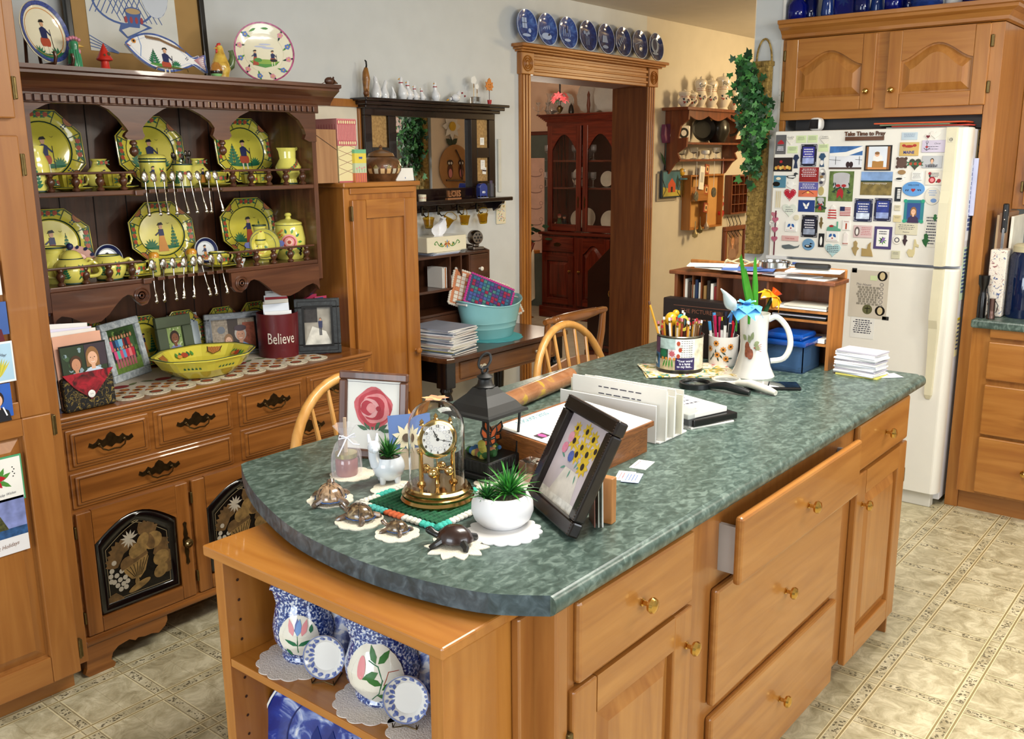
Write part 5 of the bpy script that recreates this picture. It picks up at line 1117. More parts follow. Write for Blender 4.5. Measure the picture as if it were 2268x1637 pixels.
for i in range(n):
 x=xa+(i+.5)*(xb-xa)/n;b=B();r_=(xb-xa)/n*.5;b.lt([(1e-4,.0005),(r_,.0005),(r_,.0035),(1e-4,.0035)],CR_,(x,2.862,0),20,sy=.82,smooth=False);b.T=MT((x,2.862,.0036));b.ell(0,0,r_*.5,r_*.4,DB,0);b.ell(0,0,r_*.36,r_*.28,RS,.0003)
 for k in range(22):a=k*2*pi/22;b.line([(r_*.8*cos(a),r_*.8*sin(a)*.82),(r_*.99*cos(a),r_*.99*sin(a)*.82)],.0012,STI,.0002)
 b.mk('penny_scallop',t)
c_=PZ(455,828,ZH+.004);rim=PY(352,782,c_.y);r_=abs(PY(562,775,c_.y).x-rim.x)/2;hh=PY(455,775,c_.y).z-ZH
b=B();o8=lambda a,z:octa(a);r_*=.97;hh=.075
b.lt([(1e-4,.0),(r_*.5,0),(r_*.55,.004),(r_*.8,.035),(r_*.93,.07),(r_*.99,.074),(r_*.99,.079),(r_*.9,.077),(r_*.75,.04),(r_*.5,.010),(1e-4,.008)],YEL,seg=40,fn=o8,smooth=False,sy=.8);b.lt([(r_*.995,.0785),(r_*.985,.0805),(r_*.965,.0795)],DGR,seg=40,fn=o8,smooth=False,sy=.8)
t=thing('serving_bowl','large octagonal yellow bowl with painted lattice and sprigs on the hutch counter runner','bowl',(c_.x,c_.y,ZH+.006),.06)
for k in range(8):
 a=k*pi/4;
 def pf(x,y,z,a=a):
  u=y;r=(.55+.36*u)*r_;return((r*cos(a)-x*sin(a)),(r*sin(a)+x*cos(a))*.8,.016+.056*u+.003+z)
 b.pf=pf
 if sin(a)>-.1:
  if k%2:
   b.poly([(-.03,1),(.03,1),(.022,.65),(0,.5),(-.022,.65)],fl('#b07a3a'),.0005)
   for q in range(5):b.line([(-.028+q*.012,1),(-.004+q*.008,.56)],.0012,RBR,.001);b.line([(.028-q*.012,1),(.004-q*.008,.56)],.0012,RBR,.001)
   b.line([(-.031,1),(-.023,.64),(0,.48),(.023,.64),(.031,1)],.003,BLK2,.0015)
  else:
   for q in range(5):b.leaf(-.032+.016*q,.5,.3,.012,1.57,GRN if q%2 else GR2,.001);b.ell(0,.6,.014,.14,RBR,.0015);b.ell(.022,.55,.01,.1,ORG,.0015)
 else:
  def pf(x,y,z,a=a):
   u=y;r=(.575+.42*u)*r_+.002;return((r*cos(a)-x*sin(a)),(r*sin(a)+x*cos(a))*.8,.006+.062*u+z)
  b.pf=pf
  for q in range(5):b.leaf(-.03+.014*q,.45,.3,.01,1.57,GRN,.001);b.ell(-.02+.016*q,.45,.006,.1,RBR,.0015)
b.pf=None;b.mk('bowl_body',t)
GW=mixmat(((.3,'#8a949c'),(.6,'#bcc4c8'),(.8,'#d4d8da')),(1,1,1),60,4,1,.5)
sframe('framed_photo','whitewashed frame with a family group photo tilted behind the fabric envelope','picture frame',(248,853),(329,824),709,ZH,.026,GW,a_group,ang=.2)
GF=mat('#4a5540',.6,var=.1)
sframe('framed_photo','dull green frame with a small photo of a child behind the yellow bowl','picture frame',(357,819),(433,803),702,ZH,.042,GF,a_child,ang=.15)
SV=mixmat(((.3,'#2a2c2e'),(.5,'#6f7376'),(.75,'#a5a8a8')),(1,1,1),40,4,1,.4)
sframe('framed_photo','silver and black frame with a photo of a smiling couple by a doorway','picture frame',(459,794),(582,781),693,ZH,.024,SV,a_couple,ang=.15,mat2=BLACK)
BF=mixmat(((.3,'#121314'),(.6,'#26292a'),(.8,'#3a3d3c')),(1,1,1),50,4,1,.4)
sframe('framed_photo','charcoal frame with a sepia graduation photo at the right end of the hutch counter','picture frame',(657,786),(757,781),664,ZH,.036,BF,a_grad,ang=.14,mat2=BLACK)
def a_lady(b,w,h):b.rect(-w/2,0,w/2,h,mat('#a8b4b8',.4,var=.2));bust(b,0,h*.62,h*.62,2,1,'#2a2a50',.001,1)
x=PY(418,720,3.22).x;b=UPF(B());b.box(-.06,0,0,.06,.18,.001,PAPER);b.T=b.T@MT((0,0,.0013));a_lady(b,.116,.178);solo('loose_photo',b,'unframed photo of a woman standing behind the green frame','photo',(x,3.235,ZH+.001),-.1,rx=-.2)
for i,(px,py,lab)in enumerate(((197,715,'small yellow octagonal plate behind the white card envelopes'),(318,700,'small yellow octagonal plate between the group photo and the green frame'),(405,688,'small yellow octagonal plate behind the woman photo'),(494,680,'small yellow octagonal plate peeking over the couple frame'),(567,668,'small yellow octagonal plate behind the red letter tin'))):
 Y=3.255;h=PY(px,py,Y).z-ZH;h=max(h,.13);lean('salad_plate',oplate(h*.98,h/cos(.16),i%3),lab,'plate',(PY(px,py+40,Y).x,Y,ZH+.001),0,.14,'small octagonal plates along the back of the hutch counter')
Y=3.03;x=PY(618,760,Y).x;r_=.062;z1=PY(618,690,Y).z-ZH;t=thing('letter_tin','dark red tin lettered Believe and stuffed with envelopes','tin',(x,Y,ZH),face_cam(x,Y,.8));RT=mat('#5a1218',.4,coat=.2)
r_=(PY(655,740,Y).x-PY(576,740,Y).x)/2*.93
b=B();b.lt([(1e-4,0),(r_,0),(r_*1.02,z1),(r_*.98,z1),(r_*.96,.01),(1e-4,.01)],RT,seg=36);wrap(b,[(r_,0),(r_*1.02,z1)]);b.text('Believe',.0,z1*.45,.062,fl('#d8cfc0'),.0,sx=.62);b.pf=None;b.mk('tin_body',t)
EN=[mat(h,.7,var=.03)for h in('#e6e6e4','#d8dde4','#c8b8a8','#e8e0d0','#a83238','#dfe4ea','#37507a')]
for k in range(8):
 b=B();ww=r_*1.3-.004*k;b.box(-ww/2,-.04+.011*k,.012,ww/2,-.038+.011*k,z1+.03+.007*k-.02*(k==0),EN[k%5 if k<6 else 0]);o=b.mk('envelope');o.location=t.location;o.rotation_euler=(rnd.uniform(-.05,.05),rnd.uniform(-.04,.04),t.rotation_euler[2]);tag(o,'envelope standing in the dark red Believe tin','envelope','envelopes in the red tin')
for k,(px,c)in enumerate(((668,'#8a1820'),(676,'#b9c4d4'),(683,'#a02a50'),(700,'#c04060'),(690,'#3a4a80'))):
 Y=3.1;b=B();b.box(-.03,0,0,.03,.003,PY(px,645+3*k,Y).z-ZH,mat(c,.6));solo('greeting_card',b,['dark red card behind the charcoal frame','pale blue card behind the charcoal frame','magenta card behind the charcoal frame','pink card furthest right behind the charcoal frame','blue card behind the charcoal frame'][k],'card',(PY(px,700,Y).x,Y-.012*k,ZH),rnd.uniform(-.1,.1),rx=0)
c_,w_,rz=base2((145,917),(256,892),ZH);t=thing('card_holder','black and gold fabric envelope holder with a red flap and white button','holder',(c_.x,c_.y+.0,ZH+.001),rz,rx=-.08)
FBK=mixmat(((.0,'#0d0b0a'),(.47,'#14110d'),(.5,'#8a7434'),(.53,'#14110d'),(1,'#0d0b0a')),(1,1,1),38,2,1.5,.8)
hh=.105;b=B();b.box(-w_/2,-.012,0,w_/2,.03,hh,FBK,.008);b.mk('pocket',t)
b=UPF(B(),0,-.0122);RF=mixmat(((.35,'#1a1210'),(.45,'#6a1018'),(.6,'#a8182a'),(.8,'#7a1420')),(1,1,1),26,3,1,.8);b.ps([(-w_/2,hh+.012),(-w_*.3,hh*.7),(0,hh*.28),(w_*.3,hh*.75),(w_/2,hh+.012)],0,.004,RF);b.mk('red_flap',t)
b=B();b.frame((-.0,-.0165,hh*.45),(1,0,0),(0,0,1));b.lt([(1e-4,0),(.011,0),(.012,.002),(.010,.003),(1e-4,.002)],WHITE,seg=20)
for q in(-1,1):b.ell(q*.003,0,.0012,.0012,BLACK,.0024,n=8)
b.mk('button',t)
def hold(name,lab,cat,x0,x1,y,z1,m,tilt=0,group=None,art=None):
 b=UPF(B());b.box(x0,.01,0,x1,z1,.002,m)
 if art:b.T=b.T@MT(((x0+x1)/2,z1-.105,.0024));art(b,x1-x0-.006,.1)
 o=b.mk(name);n_=V((-sin(rz),cos(rz),0));o.location=t.location+n_*y;o.rotation_euler=(-.08-y*1.0,tilt,rz);tag(o,lab,cat,group);return o
def a_two(b,w,h):
 leafy(b,-w/2,0,w/2,h,40,0,[mat('#2a3a24',.5,var=.1),mat('#3f5a3a',.5,var=.1),mat('#8aa0a8',.5,var=.1)],9);b.rect(w*.02,h*.3,w/2,h,mat('#3a2f38',.5),.0009)
 bust(b,-w*.2,h*.45,h*.72,0,2,'#a8c0d8',.0011);bust(b,w*.18,h*.58,h*.8,2,1,'#c8d8e8',.0014,1)
hold('photo_book','spiral bound photo book of two women in the fabric envelope holder','photo book',-w_*.45,w_*.46,.0,.205,BLACK,0,None,a_two)
for k,(c,z1)in enumerate((('#d9a58c',.235),('#e6e2dc',.245),('#dcd8ec',.25),('#e8e6e2',.262))):hold('greeting_envelope','%s envelope behind the spiral photo book'%['peach','cream','pale lilac','tall white'][k],'envelope',-w_*.5-.004*k,w_*.44-.012*k,.012+.012*k,z1,mat(c,.7),.03*k)
for k,c in enumerate(('#6a86b8','#7ab0a0','#b8bcd8','#5a6a98')):b=B();b.box(-.04,0,0,.035,.002,.20+.01*k,mat(c,.6));solo('greeting_card',b,['blue','teal','pale violet','slate blue'][k]+' card standing at the far left end of the hutch counter','card',(PY(122,740,3.08).x+.004*k,3.06+.014*k,ZH),.05,rx=-.12)
# things on the tall cabinet
Z=TCZ
def BT(name,label,cat,x0,x1,y0,y1,h,mats,rz=0,group=None,loc=None):pass
q=PY(700,215,YA-.02);q2=PY(791,230,YA-.02);z0=1.5
t=thing('framed_print','light wood framed print on the wall behind the pink box','picture',((q.x+q2.x)/2-.02,YA-.002,1.50));w_=q2.x-q.x+.12;h=q2.z-1.50+.02
b=UPF(B());fw=.035;OKL=OAKC['z']
for x0,y0,x1,y1 in((-w_/2,0,w_/2,fw),(-w_/2,h-fw,w_/2,h),(-w_/2,fw,-w_/2+fw,h-fw),(w_/2-fw,fw,w_/2,h-fw)):b.box(x0,y0,0,x1,y1,.02,OKL,.005)
b.mk('frame',t);b=UPF(B());b.box(-w_/2+.02,.02,0,w_/2-.02,h-.02,.008,mat('#d8d0bc',.6));b.line([(-w_/2+.08,.09),(w_/2-.1,.09),(w_/2-.1,h-.12),(-w_/2+.08,h-.12)],.006,mat('#8a7a52',.5),.0086,True);b.mk('print',t)
def boxthing(name,label,pl,pr,ptop,Y,dep,m,parts=None,z=Z,cat='box'):
 a=PY(pl,ptop+30,Y);c=PY(pr,ptop+30,Y);tp=PY((pl+pr)/2,ptop,Y).z;w_=c.x-a.x;h=tp-z
 t=thing(name,label,cat,((a.x+c.x)/2,Y,z));b=B();b.box(-w_/2,0,0,w_/2,dep,h,m,.002);
 if parts:parts(b,w_,h,dep)
 return t,b,w_,h
PKS=fl('#b85a62');PKD=fl('#cf8a84');CRB=fl('#dccf9c');
def pk(b,w,h,d):
 l=h*.42;b.box(-w/2-.004,-.004,h-l,w/2+.004,d+.004,h+.002,PKD,.001)
 for F,W_ in(((-w/2,-.0045,0),w),):
  b.frame((0,-.0045,h-l),(1,0,0),(0,0,1))
  for k in range(12):x=-w/2+w*(k+.5)/12;b.rect(x-.0015,.02,x+.0015,l-.02,PKS,.0003)
  for y in(.002,l-.022):b.rect(-w/2-.003,y,w/2+.003,y+.02,PKS,.0002);[b.ell(-w/2+w*(k+.5)/8,y+.01,.004,.007,CRB,.0006,n=8)for k in range(8)]
  b.frame((0,-.0004,0),(1,0,0),(0,0,1))
  for k in range(4):b.line([(-w/2,.03+k*.035),(w/2,.06+k*.035)],.0015,fl('#8a5a50'),.0002);b.line([(-w/2,.06+k*.035),(w/2,.03+k*.035)],.0015,fl('#8a5a50'),.0002)
  b.rect(-w/2,0,w/2,.006,PKS,.0003)
 b.frame((-w/2-.0042,0,h-l),(0,-1,0),(0,0,1));
 for k in range(9):x=-d+d*(k+.5)/9;b.rect(x-.0015,.02,x+.0015,l-.02,PKS,.0003)
 b.T=MI4()
t,b,w_,h=boxthing('gift_box','tall cream box with a pink striped lid on the tall cabinet','','' if 0 else 0,0,0,.1,None)if 0 else boxthing('gift_box','tall cream box with a pink striped lid on the tall cabinet',747,786,264,2.99,.15,CRB,pk);b.mk('box',t)
a=PY(698,300,2.985).x;c=PY(744,300,2.985).x;b=B();b.T=Matrix(((0,0,1,0),(1,0,0,0),(0,1,0,0),(0,0,0,1)))
h=PY(744,287,2.985).z-Z;OKW=wood('#8a5f3c','#9f744c','#b0855a','z',.5);b.ps([(0,0),(0,h*.55),(.0,h),(.15,h),(.15,0)],-(c-a)/2,(c-a)/2,OKW);b.at();b.line;b.frame((0,-.0006,0),(1,0,0),(0,0,1));b.line([(-(c-a)/2,h*.9),((c-a)/2,h*.62)],.0025,mat('#3a2212',.7),0);solo('wooden_file_box',b,'plain wooden file box with a slanted cut left of the pink striped box','box',((a+c)/2,2.985,Z))
def sb(b,w,h,d):
 for z0,z1,c in((0,.28,'#c9784a'),(.28,.58,'#b9c4a0'),(.58,.88,'#d8c24a'),(.88,1,'#6fae80')):b.box(-w/2-.0006,-.0006,h*z0,w/2+.0006,d+.0006,h*z1+.0004,mat(c,.5,var=.05))
 b.frame((0,-.001,0),(1,0,0),(0,0,1))
 for k in range(5):x=-w/2+w*(k+.5)/5;b.rect(x-.002,0,x+.002,h*.28,PKS,.0002)
 b.leaf(0,h*.72,.012,.01,.6,BL,.0003);b.leaf(0,h*.72,.012,.01,2.5,BL,.0003)
 for k in range(4):b.ell(-w*.35+w*.22*k,h*.42+.004*(k%2),.004,.004,PNK,.0003,n=8);b.line([(-w*.35+w*.22*k,h*.3),(-w*.35+w*.22*k,h*.4)],.001,GRN,.0002)
t,b,w_,h=boxthing('gift_box','small green, yellow and orange box between the pink box and the pot',786,811,331,2.975,.035,CRB,sb);b.mk('box',t)
x0=PY(811,370,3.06).x;x1=PY(877,370,3.06).x;r_=(x1-x0)/2;h=PY(840,345,3.06).z-Z
CRM_=mixmat(((.3,'#3a2416'),(.5,'#6a4526'),(.62,'#9a6c3a'),(.8,'#caa46a')),(1,1,2.2),34,4,.8,.25,0,.5)
t=vessel('lidded_pot','round brown lidded pot decorated with little houses on the tall cabinet','pot',((x0+x1)/2,3.06,Z),[(r_*.7,0),(r_*.72,.006),(r_*.97,h*.4),(r_,h*.55),(r_*.9,h*.8),(r_*.62,h*.98)],mat('#5a3a20',.3,coat=.4,var=.3,vs=40),lambda b:[(b.rect(-.06+.028*k,h*.3,-.042+.028*k,h*.5,mat(['#c9a06a','#b9b098','#caa878'][k%3],.4,var=0),.0004),b.poly([(-.064+.028*k,h*.5),(-.038+.028*k,h*.5),(-.051+.028*k,h*.66)],mat(['#6a3a1c','#8a7a4a'][k%2],.4,var=0),.0006))for k in range(6)],lid=([(r_*.66,0),(r_*.6,.012),(r_*.3,.024),(.008,.028),(.006,.034),(.01,.04),(1e-4,.05)],mat('#7a5530',.3,coat=.4,var=.2)))
a=PY(880,385,3.02);c=PY(921,385,3.02);b=B();b.box(-(c.x-a.x)/2,0,0,(c.x-a.x)/2,.002,PY(905,372,3.02).z-Z,PAPER);b.frame((0,-.0004,0),(1,0,0),(0,0,1));b.rect(.0,.008,.004,.014,BL,0);solo('note_card',b,'white note card standing right of the brown lidded pot','card',((a.x+c.x)/2-.01,3.02,Z),.05,rx=-.1)
# black mirror shelf
MYF=YA-.045
t=thing('mirror_shelf','black wall mirror with cork panels, crown top, lower shelf and hooks','mirror')
xa=PY(806,230,MYF).x;xb=PY(1096,240,MYF).x;zt=PY(950,222,YA-.12).z;zb=PY(1015,467,YA-.06).z;zs=PY(1100,437,YA-.13).z
MK=mat('#15090a',.22,coat=.4,var=.1)
def MP_(px,py):p=PY(px,py,MYF);return p.x,p.z
gx=[MP_(877,255),MP_(1043,264),MP_(1043,415)];mz0=gx[2][1];mz1=gx[1][1];mx0=gx[0][0];mx1=gx[1][0]
lx0=MP_(823,254)[0];lx1=MP_(860,254)[0];lz0=MP_(840,326)[1];lz1=MP_(840,254)[1]
rx0=MP_(1056,262)[0];rx1=MP_(1083,262)[0]
b=B();D0,D1=YA-.045,YA-.002
for x0,x1,z0,z1 in((xa,xb,mz1,zt-.03),(xa,xb,zb,mz0),(xa,lx0,mz0,mz1),(lx1,mx0,mz0,mz1),(mx1,rx0,mz0,mz1),(rx1,xb,mz0,mz1),(lx0,lx1,mz0,lz0),(rx0,rx1,lz0-.05,lz0),(rx0,rx1,mz0,mz0+.03)):b.box(x0,D0,z0,x1,D1,z1,MK,.002)
b.mk('frame',t)
b=B();b.box(xa-.03,YA-.09,zt-.03,xb+.03,YA-.002,zt-.012,MK,.004);b.box(xa-.045,YA-.11,zt-.014,xb+.045,YA-.002,zt,MK,.004);b.box(xa-.015,YA-.07,zt-.045,xb+.015,YA-.002,zt-.028,MK,.004);b.mk('crown_ledge',t)
b=B();b.box(xa-.03,YA-.14,zs-.02,xb+.03,YA-.002,zs,MK,.004)
for x in(xa+.005,xb-.03):
 b.T=Matrix(((0,0,1,x),(1,0,0,0),(0,1,0,0),(0,0,0,1)));b.ps([(YA-.002,zs-.02),(YA-.115,zs-.02),(YA-.11,zs-.035),(YA-.09,zs-.045),(YA-.08,zs-.06),(YA-.05,zs-.075),(YA-.045,zb),(YA-.002,zb)],0,.022,MK);b.at()
b.mk('lower_shelf',t)
b=B();b.box(mx0,YA-.022,mz0,mx1,YA-.02,mz1,mat('#f2f2f2',.0,1,var=0));b.mk('mirror_glass',t)
CORK=mixmat(((.3,'#8a6a42'),(.5,'#a5824f'),(.7,'#b8955f')),(1,1,1),90,4,0,.9)
for x0,x1,z0,z1 in((lx0,lx1,lz0,lz1),(rx0,rx1,lz0,mz1),(rx0,rx1,mz0+.03,lz0-.05)):b=B();b.box(x0,YA-.03,z0,x1,YA-.026,z1,CORK);b.mk('cork_panel',t)
CUPX=[(940,478),(975,470),(1019,463),(1061,456)]
HK=mat('#4a4438',.3,.9)
cups=[]
for i,(px,py)in enumerate(CUPX):
 p=PY(px,py+2,YA-.06);b=B();b.box(p.x-.008,YA-.052,zs-.075,p.x+.008,YA-.045,zs-.03,HK,.003)
 b.tb([(p.x,YA-.05,zs-.04),(p.x,YA-.085,zs-.05),(p.x,YA-.09,zs-.035)],.003,HK,8);b.tb([(p.x,YA-.05,zs-.065),(p.x,YA-.07,zs-.08),(p.x,YA-.085,zs-.075)],.003,HK,8);b.mk('hook',t);cups.append((p.x,zs-.058))
AG=mat('#c9a227',.05,trans=.85,var=0,ior=1.3);lab_=['leftmost amber glass cup hanging beside the tall cabinet','amber glass cup hanging above the tissue box','amber glass cup hanging third along the black shelf','amber glass cup hanging nearest the floral plaque']
for i,(x,z)in enumerate(cups):
 t=thing('glass_cup',lab_[i],'cup',(x,YA-.088,z-.075),[.8,-.6,.4,-.2][i],'amber glass cups on the hooks',ry=[.3,.5,.12,-.1][i]);b=B();b.lt([(1e-4,0),(.018,0),(.021,.008),(.024,.03),(.03,.05),(.028,.05),(.02,.012),(1e-4,.006)],AG,(0,0,0),14,fn=lambda a,z:1+.02*cos(7*a));b.mk('glass_body',t)
 b=B();b.tb([(.022,0,.045),(.036,0,.06),(.03,0,.075),(.0,0,.082),(-.02,0,.07),(-.026,0,.05)],.002,AG,6);b.mk('handle',t)
ZM=zt;YM=YA-.06
def mx(px):return PY(px,215,YM).x
def WB():return mat('#dfe0e2',.15,coat=.6,var=.01)
t=thing('cat_figurine','tall wooden cat figurine with raised tail at the left end of the mirror ledge','figurine',(mx(812),YM,ZM),.2);b=B();WC=mat('#8a5a22',.35,coat=.3,var=.25,vs=50)
b.tb([(0,0,0),(0,0,.04),(.002,0,.08),(.0,0,.11),(.004,0,.128)],[.012,.014,.018,.014,.008],WC,14);b.mk('body',t);b=B();b.tb([(.004,0,.125),(.008,0,.14),(.006,0,.155),(-.002,0,.16)],[.005,.004,.004,.003],BLACK,8);b.mk('tail',t)
b=B();b.ball((-.018,-.012,.018),.014,mat('#6a4020',.4,var=.2),1.1,.9,1,14,8);b.lt([(.005,0),(1e-4,.012)],WC,(-.025,-.012,.028),6);b.lt([(.005,0),(1e-4,.012)],WC,(-.011,-.012,.028),6);b.mk('head',t)
def wcat(px,h,label,s=1,rz=0):
 t=thing('cat_figurine',label,'figurine',(mx(px),YM,ZM),rz,'white china cats on the mirror ledge');b=B();W_=WB()
 b.tb([(0,0,0),(0,0,h*.18),(.003,0,h*.42),(.0,0,h*.66),(-.004,0,h*.82),(-.006,0,h*.92)],[h*.2,h*.22,h*.17,h*.10,h*.1,h*.03],W_,14);b.tb([(.0,-.015*s,0),(.0,-.014*s,h*.4)],[h*.05,h*.05],W_,8)
 for q in(-1,1):b.lt([(h*.035,0),(1e-4,h*.1)],W_,(-.005+q*h*.05,0,h*.88),6)
 b.mk('body',t);b=B();b.tb([(h*.15,0,.008),(h*.28,0,.01),(h*.3,0,h*.2),(h*.24,0,h*.34)],h*.035,W_,8);b.mk('tail',t)
wcat(834,.105,'tall slim white china cat next to the wooden cat');wcat(853,.088,'white china cat with its back turned, second in the row',1,2.4);wcat(871,.06,'small white china cat beside the tied geese')
def goose(px,h,label,rib=1,rz=0,group='white china geese on the mirror ledge',beak=1):
 t=thing('goose_figurine',label,'figurine',(mx(px),YM,ZM),rz,group);b=B();W_=WB()
 b.tb([(0,0,0),(0,0,h*.06),(.0,0,h*.2),(-.0,0,h*.36),(-h*.08,0,h*.55),(-h*.12,0,h*.75),(-h*.11,0,h*.88),(-h*.1,0,h*.97)],[h*.15,h*.16,h*.23,h*.22,h*.12,h*.075,h*.1,h*.05],W_,14);b.tb([(h*.12,0,h*.2),(h*.28,0,h*.24),(h*.38,0,h*.32)],[h*.15,h*.11,h*.03],W_,10);b.mk('body',t)
 b=B();b.tb([(-h*.19,0,h*.88),(-h*.3,0,h*.85)],[h*.035,h*.01],mat('#d0982e',.4)if beak else W_,8);b.mk('beak',t)
 if rib:b=B();b.tb([(-h*.12+h*.09*cos(a),h*.09*sin(a),h*.72)for a in[i*2*pi/12 for i in range(12)]],.0022,RED,6,True);b.mk('ribbon',t)
goose(893,.105,'largest white china goose with a red ribbon, first of four');goose(907,.09,'second tied white china goose, behind the largest',1,0);goose(921,.072,'third white china goose in the row');goose(936,.062,'smallest tied white china goose at the end of the row')
goose(966,.095,'white china goose with a yellow bill and red bow standing alone',1,.3)
t=thing('goose_figurine','white china goose stretching its neck down beside the photo clips','figurine',(mx(1010),YM,ZM),0);b=B();W_=WB();b.ball((0,0,.024),.02,W_,1.3,.9,1,14,8);b.tb([(.01,0,.03),(.022,0,.045),(.026,0,.06)],[.014,.012,.003],W_,10);b.tb([(-.015,0,.025),(-.035,0,.018),(-.05,0,.014)],[.012,.008,.009],W_,10);b.mk('body',t);b=B();b.tb([(-.056,0,.013),(-.07,0,.008)],[.005,.002],mat('#d0982e',.4),8);b.mk('beak',t);b=B();b.tb([(-.034+.0,.009*cos(a),.018+.009*sin(a))for a in[i*2*pi/12 for i in range(12)]],.0016,NAV,6,True);b.mk('ribbon',t)
t=thing('photo_clip','clear block with two wire stems holding white cut-out figures','ornament',(mx(1053),YM,ZM));b=B();b.box(-.022,-.015,0,.022,.015,.035,mat('#d8dde0',.03,trans=.9,var=0),.003);b.box(-.01,-.0155,.012,.012,-.0152,.034,mat('#2a2a32',.4));b.mk('block',t)
for k,(x,h,s_)in enumerate(((-.012,.115,.02),(.012,.085,.014))):
 b=B();b.tb([(x,0,.03),(x,0,h)],.0012,BRASS,6);b.mk('wire_stem',t);b=UPF(B());b.lt([(1e-4,0),(s_,0),(s_,.003),(1e-4,.003)],WHITE,(x,h,-.0015),16,fn=lambda a,z:1+.1*cos(5*a));b.rect(x-.002,h-.02-s_*.8,x+.002,h-s_*.8,GOLD,.002);b.mk('cutout',t)
t=thing('leaf_ornament','orange smiling leaf cut-out on a stem in a tiny red pot','ornament',(mx(1084),YM,ZM));b=B();b.lt([(1e-4,0),(.009,0),(.012,.024),(1e-4,.024)],mat('#b01818',.3,coat=.3),seg=16);b.mk('pot',t);b=B();b.tb([(0,0,.02),(0,0,.07)],.002,HUTD['z'],6);b.mk('stem',t)
b=UPF(B());lf=[(0,-.028),(.008,-.02),(.022,-.024),(.02,-.012),(.032,-.006),(.024,.004),(.028,.018),(.016,.014),(.01,.03),(0,.038),(-.01,.03),(-.016,.014),(-.028,.018),(-.024,.004),(-.032,-.006),(-.02,-.012),(-.022,-.024),(-.008,-.02)];b.ps([(x,y+.095)for x,y in lf],-.002,.002,mat('#c9782a',.5));b.ell(-.007,.1,.0025,.003,BLACK,.0024,n=8);b.ell(.007,.1,.0025,.003,BLACK,.0024,n=8);b.line([(-.009,.09),(-.004,.086),(.004,.086),(.009,.09)],.0015,BLACK,.0024);b.mk('leaf',t)
for px,py in((1024,206),(1030,213)):
 p=PY(px,py,YA-.003);b=UPF(B());b.lt([(1e-4,0),(.005,0),(.004,.004),(1e-4,.005)],mat('#8a1a2a',.4),seg=12);solo('push_pin',b,'small dark red pin in the wall above the mirror ledge','pin',(p.x,YA-.001,p.z),0,'red pins in the wall')
YS=YA-.09
b=B();b.lt([(1e-4,0),(.019,0),(.02,.03),(.018,.03),(.017,.004),(1e-4,.004)],CRE,seg=24);wrap(b,[(.02,0),(.02,.1)]);[b.ell(-.03+.008*k,.015,.0022,.0022,RED,.0004,n=8)for k in range(9)];solo('small_jar',b,'small cream jar with a ring of red dots on the black shelf','jar',(PY(935,430,YS).x,YS,zs))
b=B();p=PY(1003,425,YS);WL=wood('#7a4a26','#95603a','#a8744a','x',.5);b.T=Matrix(((1,0,0,0),(0,0,-1,0),(0,1,0,.0),(0,0,0,1)));b.box(-.05,0,-.006,.05,.007,.012,WL)
bs=[];
for zz in(0,.003,.006,.009,.012):b.text('LOIS',0,.026,.042,WL,zz,bold=.03,sx=1.1)
solo('name_sign',b,'wooden cut-out name sign standing on the black shelf under the mirror','sign',(p.x,YS,zs),0)
t=thing('mailbox_bank','small dark blue mailbox shaped bank on the black shelf','ornament',(PY(1069,430,YS).x,YS+.005,zs+.001),-.35);b=B();MBL=mat('#12287a',.3,coat=.4)
P=[(-.022,.008),(.022,.008),(.022,.05)]+[(.022*cos(a),.05+.022*sin(a))for a in[i*pi/10 for i in range(11)]]+[(-.022,.05)]
b.frame((0,0,0),(1,0,0),(0,0,1));b.ps(P,-.02,.02,MBL,.002)
for sx in(-.02,.017):
 for sy in(-.02,.017):b.box(sx,0,sy,sx+.004,.01,sy+.004,MBL)
b.rect(-.008,.022,.008,.032,WHITE,.0203);b.poly([(-.006,.026),(.006,.03),(.004,.024)],MBL,.0206);b.mk('box_body',t)
for k,(px,py,pw,ph,lab)in enumerate(((1069,313,26,23,'white printed card pinned on the upper right cork panel'),(1070,365,28,30,'pale printed card pinned on the lower right cork panel'),(1073,378,24,22,'white card with a dark band on the lower right cork panel'))):
 c=PY(px,py,YA-.035);w_=pw/640*1.0*.98/1.6*1.25;hh=ph*.0016;b=UPF(B());b.box(-w_/2,-hh/2,0,w_/2,hh/2,.001,PAPER)
 for i in range(3):b.rect(-w_*.3,hh*.25-i*hh*.18,w_*(.3-.1*i),hh*.25-i*hh*.18+.0012,fl('#50607a'),.0014)
 if k==2:b.rect(-w_/2,-.004,w_/2,.004,fl('#3a2430'),.0016)
 solo('note_card',b,lab,'card',(c.x,YA-.0305-.0015*k,c.z),0,ry=.1*(k==2))
t=thing('acrylic_holder','clear acrylic card holder at the right end of the black shelf','holder',(PY(1090,430,YS).x,YS+.01,zs));b=B();AC=mat('#e8ecf0',.03,trans=.95,var=0,ior=1.2);b.box(-.014,-.012,0,.014,-.01,.07,AC);b.box(-.014,.01,0,.014,.012,.07,AC);b.box(-.014,-.01,0,-.012,.01,.07,AC);b.box(.012,-.01,0,.014,.01,.07,AC);b.box(-.014,-.012,0,.014,.012,.002,AC);b.mk('holder_body',t);b=B();b.box(-.011,-.004,.003,.011,-.002,.085,mat('#3a3050',.5));tag(b.mk('card'),'dark purple card standing in the clear acrylic holder','card').location=t.location
b=B();b.lt([(1e-4,0),(.03,0),(.03,.001),(1e-4,.001)],mat('#d8dadf',.8),(0,0,0),24,fn=lambda a,z:1+.12*abs(sin(4*a)),sy=.8);solo('lace_doily',b,'small white doily under the blue mailbox bank','doily',(PY(1070,436,YS).x,YS+.0,zs+.0))
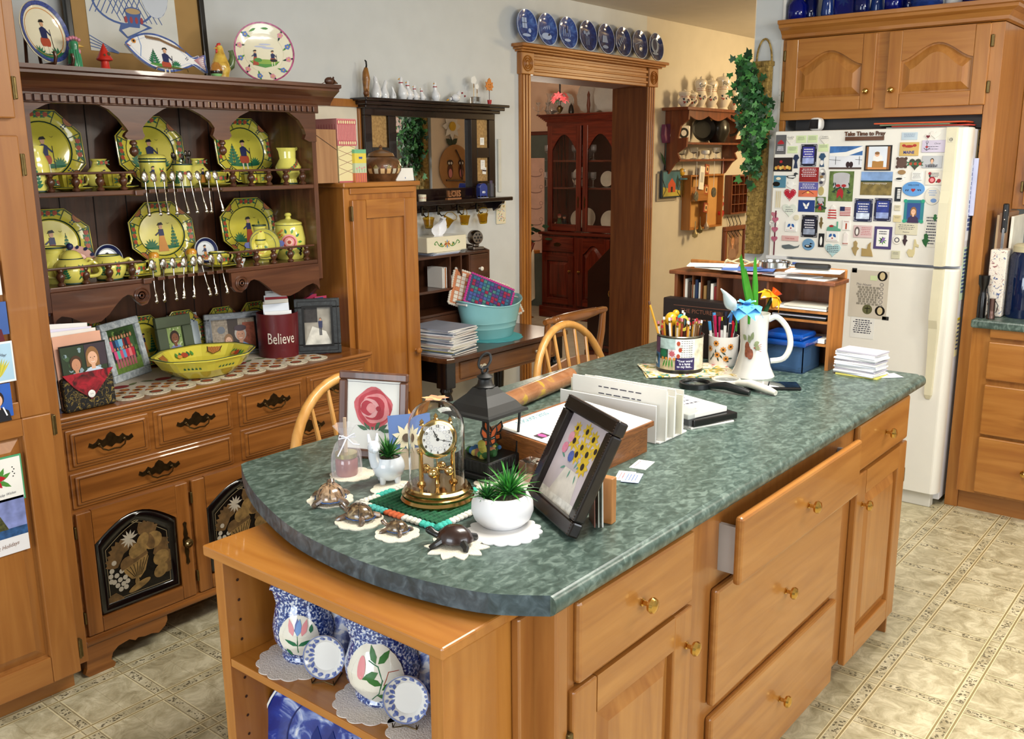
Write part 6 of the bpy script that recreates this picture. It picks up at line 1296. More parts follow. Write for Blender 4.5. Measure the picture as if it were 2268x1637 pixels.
a=PY(1097,450,YA);c=PY(1118,497,YA);b=UPF(B());w_=c.x-a.x;hh=PY(1107,446,YA).z-PY(1107,496,YA).z;b.box(-w_/2,0,0,w_/2,hh,.008,CRE,.003)
r=random.Random(4)
for k in range(40):b.ell(r.uniform(-w_*.36,w_*.36),r.uniform(.01,hh-.01),.003,.003,[GR2,PNK,LBL,ORG][k%4],.0083+.00002*k,n=6)
solo('floral_plaque',b,'narrow cream plaque with tiny painted flowers on the wall left of the doorway','plaque',((a.x+c.x)/2,YA-.001,PY(1107,496,YA).z))
a=PY(1098,308,YA);c=PY(1105,425,YA);b=UPF(B());b.box(-.012,0,0,.012,a.z-c.z,.01,mat('#c9c8be',.6),.002);solo('narrow_frame',b,'slim pale strip frame on the wall right of the black mirror','frame',(a.x+.02,YA-.001,c.z))
# desk things
OX0,OX1,OY,OZ,zs_,z3,xd,xs=CUB
DZ=.75
t=thing('tissue_box','cream tissue box painted with a floral scroll on the desk organiser','tissue box',(PY(974,545,3.2).x,3.15,OZ+.012),-.05)
w_=(PY(1018,545,3.1).x-PY(932,545,3.1).x);h=.075;b=B();b.box(-w_/2,0,0,w_/2,.12,h,CRE,.004);b.frame((0,-.0006,0),(1,0,0),(0,0,1))
for sx in(-1,1):
 pts=[(sx*.01,h*.55),(sx*.03,h*.35),(sx*.055,h*.45),(sx*.07,h*.7),(sx*.085,h*.55),(sx*.075,h*.5)];b.line([(x,y)for x,y in smooth2(pts,4)],.004,GR2,.0002);b.leaf(sx*.03,h*.38,.025,.01,pi/2-sx*.8,fl('#a59a3a'),.0003);b.leaf(sx*.05,h*.45,.02,.008,pi/2+sx*.9,GRN,.0003)
for a in range(8):b.leaf(0,h*.5,.022,.009,a*pi/4,[RBR,ORG,LBL,fl('#c9a24a')][a%4],.0004+.00005*a)
b.mk('box',t)
b=B();TS=mat('#e8e9ee',.8,var=.02)
n=9;V_=[];
for j in range(7):
 u=j/6
 for i in range(n):a=i/(n-1)*2-1;V_.append((a*(.02+.035*sin(pi*min(1,u*1.1))*.9)+u*.035,.06+.012*sin(a*6+u*3)*(.5+u),h-.004+u*.09*(1-.15*a*a)))
b.add(V_,[(j*n+i,j*n+i+1,(j+1)*n+i+1,(j+1)*n+i)for j in range(6)for i in range(n-1)],TS,True);b.mk('tissue',t)
b=B();
for k in range(4):b.box(-.09+.004*k,0-.004*k,.003*k,.09,.14,.003*k+.0025,[mat('#b8c8e8',.7),PAPER][k%2])
solo('paper_stack',b,'pale blue papers under the painted tissue box','paper',(PY(985,560,3.16).x,3.15,OZ))
t=thing('pencil_sharpener','old crank pencil sharpener on the desk organiser beside the tissue box','pencil sharpener',(PY(1050,545,3.2).x,3.19,OZ),-.3);PM=mat('#8a8078',.25,1,var=.1)
b=B();b.box(-.03,-.03,0,.035,.03,.016,PM,.004);b.box(-.015,-.012,.016,.015,.012,.04,PM,.004);b.mk('base',t);b=B();b.T=MT((0,.03,.062))@MR(pi/2,4,'X');b.lt([(1e-4,0),(.03,0),(.036,.01),(.036,.045),(.03,.055),(1e-4,.056)],PM,seg=28)
for k in range(6):b.ell(.018*cos(k*pi/3),.018*sin(k*pi/3),.005,.005,BLACK,.0565,n=10)
b.ell(0,0,.006,.006,BLACK,.0565,n=10);b.mk('housing',t);b=B();b.tb([(-.036,.03,.06),(-.05,.03,.06),(-.052,.03,.03)],.003,PM,8);b.ball((-.052,.03,.025),.007,HUTD['z']);b.mk('crank',t)
b=B();b.lt([(1e-4,0),(.024,0),(.03,.018),(.028,.018),(.022,.003),(1e-4,.002)],mat('#e8ecee',.03,trans=.9,var=0),seg=24,fn=lambda a,z:1+.04*cos(8*a));solo('glass_dish',b,'small clear glass dish in front of the pencil sharpener','dish',(PY(1024,552,3.16).x,3.165,OZ+.0))
for k in range(5):b=B();b.box(0,0,0,.004,.1,.10-.004*(k%2),PAPER if k!=1 else mat('#c87a3a',.6));solo('envelope',b,'white envelope standing in the wide pigeonhole of the desk organiser','envelope',(xd[0]-.016-.007*k,OY+.015,zs_[0]+.007),0,'envelopes in the pigeonhole')
for k,x in enumerate(((xd[0]+xd[1])/2,(xd[1]+xd[2])/2)):
 t=thing('tape_roll',['roll of white tape in the middle pigeonhole','roll of clear tape in the narrow right pigeonhole'][k],'tape',(x,OY+.045,zs_[0]+.006+.028));b=B();b.T=MR(pi/2,4,'Y');b.lt([(.014,-.008),(.028,-.008),(.028,.008),(.014,.008),(.014,-.008)],mat(['#dfe2e0','#c8c4b0'][k],.3),seg=24);b.mk('tape',t)
b=B();b.T=MR(pi/2,4,'Y');b.lt([(.02,-.004),(.03,-.004),(.03,.004),(.02,.004),(.02,-.004)],mat('#3a9a92',.4),seg=24);solo('tape_roll',b,'teal ribbon spool behind the white tape roll','tape',((xd[0]+xd[1])/2-.002,OY+.10,zs_[0]+.036))
for k in range(6):b=B();b.box(-.05,0,0,.05,.1,.004,[PAPER,mat('#d8d0b8',.6)][k%2]);solo('letter',b,'letter lying on the lower shelf of the desk organiser','letter',(OX0+.075+rnd.uniform(-.01,.01),OY+.02,z3+.007+.0045*k),rnd.uniform(-.15,.15),'letters on the organiser shelf')
b=B();b.box(-.025,0,0,.025,.03,.018,WHITE,.005);solo('tape_dispenser',b,'white tape dispenser on top of the letters in the desk organiser','dispenser',(OX0+.05,OY+.03,z3+.034),.1)
b=B();b.box(0,0,0,.003,.1,.1,mat('#2a6a8a',.5));solo('pamphlet',b,'blue pamphlet leaning at the left of the wide pigeonhole','pamphlet',(OX0+.02,OY+.01,zs_[0]+.007),0,ry=.15)
a=PZ(935,758,DZ);c=PZ(1035,750,DZ)
for k in range(20):
 b=B();cc=['#c8c8cc','#e0e0dc','#8a90a0','#d8d4c0','#b8a8a0','#e4e4e6','#6a7888','#d8cc70'][(k+4)%7]if k not in(3,)else '#d0c468'
 b.box(-.1,-.125,0,.1,.125,.0056,mat(cc,.45),.001);b.box(-.098,-.1252,.0008,.1002,.1252,.0048,PAPER)
 solo('magazine',b,'magazine in the untidy stack on the left of the desk','magazine',(3.11+rnd.uniform(-.008,.008),2.96+rnd.uniform(-.008,.008),DZ+.0005+.0062*k),.12+rnd.uniform(-.12,.12),'magazines stacked on the desk')
p=PZ(1098,748,DZ);tx,ty=p.x+.0,p.y+.04
b=B();TQ=mat('#4fa8b0',.8,var=.05);b.lt([(1e-4,0),(.16,0),(.16,.003),(1e-4,.003)],TQ,seg=40,fn=lambda a,z:1+.05*abs(sin(8*a)));solo('crochet_doily',b,'turquoise crocheted doily under the pale blue tub','doily',(tx,ty,DZ+.0005))
t=thing('metal_tub','pale turquoise oval metal tub holding crocheted pot holders on the desk','tub',(tx,ty,DZ+.004),-.12);TB=mat('#86bfc4',.3,.0,coat=.3,var=.03);hh=PY(1100,665,ty-.05).z-DZ-.03
s=hh/.17
b=B();b.lt([(1e-4,0),(.09,0),(.094,.006),(.105,.05*s),(.108,.055*s),(.107,.06*s),(.111,.08*s),(.114,.085*s),(.113,.09*s),(.13,.17*s),(.135,.172*s),(.133,.177*s),(.128,.172*s),(.088,.01),(1e-4,.008)],TB,seg=48,sx=1.42,sy=1.0,fn=lambda a,z:1);
for i,v in enumerate(b.v):
 if v[2]>.1*s:b.v[i]=(v[0],v[1],v[2]+(v[2]-.1*s)*.5*(v[0]/.2)**2)
b.mk('tub_body',t)
for sx in(-1,1):b=B();b.tb([(sx*.18,.03*q,hh*1.12)for q in(-1.2,-.6,0,.6,1.2)],.006,WHITE,8);b.mk('grip',t)
def crochet(name,label,px,py,Y,w,h,rz,rx,ry,m1,m2,m3=None):
 b=UPF(B());n=14
 b.box(-w/2,-h/2,-.004,w/2,h/2,.004,m1,.003)
 for i in range(int(w/.012)):
  for sy in(-1,1):b.ball((-w/2+.006+i*.012,sy*h/2,0),.008,m2,1,1,.8,8,6)
 for i in range(int(h/.012)):
  for sx in(-1,1):b.ball((sx*w/2,-h/2+.006+i*.012,0),.008,m2,1,1,.8,8,6)
 if m3:
  r=random.Random(2)
  for i in range(11):
   for j in range(8):
    b.box(-w*.44+i*w*.08,-h*.44+j*h*.11,.003,-w*.44+i*w*.08+w*.07,-h*.44+j*h*.11+h*.1,.0075,r.choice(m3),.002)
 p=PY(px,py,Y);solo(name,b,label,'pot holder',tuple(p),rz,None,rx,ry)
YN=lambda h:mat(h,.9,bump=.6,bs=260,var=.08)
crochet('pot_holder','white and peach crocheted pot holder at the back of the turquoise tub',1062,652,ty+.035,.30,.19,-.6,-.5,.35,YN('#c9825a'),YN('#ddd6c8'),[YN('#ddd6c8'),YN('#c9825a'),YN('#d8cfc0')])
crochet('pot_holder','bright pink edged pot holder with a blue and green woven centre in the tub',1084,655,ty-.02,.24,.155,-.6,-.45,.42,YN('#3a4a6a'),YN('#c03a8a'),[YN('#4a5a9a'),YN('#4a8078'),YN('#9a2a48'),YN('#5a3a7a'),YN('#3a6a88')])
crochet('pot_holder','small white and orange crocheted square at the right of the tub',1138,686,ty-.0,.08,.06,-.6,-.6,-.3,YN('#d08050'),YN('#d8d2c4'))
b=B();b.box(-.03,-.004,0,.03,.004,.12,mat('#7a1a1c',.4,coat=.2),.003);p=PY(1128,660,ty);solo('dark_red_case',b,'dark red case sticking up behind the pink pot holder','case',(p.x,ty+.03,p.z-.12),-.6,ry=.5)
# blue plates above the opening
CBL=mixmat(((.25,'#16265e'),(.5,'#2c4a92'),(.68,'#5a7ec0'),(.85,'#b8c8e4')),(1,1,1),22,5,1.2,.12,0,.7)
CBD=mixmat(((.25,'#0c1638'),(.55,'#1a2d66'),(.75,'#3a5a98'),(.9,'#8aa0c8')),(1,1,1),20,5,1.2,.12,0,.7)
desc=['window scene','snowy landscape with a bird','church and figures','village by moonlight','bridge scene','branch and bells','wheel and cart','pine tree and reindeer']
pl=[(1166,57,46),(1211,66,46),(1257,73,45),(1301,79,43),(1341,86,41),(1379,92,39),(1416,98,37),(1452,104,35)]
Yp_=YA-.045
for i,(px,py,wd)in enumerate(pl):
 p=PY(px,py,Yp_);r_=min(.088,(p.z-DOORTOP)/1.0)
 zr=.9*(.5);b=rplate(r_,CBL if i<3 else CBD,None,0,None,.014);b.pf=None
 b.T=Matrix(((1,0,0,0),(0,0,-1,-.003),(0,1,0,r_),(0,0,0,1)))
 b.ring(0,0,r_*1.0,r_*1.0,.0035,mat('#c8d4e8',.2,coat=.5,var=0),.0165,40)
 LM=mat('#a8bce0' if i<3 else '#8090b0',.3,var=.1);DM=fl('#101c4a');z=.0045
 if i==0:b.rect(-.03,-.01,.01,.045,LM,z);b.line([(-.01,-.01),(-.01,.045)],.003,DM,z+.0003);b.line([(-.03,.018),(.01,.018)],.003,DM,z+.0003);b.ell(.03,-.02,.012,.012,LM,z);b.ell(0,-.045,.035,.008,LM,z)
 if i==1:b.ell(0,-.035,.045,.018,LM,z);b.leaf(.01,-.03,.03,.012,.4,DM,z+.0003);[b.leaf(-.03+.02*k,.0,.03,.006,.6+.3*k,LM,z)for k in range(4)]
 if i==2:[b.rect(-.035+.02*k,-.02,-.03+.02*k,.03-.01*(k%2),LM,z)for k in range(4)];b.ell(0,-.04,.03,.008,LM,z);b.poly([(-.01,.0),(.01,.0),(0,.05)],DM,z+.0003)
 if i==3:[b.ell(-.02+.02*k,.02-.01*(k%2),.012,.01,LM,z)for k in range(3)];[b.rect(-.012+.014*k,-.05,-.008+.014*k,.0,LM,z)for k in range(3)]
 if i==4:b.poly([(-.03,-.02),(.03,-.02),(.02,.02),(-.02,.02)],LM,z);b.ell(0,-.045,.03,.01,LM,z)
 if i==5:[b.leaf(-.02+.012*k,-.03+.012*k,.04,.012,2.4-.2*k,LM,z)for k in range(5)];b.poly([(.01,-.05),(.03,-.03),(.02,-.01)],WHITE,z+.0003)
 if i==6:b.ring(.02,-.02,.02,.02,.005,LM,z);b.line([(-.04,.0),(.03,.02)],.004,LM,z);b.leaf(0,-.03,.04,.02,.3,WHITE,z+.0003)
 if i==7:b.ell(0,.01,.045,.045,LM,z-.0002);b.ell(0,.015,.025,.035,DM,z+.0002);b.rect(-.002,-.04,.002,.0,DM,z+.0003);b.ell(0,-.04,.035,.008,LM,z+.0002)
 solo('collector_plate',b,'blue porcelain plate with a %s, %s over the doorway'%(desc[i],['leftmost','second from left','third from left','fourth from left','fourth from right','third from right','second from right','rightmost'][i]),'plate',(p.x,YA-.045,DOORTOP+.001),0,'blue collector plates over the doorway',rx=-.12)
 # dining room
CG=mat('#f4f6f8',.02,trans=.92,var=0,ior=1.35);CGR=mat('#dfe3e2',.08,trans=.6,var=.05,ior=1.4,bump=.8,bs=45)
def onch(px,X=None):X=X or CHX+.2;return PX(px,250,X).y
def cplate(px,X,r,lab,m=CGR,name='glass_plate'):
 b=B();b.frame((0,0,r),(0,-1,0),(0,0,1));b.lt([(1e-4,0),(r*.5,0),(r*.95,.02),(r,.024),(r*.95,.028),(r*.5,.01),(1e-4,.008)],m,seg=36,fn=lambda a,z:1+.03*cos(14*a))
 solo(name,b,lab,'plate',(X,onch(px,X),CHTOP),0,ry=.2)
cplate(1310,CHX+.28,.19,'large pressed glass platter standing on the china cabinet')
cplate(1350,CHX+.22,.20,'round pressed glass tray beside the jamb on the china cabinet')
cplate(1252,CHX+.2,.11,'small pressed glass plate on the china cabinet behind the basket')
for px,h,lab in((1222,.22,'tall glass jug on top of the china cabinet'),):
 b=B();b.lt([(1e-4,0),(.05,0),(.07,.05),(.05,.13),(.04,.17),(.055,h),(.05,h),(.036,.17),(.045,.13),(.065,.05),(1e-4,.01)],CG,seg=24);b.tb([(0,-.05,h-.03),(0,-.1,h-.05),(0,-.08,.08),(0,-.06,.06)],.007,CG,8);solo('glass_jug',b,lab,'jug',(CHX+.2,onch(px),CHTOP))
for k,(px,lab)in enumerate(((1195,'left arm glass candle holder on the china cabinet'),(1212,'glass candle holder between the candle stand and the jug'),(1232,'glass candle holder right of the jug'))):
 b=B();b.lt([(1e-4,0),(.03,0),(.008,.02),(.008,.09),(.02,.1),(.025,.13),(.02,.13),(1e-4,.1)],CG,seg=16);b.tb([(0,.06,.08),(0,.04,.05),(0,0,.04),(0,-.04,.05),(0,-.06,.08)],.005,CG,6);solo('glass_candle_holder',b,lab,'candle holder',(CHX+.1+.03*k,onch(px,CHX+.12),CHTOP))
p=onch(1265,CHX+.1);b=B();b.lt([(1e-4,0),(.025,0),(.03,.03),(.02,.08),(.005,.1),(1e-4,.12)],BLACK,seg=12);b.ball((0,0,.045),.02,mat('#caa24a',.3));solo('mini_lantern',b,'small dark lantern ornament on the china cabinet','lantern',(CHX+.1,p,CHTOP))
p=onch(1306,CHX+.12);b=B();b.lt([(1e-4,0),(.025,0),(.012,.02),(.02,.08),(.012,.15),(.016,.18),(1e-4,.22)],mat('#5a2a1a',.4,var=.2),seg=12);solo('carved_figure',b,'slender dark carved figure in front of the glass platter','figurine',(CHX+.1,p,CHTOP))
Xs=CHX+.15
zsh=[CHZ[1],CHZ[0],kz0+.01];k=0
def gob(h,m=CG):return B().lt([(1e-4,0),(.028,0),(.026,.004),(.005,.01),(.005,h*.45),(.028,h*.6),(.032,h*.8),(.03,h),(.028,h),(.028,h*.62),(1e-4,h*.5)],m,seg=16)
g0=None
for z,n in((zsh[0],7),(zsh[1],7)):
 for i in range(n):
  px=1212+i*9+rnd.uniform(-2,2)if i<3 else 1272+(i-3)*14
  X=Xs-.05+.08*(i%3);y=PX(px,400,X).y
  if g0 is None:g0=solo('wine_glass',gob(.15),'stemmed wine glass behind the doors of the china cabinet','glass',(X,y,z),0,'stemware in the china cabinet')
  else:o=g0.copy();C.objects.link(o);o.location=(X,y,z)
for k,(px,z,r_)in enumerate(((1285,zsh[1],.1),(1300,zsh[2],.11),(1282,zsh[2],.1),(1350,zsh[2],.1),(1345,zsh[1],.08))):
 b=B();b.frame((0,0,r_),(0,-1,0),(0,0,1));b.lt([(1e-4,0),(r_*.6,0),(r_,.02),(r_*.98,.024),(1e-4,.006)],mat('#d8d0bc',.15,coat=.5),seg=28);X=Xs+.12;solo('china_plate',b,['cream plate standing on the middle shelf of the china cabinet','cream plate at the bottom centre of the china cabinet','cream plate leaning left at the bottom of the china cabinet','cream plate beside the jamb at the bottom of the china cabinet','small cream plate beside the jamb on the middle china shelf'][k],'plate',(X,PX(px,450,X).y,z),0,ry=.15)
b=B();b.lt([(1e-4,0),(.05,0),(.08,.04),(.1,.1),(.095,.1),(.07,.04),(1e-4,.01)],CG,seg=24,fn=lambda a,z:1+.04*cos(9*a));X=Xs;solo('glass_bowl',b,'glass bowl on the top shelf of the china cabinet centre door','bowl',(X,PX(1295,400,X).y,zsh[0]))
for k,(px,h,c1,c2,lab)in enumerate(((1227,.11,'#c9a07a','#a02a20','small carved boy figurine in a red hat in the china cabinet'),(1239,.16,'#3a5a30','#b02a24','carved woman figurine in a green dress in the china cabinet'),(1250,.15,'#1a2028','#2a2420','carved man figurine in a dark coat in the china cabinet'))):
 X=Xs-.02;b=B();b.lt([(1e-4,0),(.028,0),(.024,h*.4),(.018,h*.65),(.008,h*.72)],mat(c1,.5),seg=16);b.tb([(0,-.02,h*.6),(-.02,-.024,h*.45),(-.022,0,h*.42)],.006,mat(c1,.5),8);t=thing('carved_figurine',lab,'figurine',(X,PX(px,480,X).y,kz0+.012));b.mk('body',t);b=B();b.ball((0,0,h*.8),h*.11,SKN[0],seg=12,ring=8);b.mk('head',t);b=B();b.lt([(h*.13,h*.86),(h*.12,h*.88),(h*.1,h*.95),(1e-4,h)],mat(c2,.5),seg=12);b.mk('hat',t)
X=6.9;p=PX(1240,215,X);t=thing('chandelier','black chandelier stem wreathed in pink flowers hanging in the dining room','chandelier',(X,p.y,p.z));b=B();b.tb([(0,0,CD-p.z),(0,0,-.08)],.008,BLACK,8);b.lt([(1e-4,-.14),(.02,-.12),(.03,-.09),(.01,-.07)],BRZ,seg=12);b.mk('stem',t)
for k in range(9):
 a=k*2*pi/9;b=B();c=V((.06*cos(a),.06*sin(a),-.02+.03*(k%2)))
 for q in range(6):w2=q*pi/3;b.T=MT(c)@MR(a,4,'Z')@MR(.9,4,'Y');b.leaf(0,0,.045,.022,w2,mat('#d8606a',.6,var=.15),.001*q)
 b.mk('pink_flower',t)
for k in range(8):
 a=k*2*pi/8+.3;b=B();b.T=MR(a,4,'Z')@MR(.2,4,'Y');b.leaf(.02,0,.09,.025,0,GRN,-.02);b.mk('leaf',t)
t=thing('dining_table','dining table with a scalloped cream tablecloth at the left of the doorway','table')
q=PX(1205,700,6.3);tz=PX(1188,572,6.3);x0,x1=5.7,6.9;y0=PX(1200,640,6.9).y
b=B();b.box(x0,y0+.02,tz.z-.03,x1,y0+1.0,tz.z,HUT['x'],.004);b.mk('table_top',t)
for x in(x0+.1,x1-.1):b=B();b.lt([(.03,0),(.045,.3),(.03,.5),(.04,tz.z-.03)],HUT['z'],(x,y0+.12,0),14);b.mk('leg',t)
b=B();CL=mat('#c9bda6',.85,bump=.3);per=[];n=60
def rim(s):
 a=2*pi*s;X_=(x0+x1)/2+(x1-x0)/2*1.02*max(-1,min(1,1.25*cos(a)));Y_=y0+.51+.52*max(-1,min(1,1.25*sin(a)));return X_,Y_
top=[rim(i/n)for i in range(n)];V_=[(x,y,tz.z+.003)for x,y in top]
for j,(dz,k_)in enumerate(((-.02,1.01),(-.2,1.015),(-.40,1.02),(-.43,1.02))):
 for i,(x,y)in enumerate(top):
  w2=.02*sin(i*1.9)*abs(dz)*2;cx_=(x0+x1)/2;cy_=y0+.51;V_.append((cx_+(x-cx_)*(k_+w2),cy_+(y-cy_)*(k_+w2),tz.z+dz+(-.025*abs(sin(i*pi/3))if j==3 else 0)))
b.add(V_,[tuple(range(n))]+[(j*n+i,j*n+(i+1)%n,(j+1)*n+(i+1)%n,(j+1)*n+i)for j in range(4)for i in range(n)],CL,True);tag(b.mk('tablecloth'),'cream scalloped tablecloth draped over the dining table','tablecloth')
p=PX(1186,545,6.6);t=thing('dining_chair','cherry wood dining chair back showing above the cream tablecloth','chair',(6.6,p.y+.1,0));b=B();b.tb([(0,-.0,.0),(0,0,.45),(.02,-.02,.8),(.06,-.03,p.z+.02)],[.018,.02,.016,.014],CHERRY['z'],10);b.mk('back_post',t);b=B();b.tb([(0,.42,.0),(0,.42,.45),(.02,.44,.8),(.06,.45,p.z+.02)],[.018,.02,.016,.014],CHERRY['z'],10);b.mk('back_post',t);b=B();b.box(0,-.03,p.z-.06,.05,.45,p.z+.04,CHERRY['y'],.01);b.mk('top_rail',t);b=B();b.box(-.42,-.01,.42,.03,.43,.46,CHERRY['x'],.01);b.mk('seat',t)
X=8.2;a=PX(1182,300,X);t=thing('framed_chart','framed chart of line drawn ducks in the dining room left of the china cabinet','picture',(8.285,PX(1187,400,8.28).y,PX(1195,560,8.28).z));b=B();hh=PX(1195,350,8.28).z-PX(1195,560,8.28).z
b.frame((-.0,0,0),(0,-1,0),(0,0,1));b.box(-.3,0,0,.12,hh,.015,mat('#d8b4a4',.6),.004);
for k in range(5):b.ell(.0,hh*(.15+.17*k),.09,.03,fl('#9a7a70'),.0155);b.ell(.0,hh*(.155+.17*k),.082,.024,fl('#d8b4a4'),.0158);b.ring(.08,hh*(.19+.17*k),.025,.02,.004,fl('#8a6a60'),.016)
b.mk('chart',t)
X=7.6;p=PX(1184,505,X);t=thing('green_plant','dark green leafy houseplant beside the china cabinet','plant',(X,p.y+.16,0));b=B();b.lt([(1e-4,.6),(.08,.6),(.1,.78),(.09,.78),(1e-4,.76)],mat('#4a3a2a',.6),seg=20);b.lt([(1e-4,0),(.12,0),(.03,.03),(.03,.55),(.1,.6)],HUT['z'],seg=16);b.mk('pot_stand',t);b=B()
for k in range(60):
 b.T=MT((rnd.gauss(0,.09),rnd.gauss(0,.09),p.z-.05+rnd.gauss(0,.08)))@MR(rnd.uniform(0,6),4,'Z')@MR(rnd.uniform(-1,1),4,'X');b.leaf(0,0,.09,.05,0,mat('#24402a',.6,var=.2),0)
b.mk('leaves',t)
# hall wall things
YH=YA
def hx(px,py,d=.0):return PY(px,py,YH-d)
SHW=wood('#5a2a14','#6e3518','#80421f','z',.35)
t=thing('wall_shelf','red brown scalloped wall shelf with canisters on the warm lit hall wall','shelf')
a=hx(1503,240,.1);c=hx(1668,245,.1);zt_=PY(1545,238,YH-.18).z;xa_=a.x;xb_=xa_+.86
b=B();b.box(xa_-.05,YH-.2,zt_-.02,xb_+.05,YH-.002,zt_,SHW,.003);b.mk('top_board',t)
zm=PY(1590,316,YH-.14).z;zl=PY(1590,352,YH-.1).z
for x in(xa_,xb_-.02):
 b=B();b.T=Matrix(((0,0,1,x),(1,0,0,0),(0,1,0,0),(0,0,0,1)));y=YH;b.ps([(y-.002,zt_-.02),(y-.18,zt_-.02),(y-.175,zt_-.08),(y-.12,zt_-.12),(y-.1,zt_-.2),(y-.17,zm+.03),(y-.165,zm-.03),(y-.1,zm-.07),(y-.12,zl),(y-.08,zl-.03),(y-.03,zl-.1),(y-.002,zl-.12)],0,.02,SHW);b.mk('side_panel',t)
for z,d in((zm,.15),(zl,.11)):b=B();b.box(xa_+.02,YH-d,z-.015,xb_-.02,YH-.002,z,SHW,.003);b.mk('shelf_board',t)
b=B();n=24;P=[(xa_+.02+(xb_-xa_-.04)*i/n,zt_-.05-.03*abs(sin(i*pi/8)))for i in range(n+1)];b.T=Matrix(((1,0,0,0),(0,0,1,YH-.17),(0,1,0,0),(0,0,0,1)));b.ps(P+[(xb_-.02,zt_-.02),(xa_+.02,zt_-.02)],0,.012,SHW);b.mk('scalloped_valance',t)
CN=mat('#e2d8c6',.15,coat=.5,var=.01)
for px,h,r,txt,lab in((1516,.11,.045,'','sugar bowl shaped canister at the left end of the wall shelf'),(1533,.11,.04,'','small lidded canister second from the left on the wall shelf'),(1551,.2,.045,'Cof','tall jug shaped coffee canister on the wall shelf'),(1574,.2,.05,'S','footed sugar canister left of the flour canister'),(1601,.24,.06,'Flo','largest footed canister, lettered Flo, on the wall shelf'),(1626,.15,.042,'','small footed canister right of the flour canister'),(1644,.12,.04,'','small canister at the right end beside the ivy')):
 x=hx(px,230,.1).x;t=thing('canister','cream and brown '+lab,'canister',(x,YH-.1,zt_),face_cam(x,YH,.7),'footed cream canisters on the hall shelf');b=B();pr_=[(r*.7,0),(r*.55,h*.08),(r*.98,h*.3),(r,h*.42),(r*.72,h*.62),(r*.74,h*.68),(r*.95,h*.82),(r*.9,h*.9)];b.lt([(1e-4,0)]+pr_+[(1e-4,h*.9)],CN,seg=24);wrap(b,pr_)
 for k in range(9):b.leaf(-r*.6+r*.15*k,h*.34+.006*(k%3),.02,.009,k*1.3,[RBR,DGR,NAV][k%3],.0006)
 for z in(.6,.66):b.line([(-r,h*z),(r,h*z)],.003,RBR,.0006)
 if txt:b.text(txt,0,h*.75,h*.16,BLK2,.0006)
 b.pf=None;b.mk('body',t);b=B();b.lt([(r*.93,h*.9),(r*.8,h*.95),(.008,h*1.0),(.01,h*1.04),(1e-4,h*1.08)],CN,seg=20);b.mk('lid',t)
 if px in(1551,1516):b=B();b.tb([(r*.9,0,h*.8),(r*1.7,0,h*.75),(r*1.6,0,h*.45),(r*.9,0,h*.36)],.006,CN,8);b.mk('handle',t)
x=hx(1527,285,.1).x;b=B();b.box(-.05,-.04,0,.05,.04,.11,CN,.01);b.frame((0,-.041,.06),(1,0,0),(0,0,1));b.ell(0,0,.035,.035,BLACK,0,n=20);b.ell(0,0,.02,.02,CN,.0004);solo('kitchen_scale',b,'white canister with a black round dial inside the wall shelf','canister',(xa_+.08,YH-.08,zm),-.6)
b=B();b.frame((0,0,.09),(1,0,0),(0,0,1));b.lt([(1e-4,0),(.06,0),(.085,.03),(.085,.034),(.06,.008),(1e-4,.006)],mat('#171513',.4),seg=32);b.tb([(.05,.06,.03),(.1,.1,.04)],.009,CHAIR['x'],8);solo('frying_pan',b,'black round pan leaning inside the wall shelf','pan',(hx(1562,290,.1).x,YH-.08,zm),-.7,rx=-.1)
vessel('dark_jug','dark glazed jug beside the black pan inside the wall shelf','jug',(hx(1592,300,.1).x,YH-.09,zm),[(.05,0),(.06,.02),(.085,.08),(.08,.13),(.05,.18),(.055,.21)],mat('#1c1814',.3,coat=.3),handle=(0,.05,.18,.06,.009),spout=(pi,.3))
for k in range(4):b=gob(.06+.02*(k%2),CG if k!=2 else WHITE);solo('trinket',b,['small glass trinket at the left of the lowest shelf board','tiny glass trinket second on the lowest shelf board','tiny white figure on the lowest shelf board','small glass trinket at the right of the lowest shelf board'][k],'trinket',(xa_+.15+.17*k,YH-.05,zl))
p=hx(1472,300);t=thing('tulip_ornament','purple tulip wall ornament with green leaves on a wire hook','ornament',(p.x,YH-.012,p.z));b=UPF(B());b.ps([(-.05,-.05),(.05,-.05),(.07,0),(.06,.07),(.03,.04),(0,.075),(-.03,.04),(-.06,.07),(-.07,0)],0,.03,mat('#6a3050',.4,var=.1),.004);b.ell(.01,-.0,.012,.016,WHITE,.031);b.mk('blossom',t);b=UPF(B());b.tb([(0,-.05,0),(0,-.22,0)],.004,DGR,8);
for s_ in(-1,1):b.T=UPF(B()).T@MT((0,-.2,.004));b.leaf(0,0,.12,.03,pi/2-s_*.7,mat('#3a5a3a',.5),0)
b.mk('stem',t);b=UPF(B());b.tb([(0,-.2,0),(.03,-.22,0),(.02,-.26,0),(-.02,-.25,0),(-.01,-.2,0),(.01,-.3,0),(.0,-.36,0)],.003,BLACK,6);b.mk('wire_hook',t)
